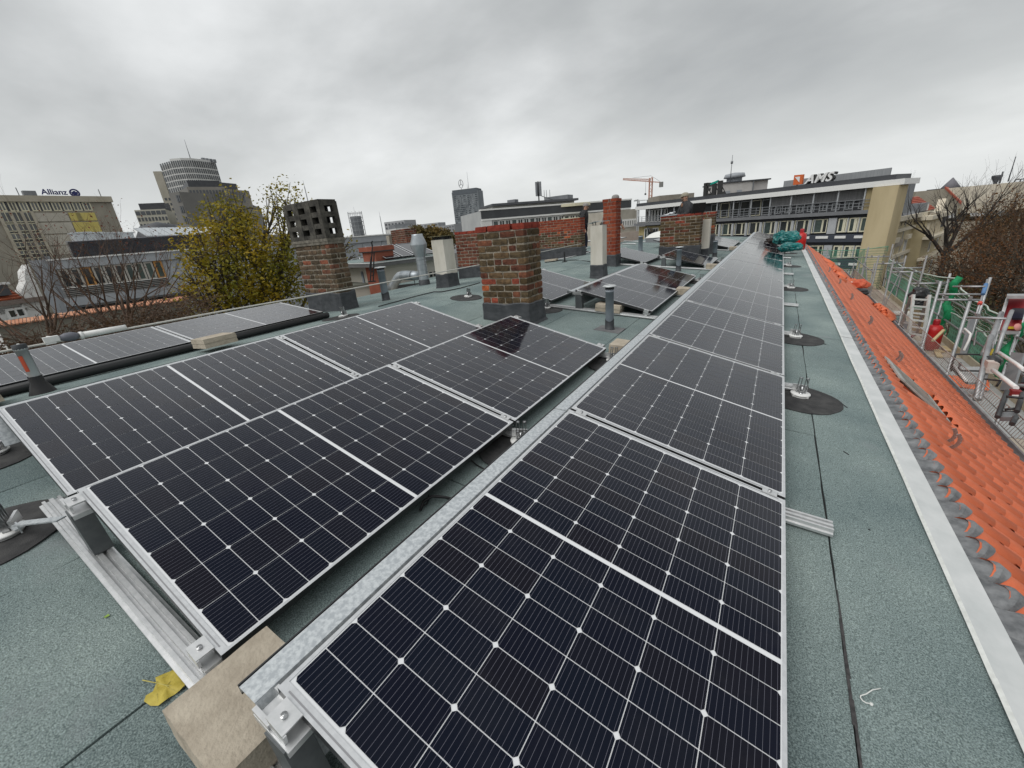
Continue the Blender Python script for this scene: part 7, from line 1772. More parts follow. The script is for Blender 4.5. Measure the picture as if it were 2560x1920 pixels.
# yellow leaf, green scrap, white string
def fallen_leaf():
    V2 = [(300+a*.28933, 1440+b_*.28933) for a, b_ in ((325, 945), (322, 905), (375, 865), (440, 830), (500, 818), (545, 830), (580, 870), (588, 920), (580, 965), (530, 1010), (480, 1030), (430, 1070), (400, 1110), (340, 1138), (270, 1130), (220, 1105), (240, 1060), (290, 1010))]
    ps = [onroof(*q_) for q_ in V2]; c = sum(ps, Vector())/len(ps); root = ps[0]
    t = thing('fallen_leaf', 'yellow fallen leaf with a thin stalk lying on the felt by the concrete slab', 'leaf', (c.x, c.y, roofz(c.x)))
    rings = []; n = len(ps)
    vs = [(c.x, c.y, roofz(c.x)+.012)]
    for f, h_ in ((.5, .016), (1, .010)):
        for k, p in enumerate(ps): q_ = c.lerp(p, f); vs.append((q_.x, q_.y, roofz(q_.x)+h_+.006*math.sin(k*1.7)*f))
    fs = [(0, 1+k, 1+(k+1) % n) for k in range(n)]+[(1+k, 1+n+k, 1+n+(k+1) % n, 1+(k+1) % n) for k in range(n)]
    g = MB(); g.smooth = True; g.add(vs, fs); g.build('blade', mat('yellow_leaf_blade', (.40, .31, .035), (.50, .40, .06), 40, .6, bump=.002, bscale=80), t)
    g = MB(); a, b_ = onroof(300+200*.28933, 1440+910*.28933), onroof(300+320*.28933, 1440+945*.28933); g.tube([(a.x, a.y, roofz(a.x)+.006), (b_.x, b_.y, roofz(b_.x)+.012)], .0016, 5)
    tip = onroof(300+575*.28933, 1440+975*.28933); g.tube([(b_.x, b_.y, roofz(b_.x)+.014), (c.x, c.y, roofz(c.x)+.016), (tip.x, tip.y, roofz(tip.x)+.013)], [.0016, .0012, .0005], 5)
    for (x0, y0_, x1, y1_) in ((330, 950, 340, 1120), (330, 945, 470, 840), (400, 970, 490, 1020), (420, 970, 540, 850)): a, b_ = onroof(300+x0*.28933, 1440+y0_*.28933), onroof(300+x1*.28933, 1440+y1_*.28933); g.tube([(a.x, a.y, roofz(a.x)+.0155), (b_.x, b_.y, roofz(b_.x)+.014)], [.0009, .0003], 4)
    g.build('stalk', mat('leaf_vein', (.48, .42, .12)), t)
fallen_leaf()
p = onroof(266, 1544); g = MB(); g.add([(p.x-.008, p.y-.006, roofz(p.x)+.003), (p.x+.008, p.y-.002, roofz(p.x)+.006), (p.x+.006, p.y+.010, roofz(p.x)+.004), (p.x-.004, p.y+.009, roofz(p.x)+.008)], [(0, 1, 2, 3)]); tag(g.build('leaf_scrap', mat('green_leaf', (.22, .34, .05))), 'tiny green leaf scrap on the felt beside the long rail', 'leaf')
g = MB(); q_ = [(2201, 1723), (2180, 1727), (2165, 1737), (2155, 1740), (2151, 1741), (2150, 1746), (2156, 1754), (2164, 1759), (2178, 1762)]; q_ = [onroof(*a) for a in q_]; g.tube([(p.x, p.y, roofz(p.x)+.004) for p in q_], .0017, 6); e_ = q_[-1]; g.lathe((e_.x, e_.y, roofz(e_.x)+.001), [(.0045, 0), (.0045, .005), (0, .007)], 8); tag(g.build('string', mat('white_string', (.72, .73, .70), rough=.6)), 'curled white string lying on the felt walkway', 'string')
# black knife scratches on the felt
g = MB()
for a, b_ in (((2108, 1129), (2122, 1138)), ((2095, 1003), (2118, 1020)), ((2052, 858), (2066, 862)), ((2170, 1324), (2176, 1327))):
    p, q2 = onroof(*a), onroof(*b_); g.bar((p.x, p.y, roofz(p.x)+.003), (q2.x, q2.y, roofz(q2.x)+.003), .005, .004)
g.build('bitumen_smear', BITUMEN, ROOF)
# white dome rooflight, black cable bundle, bags and red gas bottle at the far end
c = onroof(*zd_(330, 905)); k2 = (c-CAM).length/FPX
t = thing('dome_rooflight', 'white plastic dome rooflight on a grey upstand by the laptop chimney', 'rooflight', (c.x+.25, c.y, roofz(c.x)))
g = MB(); g.box((c.x+.35, c.y, roofz(c.x)+.08), (1.2, .9, .2)); g.build('upstand', MGREY, t)
g = MB(); n = 12; vs = []; fs = []
for j in range(7):
    for i in range(n+1): u, v = i/n*2-1, j/6*2-1; vs.append((c.x+.35+u*.62, c.y+v*.47, roofz(c.x)+.19+.24*(1-u*u)**.5*(1-v*v)**.5))
g.smooth = True; g.add(vs, [(j*(n+1)+i, j*(n+1)+i+1, (j+1)*(n+1)+i+1, (j+1)*(n+1)+i) for j in range(6) for i in range(n)]); g.build('dome', mat('white_dome', (.74, .74, .70), rough=.35), t)
t = thing('cable_bundle', 'bunch of black cable loops standing up behind the dome rooflight', 'cable', onroof(*zd_(320, 870)))
b0 = onroof(*zd_(330, 880)); kk = (b0-CAM).length/FPX*4.42*.226
for k in range(9):
    x0, x1 = 285+k*11, 250+k*14; g = MB(); g.tube([ony(*zd_(x0+15, 850), b0.y), ony(*zd_((x0+x1)/2, 790), b0.y+.05), ony(*zd_(x1+8, 742+k*4), b0.y)], .022, 6); g.build('loop', CB_, t)
TEAL = mat('teal_plastic_bag', (.004, .105, .105), (.012, .19, .18), 5, .28, coord='Object')
def bag(label, c, r, seed):
    me = bpy.data.meshes.new('rubbish_bag'); bm = bmesh.new(); bmesh.ops.create_icosphere(bm, subdivisions=4, radius=1)
    for v in bm.verts:
        d = v.co.copy(); n_ = noise.noise(d*1.6+Vector((seed, 0, 0)))*.30; rd = abs(noise.noise(d*3.4+Vector((0, seed, 0))))*.34+abs(noise.noise(d*8+Vector((0, 0, seed))))*.12
        v.co = Vector((d.x*r[0], d.y*r[1], d.z*r[2]))*(1+n_-rd+.12)
    bm.to_mesh(me); bm.free(); me.materials.append(TEAL); o = mkobj('rubbish_bag', me, None, c); tag(o, label, 'rubbish bag', 'teal rubbish bags')
for lb, q_, dd, r, sd in (('teal rubbish bag lying on the panels at the far end of the long row', zd_(1738, 862), 16.2, (.42, .34, .34), 1), ('teal rubbish bag in the middle of the heap beside the red gas bottle', zd_(1838, 858), 16.0, (.46, .36, .34), 5), ('teal rubbish bag lowest of the heap, on the felt before the red gas bottle', zd_(1845, 962), 15.0, (.52, .36, .24), 9)):
    bag(lb, at(*q_, dd), [a*.56 for a in r], sd)
def bottle(label, base, s, m):
    t = thing('gas_bottle', label, 'gas bottle', base, group='red gas bottles')
    g = MB(); g.lathe((0, 0, 0), [(.11*s, 0), (.15*s, .03*s), (.15*s, .42*s), (.135*s, .47*s), (.10*s, .52*s), (.05*s, .54*s), (0, .545*s)], 20); g.build('body', m, t, local=True)
    g = MB(); g.lathe((0, 0, .52*s), [(.055*s, 0), (.058*s, .10*s), (.05*s, .13*s), (0, .135*s)], 14); g.build('cap', mat('bottle_cap_red', (.38, .012, .02), rough=.4), t, local=True)
    g = MB(); g.lathe((0, 0, .30*s), [(.1508*s, 0), (.1512*s, .008*s), (.1508*s, .016*s)], 20); g.build('seam_ring', m, t, local=True)
GRED = mat('gas_bottle_red', (.52, .014, .012), (.44, .012, .012), 4, .35)
q_ = onroof(*zd_(1937, 995)); bottle('red gas bottle standing at the roof edge beside the teal bags', (q_.x, q_.y, roofz(q_.x)), 1.05, GRED)
a = Vector((-.10, 16.2, .10)); g = MB(); rs = random.Random(3)
for k in range(9): obb(g, Vector((-.12-.05*k*.6, 15.6+.06*(k % 3), .10+.03*(k % 4)+.013*k)), Vector((1, .1*k-.4, .12)).normalized(), Vector((-.1*k+.4, 1, 0)).normalized(), up, .42, .20, .05)
tag(g.build('tool_roll', mat('dark_canvas', (.022, .018, .016), (.06, .045, .04), 8, .9, bump=.01, bscale=20)), 'dark folded tool roll lying on the panels in front of the teal bags', 'tool bag')
# pale sheets and tubes around the man and behind the slim chimney
for lb, pp, w_ in (('silver profile lying on the roof at the standing man\'s feet', [(1380, 654), (1440, 641), (1478, 630)], .022), ('aluminium tube lying on the roof right of the slim red chimney', [(1560, 604), (1600, 606), (1640, 606)], .03), ('white tube lying on the far roof right of the slim red chimney', [(1556, 611), (1590, 612)], .03)):
    g = MB(); q3 = [onroof(*a) for a in pp]; g.tube([(p.x, p.y, roofz(p.x)+w_) for p in q3], w_, 6); tag(g.build('metal_profile', ALU), lb, 'metal profile')
t = thing('rail_post', 'short black post with thin rails beside the large brick chimney', 'post', onroof(1412, 652)); g = MB(); p = onroof(1412, 655); z_ = roofz(p.x); g.bar((p.x, p.y, z_), (p.x, p.y, z_+.28), .035, .035); g.box((p.x, p.y, z_+.01), (.12, .12, .02)); g.build('post', BLACKP, t)
# ------------------------------------------------------------------ scaffold along the eaves
SCF = mat('scaffold_tube', (.30, .305, .31), (.44, .445, .45), 9, .42, .55); SCD = mat('dull_scaffold_tube', (.20, .195, .195), (.29, .285, .28), 9, .5, .4)
PLY = mat('scaffold_board', (.34, .29, .22), (.50, .44, .36), 3, .85, stretch=(1, .25, 1)); SHEET = mat('pale_steel_deck', (.40, .41, .40), (.50, .51, .50), 3, .5, .2)
XI, XO, ZD = 2.95, 3.68, -2.25
YF = [4.0, 6.4, 8.75, 10.6, 13.0, 15.4, 17.8, 20.2]
sc_t = thing('scaffold', 'grey tube scaffold with board decks standing along the tiled eaves', 'scaffold', (3.3, 12, -21))
def pole(p0, p1, r=.026, m=None, name='tube', parent=None, n=8): g = MB(); g.cyl(p0, p1, r, r, n); return g.build(name, m or SCF, parent or sc_t)
for k, y in enumerate(YF):
    hi_ = -.62 if y > 7 else -1.15
    pole((XI, y, -21), (XI, y, hi_+.10*(k % 2)), .026, SCD if k > 4 else SCF, 'post'); pole((XO, y, -21), (XO, y, hi_-.05+.22*((k*3) % 2)), .026, SCD if k > 4 else SCF, 'post')
    pole((XI, y, -.92 if y > 7 else -1.4), (XO, y, -.92 if y > 7 else -1.4), .024, name='crossbar')
    if k in (3, 5): pole((XI, y, -.80), (XO, y, -.80), .020, name='crossbar')
    pole((XI, y, ZD-.06), (XO, y, ZD-.06), .024, name='crossbar')
    g = MB()
    for x in (XI+.16, XO-.2): g.box((x, y, (-.88 if y > 7 else -1.36)), (.05, .06, .07))
    g.build('coupler', SCD, sc_t)
for a, b_ in zip(YF, YF[1:]):
    for z_ in (-1.25, -1.75): pole((XO, a, z_), (XO, b_, z_), .022, SCD, 'guard_rail')
    for q_ in range(2):
        x0 = XI+.05+q_*.34; g = MB(); g.box((x0+.16, (a+b_)/2, ZD), (.32, b_-a-.03, .045)); g.build('deck_board', PLY if a > 9 or a < 5 else SHEET, sc_t)
    g = MB(); g.box((XO-.03, (a+b_)/2, ZD+.1), (.03, b_-a-.04, .15)); g.build('toe_board', mat('toe_board', (.40, .33, .22), (.5, .43, .32), 3, .8), sc_t)
pole((XI, 15.4, ZD), (XO, 17.8, -1.0), .02, SCD, 'brace'); pole((XI, 17.8, ZD), (XI, 20.2, -1.1), .02, SCD, 'brace')
# inner far gate of thin rods behind the gutter end
for y in (16.6, 18.6, 19.6, 21.0): pole((XI-.25, y, -4), (XI-.25, y, -.7-.1*(y-16)), .022, SCD, 'post')
for z_ in (-1.05, -1.45, -1.85): pole((XI-.25, 16.4, z_), (XI-.25, 21.2, z_), .016, SCD, 'guard_rail')
for z_ in (-1.0, -1.5): pole((1.6, 21.0, z_), (XO, 21.0, z_), .016, SCD, 'guard_rail')
pole((1.7, 21.0, -4), (1.7, 21.0, -.55), .02, SCD, 'post')
# green nets
def net_mat(name, col, al, lines):
    m = bpy.data.materials.new(name); m.use_nodes = True; t = m.node_tree; b = t.nodes['Principled BSDF']; nn = t.nodes.new; lk = t.links.new
    b.inputs['Base Color'].default_value = (*col, 1); b.inputs['Roughness'].default_value = .7
    tr = nn('ShaderNodeBsdfTransparent'); ms = nn('ShaderNodeMixShader'); out = t.nodes['Material Output']
    tc_ = nn('ShaderNodeTexCoord'); sp = nn('ShaderNodeSeparateXYZ'); lk(tc_.outputs['Object'], sp.inputs[0])
    def fr(o, s):
        a = nn('ShaderNodeMath'); a.operation = 'MULTIPLY'; lk(o, a.inputs[0]); a.inputs[1].default_value = s; f = nn('ShaderNodeMath'); f.operation = 'FRACT'; lk(a.outputs[0], f.inputs[0])
        l = nn('ShaderNodeMath'); l.operation = 'LESS_THAN'; lk(f.outputs[0], l.inputs[0]); l.inputs[1].default_value = lines; return l.outputs[0]
    ad = nn('ShaderNodeMath'); ad.operation = 'MAXIMUM'; lk(fr(sp.outputs[1], 9.), ad.inputs[0]); lk(fr(sp.outputs[2], 9.), ad.inputs[1])
    mr = nn('ShaderNodeMapRange'); mr.inputs['To Min'].default_value = al; mr.inputs['To Max'].default_value = min(1, al+.55); lk(ad.outputs[0], mr.inputs[0])
    lk(mr.outputs[0], ms.inputs[0]); lk(tr.outputs[0], ms.inputs[1]); lk(b.outputs[0], ms.inputs[2]); lk(ms.outputs[0], out.inputs[0]); return m
NETU = net_mat('green_net_open', (.03, .20, .10), .22, .22); NETL = net_mat('pale_green_net_dense', (.16, .40, .28), .62, .4); NETB = mat('green_net_gathered', (.0, .16, .055), (.005, .27, .10), 14, .7); CORD = mat('white_green_cord', (.42, .52, .44), (.55, .6, .55), 40, .8)
def net(label, ya, yb, zt_a, zt_b, zm_, x=XO+.05, cat='safety net'):
    t = thing('safety_net', label, cat, (x, ya, ZD), group='green safety nets on the scaffold')
    n = 24
    def pt(f, z_, k=0): return Vector((x+.05*math.sin(f*9+z_*3)+.03*math.sin(f*23+z_*5), ya+(yb-ya)*f, z_))
    def sag(f): return zt_a+(zt_b-zt_a)*f-.16*math.sin(PI*f)
    for nm, zz0, zz1, m_ in (('upper_net', lambda f: zm_, sag, NETU), ('lower_net', lambda f: ZD-.25, lambda f: zm_, NETL)):
        g = MB(); vs = []; r_ = 6
        for j in range(r_+1):
            for i in range(n+1): f = i/n; vs.append(pt(f, zz0(f)+(zz1(f)-zz0(f))*j/r_))
        g.smooth = True; g.add(vs, [(j*(n+1)+i, j*(n+1)+i+1, (j+1)*(n+1)+i+1, (j+1)*(n+1)+i) for j in range(r_) for i in range(n)]); g.build(nm, m_, t, fix=False)
    for z_f in (sag, lambda f: zm_):
        g = MB(); g.tube([pt(i/n, z_f(i/n)) for i in range(n+1)], .016, 5); g.build('edge_rope', CORD, t)
    g = MB()
    for k in range(1, 7): g.tube([pt(i/n, zm_+(sag(i/n)-zm_)*k/7-.10*math.sin(PI*i/n)*(1-k/8)) for i in range(n+1)], .005, 3, False)
    g.build('net_cord', CORD, t)
    g = MB(); pts = [Vector((x-.03+.05*math.sin(k*2.2), ya-.05+.08*math.sin(k*1.3), ZD+(zt_a-ZD+.05)*k/9)) for k in range(10)]; g.tube(pts, [.075+.02*math.sin(k*1.9)+.012*math.sin(k*5.1) for k in range(10)], 7); me_o = g.build('gathered_edge', NETB, t)
    return t
net('long green safety net with a pale dense lower half behind the white ladder', 12.6, 20.2, -.74, -1.02, -1.45)
net('bright green gathered safety net beside the upper red gas bottle', 8.9, 12.2, -.98, -.86, -1.52)
g = MB()
# end net closing the far end of the scaffold
t = thing('safety_net', 'wide sheer green net across the far scaffold end before the tan end wall', 'safety net', (2.6, 21.3, ZD), group='green safety nets on the scaffold')
NETF = net_mat('sheer_green_net', (.06, .20, .13), .12, .18)
g = MB(); vs = []; n = 20
def zt_f(f): return -.62-.10*math.sin(PI*f)
for j in range(7):
    for i in range(n+1): f = i/n; vs.append(Vector((1.15+2.6*f, 21.35+.06*math.sin(f*17+j), ZD-2.5+(zt_f(f)-ZD+2.5)*j/6)))
g.smooth = True; g.add(vs, [(j*(n+1)+i, j*(n+1)+i+1, (j+1)*(n+1)+i+1, (j+1)*(n+1)+i) for j in range(6) for i in range(n)]); g.build('sheet', NETF, t, fix=False)
g = MB(); g.tube([Vector((1.15+2.6*i/n, 21.35, zt_f(i/n))) for i in range(n+1)], .014, 5); g.build('edge_rope', mat('green_rope', (.10, .30, .20)), t)
# white ladder
t = thing('ladder', 'white aluminium ladder leaning on the scaffold beside the eaves', 'ladder', (3, 11, ZD))
LAD = mat('white_ladder', (.70, .70, .68), (.60, .60, .58), 10, .4, .2)
bl, br = ony(2269, 868, 10.75), ony(2304, 878, 10.75); tl_, tr_ = ony(2284, 736, 11.1), ony(2324, 737, 11.1)
for a, b_ in ((bl, tl_), (br, tr_)): g = MB(); g.bar(a, b_, .065, .03, fwd); g.build('rail', LAD, t)
for k in range(8): f = .02+.89*k/7; g = MB(); g.bar(bl.lerp(tl_, f), br.lerp(tr_, f), .035, .035); g.build('rung', LAD, t)
b2, b3 = ony(2249, 830, 11.7), ony(2290, 838, 11.7); t2, t3 = ony(2277, 740, 11.2), ony(2319, 742, 11.2)
for a, b_ in ((b2, t2), (b3, t3)): g = MB(); g.bar(a, b_, .06, .03, fwd); g.build('back_rail', mat('back_rail', (.28, .22, .20), (.36, .30, .28), 8, .6), t)
for k in range(4): f = .08+.2*k; g = MB(); g.bar(b2.lerp(t2, f), b3.lerp(t3, f), .03, .03); g.build('rung', LAD, t)
# black sack, buckets, boxes, timber offcuts
def sack(label, c, r, seed, m, name='sack', cat='sack'):
    bm = bmesh.new(); bmesh.ops.create_icosphere(bm, subdivisions=3, radius=1)
    for v in bm.verts: d = v.co.copy(); v.co = Vector((d.x*r[0], d.y*r[1], d.z*r[2]))*(1+.28*noise.noise(d*1.7+Vector((seed, 0, 0)))-.18*abs(noise.noise(d*4+Vector((0, seed, 0)))))
    me = bpy.data.meshes.new(name); bm.to_mesh(me); bm.free(); me.materials.append(m); tag(mkobj(name, me, None, c), label, cat)
SACK = mat('black_sack', (.012, .012, .013), (.025, .025, .028), 8, .35)
sack('black plastic sack hanging behind the top of the white ladder', ony(2298, 737, 11.5), (.19, .15, .20), 2, SACK); sack('black sack with a strap lower down behind the white ladder', ony(2294, 757, 11.5), (.16, .12, .10), 6, SACK)
p = onz(2322, 874, ZD+.02); bottle('red gas bottle standing on the scaffold deck beside the white ladder', (p.x, p.y, ZD+.03), 1.12, GRED)
g = MB(); a, b_ = ony(2331, 853, 10.6), ony(2360, 825, 10.9); g.bar(a, b_, .05, .04); tag(g.build('timber', mat('raw_timber', (.50, .38, .20), (.60, .47, .28), 5, .8)), 'pale timber batten sticking up behind the scaffold gas bottle', 'timber')
for k, (x0, y0_, x1, y1_) in enumerate(((2332, 872, 2356, 880), (2358, 866, 2371, 877), (2350, 892, 2342, 880))):
    a, b_ = onz(x0, y0_, ZD+.06), onz(x1, y1_, ZD+.06); g = MB(); g.bar(a, b_, .10, .03); tag(g.build('timber_offcut', MATS['raw_timber']), ('pale timber offcut right beside the foot of the scaffold gas bottle', 'short timber offcut leaning at the green net foot', 'small timber offcut behind the snow guard')[k], 'timber')
def crate(label, px, py, z_, dx, dy, dz, m, yaw=.0, cat='box', name='crate'):
    p = onz(px, py, z_); t = thing(name, label, cat, p, (0, 0, yaw)); th = .02
    for c, d in (((0, 0, th/2), (dx, dy, th)), ((-dx/2+th/2, 0, dz/2), (th, dy, dz)), ((dx/2-th/2, 0, dz/2), (th, dy, dz)), ((0, -dy/2+th/2, dz/2), (dx-2*th, th, dz)), ((0, dy/2-th/2, dz/2), (dx-2*th, th, dz))):
        g = MB(); g.box(c, d); g.build('side' if d[2] > .05 else 'base', m, t, local=True)
    return t
crate('white tray lying on the far deck behind the ladder', 2258, 786, ZD+.05, .5, .3, .08, WHITEM); crate('brown cardboard box on the deck behind the ladder', 2300, 800, ZD+.04, .3, .3, .28, mat('cardboard', (.26, .19, .11), (.32, .24, .15), 6, .85), .3)
crate('blue grey plastic crate beside the ladder foot', 2240, 822, ZD+.04, .36, .26, .22, mat('blue_grey_plastic', (.14, .18, .22), (.18, .22, .27), 6, .5), .2); crate('brown box low behind the ladder rungs', 2296, 830, ZD+.04, .34, .28, .24, mat('cardboard', (.3, .2, .1)), -.2)
sack('crumpled teal sheet on the deck left of the ladder', onz(2242, 800, ZD+.12), (.22, .2, .12), 3, TEAL, 'plastic_sheet', 'plastic sheet'); sack('dark red rope heap on the deck by the gutter', onz(2250, 838, ZD+.06), (.28, .16, .05), 5, mat('dark_red_rope', (.22, .03, .05), (.30, .06, .08), 30, .8), 'rope_heap', 'rope')
sack('orange red strap heap at the gutter end', at(2150, 712, 15.5), (.22, .2, .16), 8, mat('orange_strap', (.46, .07, .03), (.58, .13, .06), 20, .7), 'strap_heap', 'strap'); sack('black bag lying in the gutter end under the orange strap heap', at(2152, 730, 14.6), (.20, .16, .10), 12, SACK)
# orange tile strips and loose tiles left lying near the eaves
def loose_tiles(label, a, b_, n, m=TILE):
    t = thing('tile_stack', label, 'roof tiles', tl(*ontile(*a)), group='loose tiles near the eaves')
    for k in range(n):
        f = k/max(1, n-1); q_ = (a[0]+(b_[0]-a[0])*f, a[1]+(b_[1]-a[1])*f); u, y = ontile(*q_)
        o = mkobj('tile', tm, t); m4 = (slope @ Matrix.Rotation(random.uniform(-.4, .4), 3, 'Z')).to_4x4(); m4.translation = tl(u, y, .055+.03*(k % 3))-t.location; o.matrix_local = m4
random.seed(77)
loose_tiles('row of loose dark tiles leaning at the gutter below the ladder hooks', (2176, 770), (2204, 795), 14); loose_tiles('loose orange tiles in the valley at the far gutter', (2115, 704), (2145, 720), 8); loose_tiles('loose tiles at the far upper end of the tiled slope', (2052, 650), (2090, 700), 10)
g = MB(); a, b_ = onz(2034, 655, -.75), onz(2140, 715, -1.05); g.tube([a, b_], .05, 8); tag(g.build('downpipe_length', WHITEM), 'long white pipe lying beside the far gutter', 'pipe')

# ------------------------------------------------------------------ hoist and landing at the lower right
ht = thing('material_hoist', 'grey steel builders hoist with a landing deck and guard rails outside the eaves', 'hoist', (4.2, 8.6, -21))
HGR = mat('hoist_grey', (.20, .205, .21), (.28, .285, .29), 4, .5, .4); HDK = mat('hoist_dark', (.03, .031, .033), (.05, .05, .052), 4, .5, .3)
def W(px, py, d): return at(px, py, d)
def hp_(name, pts, d, r, m):
    r = r*.62; g = MB(); g.tube([W(x, y, d if not isinstance(d, (list, tuple)) else d[i]) for i, (x, y) in enumerate(pts)], r, 8); return g.build(name, m, ht)
def hplate(name, quad, ds, th, m):
    p = [W(x, y, d) for (x, y), d in zip(quad, ds)]; nr = (p[1]-p[0]).cross(p[3]-p[0]).normalized()*th
    g = MB(); g.hexa([q_-nr for q_ in p]+[q_ for q_ in p]); return g.build(name, m, ht)
h2 = lambda x, y: (2260+x*.13562, 880+y*.13562); h1 = lambda x, y: (2260+x*.13562, 660+y*.13562)
hplate('landing_deck', [h2(880, 270), h2(1180, 560), h2(1430, 560), h2(1480, 270)], [9.6, 8.4, 8.6, 9.9], .03, SHEET)
hplate('deck_kerb', [h2(880, 262), h2(1180, 552), h2(1180, 590), h2(880, 300)], [9.58, 8.38, 8.38, 9.58], .02, HDK)
hp_('guard_rail', [h2(860, 360), h2(900, 180), h2(960, 40), h2(1300, 45), h2(1660, 70)], [9.4, 9.4, 9.4, 9.6, 9.9], .022, HDK)
hp_('guard_rail', [h2(1390, 350), h2(1060, 345), h2(1010, 300), h2(1040, 200)], [9.2, 9.0, 9.0, 9.1], .022, HDK)
hp_('white_pole', [h2(1760, 15), h2(2100, 240), h2(2212, 330)], [8.8, 8.2, 8.0], .035, WHITEM); hp_('white_pole', [h2(1640, 335), h2(2070, 660)], [8.3, 7.4], .04, WHITEM); hp_('white_pole', [h2(920, 250), h2(1150, 540)], [9.55, 8.4], .03, WHITEM); hp_('black_handle', [h2(1500, 500), h2(1780, 530), h2(1700, 640)], [8.3, 8.0, 8.0], .02, HDK)
hp_('mast_tube', [h2(1320, 880), h2(1480, 200), h2(1600, -300)], [8.2, 8.8, 9.3], .05, SCF); hp_('mast_tube', [h2(1390, 880), h2(1560, 200)], [8.3, 8.9], .04, SCF); hp_('mast_tube', [h1(1700, 1659), h1(1850, 1200), h1(1990, 860)], [9.0, 9.3, 9.6], .04, SCF)
hp_('mast_tube', [h1(1460, 1659), h1(1640, 1300), h1(1800, 900)], [9.6, 10.0, 10.4], .055, SCF)
hplate('grey_panel', [h2(1760, 700), h2(2000, 700), h2(2212, 20), h2(1980, 0)], [8.4, 8.2, 9.0, 9.3], .03, HGR)
hplate('cage_side', [h1(1060, 1659), h1(1160, 1659), h1(1330, 1000), h1(1230, 1000)], [10.6, 10.7, 11.2, 11.1], .03, HGR)
hp_('bent_rail', [h1(1100, 1600), h1(1200, 1400), h1(1230, 1290), h1(1120, 1190), h1(1090, 1260)], [10.3, 10.4, 10.4, 10.5, 10.5], .028, WHITEM)
hp_('crossbar', [h1(1190, 990), h1(1930, 1010)], [10.4, 10.2], .028, SCF); hp_('crossbar', [h1(900, 415), h1(1500, 415)], [12.2, 12.0], .026, SCF); hp_('gate_frame', [h1(1290, 1500), h1(1340, 1240), h1(1700, 1260), h1(1620, 1600)], [10.2, 10.4, 10.3, 10.1], .02, SCF)
hp_('blue_taped_post', [h1(1320, 960), h1(1400, 720), h1(1470, 520), h1(1540, 285)], [11.6, 11.8, 12.0, 12.2], .026, SCF)
g = MB(); g.cyl(W(*h1(1455, 560), 11.9), W(*h1(1515, 370), 12.1), .031, .031, 8); g.build('blue_tape', mat('blue_tape', (.10, .22, .42)), ht); g = MB(); g.cyl(W(*h1(1395, 745), 11.75), W(*h1(1408, 705), 11.8), .032, .032, 8); g.build('red_tape', mat('red_tape', (.60, .08, .06)), ht)
hp_('yellow_lever', [h2(1590, 60), h1(1640, 1570)], [9.2, 9.3], .02, mat('yellow_paint', (.55, .42, .03), rough=.5))
g = MB(); g.lathe(W(*h2(1590, 190), 8.9), [(.0, -.05), (.09, -.05), (.10, 0), (.09, .05), (0, .05)], 14, AX_R); g.build('black_wheel', HDK, ht)
g = MB(); g.box(W(*h2(1620, 270), 8.7), (.10, .10, .12)); g.box(W(*h2(1570, 270), 8.7), (.08, .12, .16)); g.build('control_box', mat('control_box', (.50, .38, .33), (.6, .55, .5), 10, .6), ht)
# lower dark ladder frame
for pts, d in (([h2(1720, 1200), h2(1900, 720)], [6.6, 7.2]), ([h2(2080, 1100), h2(2190, 760)], [6.7, 7.2]), ([h2(1990, 1330), h2(2060, 1200)], [6.2, 6.4])): hp_('dark_leg', pts, d, .035, HDK)
for x0, y0_, x1, y1_ in ((1880, 820, 2200, 850), (1800, 1100, 2110, 1110), (1850, 1060, 2080, 1040)): hp_('dark_rung', [h2(x0, y0_), h2(x1, y1_)], 6.9, .022, HDK)
hplate('grey_step', [h2(1760, 1200), h2(2060, 1200), h2(2100, 1110), h2(1820, 1100)], [6.7, 6.7, 6.8, 6.8], .05, HGR); hplate('white_lid', [h2(1990, 790), h2(2212, 800), h2(2212, 740), h2(2010, 730)], [7.3, 7.3, 7.5, 7.5], .04, WHITEM)
g = MB(); g.box(W(*h2(2050, 765), 7.35), (.08, .08, .08)); g.build('red_knob', mat('dark_red_plastic', (.20, .012, .012)), ht)
# red gate
rg = thing('hoist_gate', 'dark red hoist gate in an aluminium frame with a yellow label', 'gate', W(*h1(2050, 1000), 10.6))
def gplate(name, quad, d, th, m, par=None):
    p = [W(x, y, d+(.0 if k in (0, 1) else .35)) for k, (x, y) in enumerate(quad)]; nr = (p[1]-p[0]).cross(p[3]-p[0]).normalized()*th
    g = MB(); g.hexa([q_ for q_ in p]+[q_+nr for q_ in p]); return g.build(name, m, par or rg)
gplate('panel', [h1(1760, 1240), h1(2140, 1240), h1(2260, 640), h1(1925, 640)], 10.6, .03, mat('dark_red_gate', (.20, .008, .014), (.24, .014, .02), 3, .45))
gplate('window', [h1(1985, 1030), h1(2180, 1030), h1(2250, 800), h1(1990, 800)], 10.55, .034, mat('navy_gate_window', (.010, .012, .024), rough=.3))
gplate('label', [h1(1915, 1195), h1(2040, 1200), h1(2045, 1158), h1(1925, 1152)], 10.56, .034, mat('yellow_label', (.60, .44, .02), rough=.5))
for q_, nm in (([h1(1740, 1290), h1(2110, 1300), h1(2125, 1250), h1(1750, 1240)], 'frame_bar'), ([h1(1600, 1500), h1(1680, 1500), h1(1940, 640), h1(1880, 640)], 'frame_post'), ([h1(1880, 640), h1(2270, 640), h1(2270, 605), h1(1890, 605)], 'frame_bar')): gplate(nm, q_, 10.5, .05, SCF)
g = MB(); g.lathe(W(*h1(2090, 1165), 10.5), [(0, .01), (.06, .01), (.06, 0)], 12, -AX_F); g.build('pink_mark', mat('pink_mark', (.60, .25, .22)), rg)
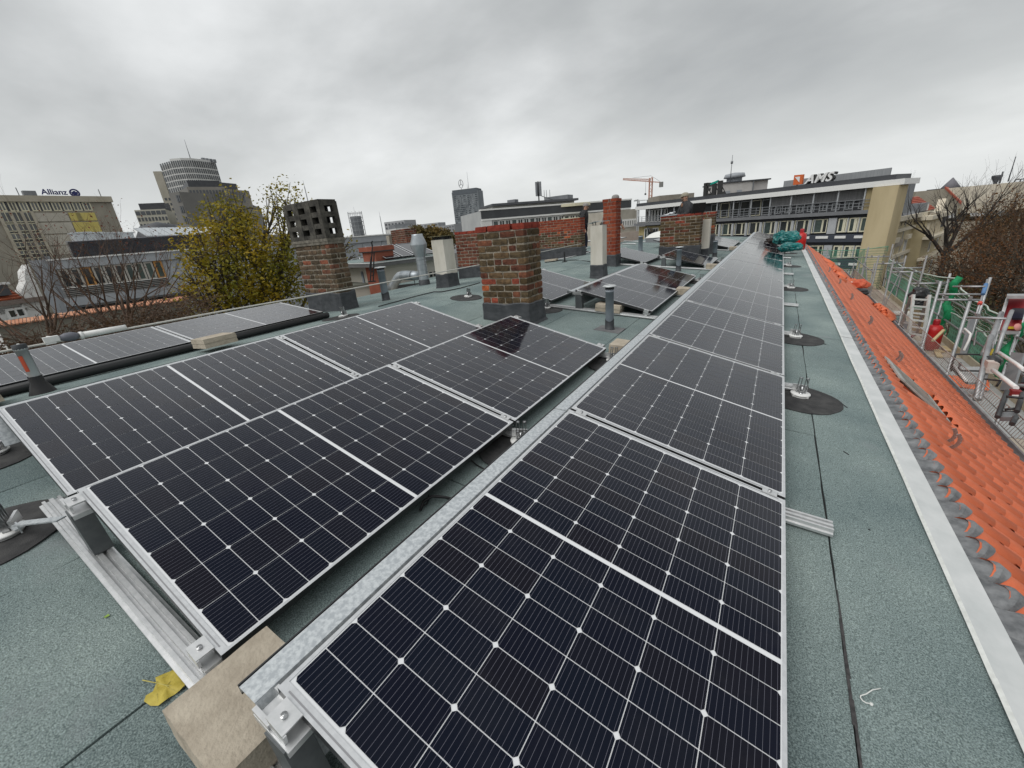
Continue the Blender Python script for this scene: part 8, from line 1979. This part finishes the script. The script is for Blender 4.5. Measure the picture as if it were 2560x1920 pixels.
# stack of new orange tiles and white trestle on the deck
t = thing('tile_stack', 'stack of new orange tiles on the scaffold deck beside the gutter', 'roof tiles', onz(2408, 970, ZD)); random.seed(9)
p0 = onz(2405, 968, ZD+.05)
for k in range(15):
    o = mkobj('tile', tm, t); o.location = Vector((p0.x-.35+.12*(k % 5)+.0, p0.y+.06*(k//5), ZD+.06+.05*(k//5)))-wl(t); o.rotation_euler = (0, random.uniform(-.1, .1), random.uniform(-.15, .15)-.3)
g = MB(); a, b_ = onz(2394, 976, ZD+.12), onz(2455, 981, ZD+.12); g.bar(a, b_, .12, .05); g.bar(a-Vector((0, 0, .02)), a-Vector((0, 0, .4)), .05, .05); g.bar(b_-Vector((0, 0, .02)), b_-Vector((0, 0, .4)), .05, .05); tag(g.build('trestle', SCF), 'low pale steel trestle beside the stack of new tiles', 'trestle')
# parked cars glimpsed in the street
def car(label, x, y, yaw, col):
    t = thing('parked_car', label, 'car', (x, y, -20.98), (0, 0, yaw), 'cars parked in the street below')
    g = MB(); pr = [(-2.1, .35), (-2.1, .8), (-1.5, .95), (1.0, .95), (1.9, .82), (2.1, .6), (2.1, .35)]; n = len(pr)
    g.add([(a, -.86, b_) for a, b_ in pr]+[(a, .86, b_) for a, b_ in pr], [tuple(range(n)), tuple(range(2*n-1, n-1, -1))]+[(k, (k+1) % n, n+(k+1) % n, n+k) for k in range(n)]); g.build('body', mat('car_paint_'+label[:4], col, rough=.3), t, local=True)
    g = MB(); g.hexa([(-1.7, -.8, .95), (1.1, -.8, .95), (1.1, .8, .95), (-1.7, .8, .95), (-1.1, -.62, 1.42), (.45, -.62, 1.42), (.45, .62, 1.42), (-1.1, .62, 1.42)]); g.build('cabin', GLASS, t, local=True)
    for a in (-1.3, 1.3):
        for s_ in (-1, 1): g = MB(); g.cyl((a, s_*.70, .32), (a, s_*.88, .32), .32, .32, 14); g.build('wheel', BLACKP, t, local=True)
for k, (px, py, col, lb) in enumerate(((2535, 708, (.55, .55, .56), 'white car parked under the brown street trees at the right edge'), (2548, 950, (.05, .008, .012), 'dark red car in the street behind the hoist'), (2510, 748, (.30, .31, .33), 'silver car parked under the trees above the red gate'))):
    p = onz(px, py, -20.3); car(lb, p.x, p.y, 1.4, col)
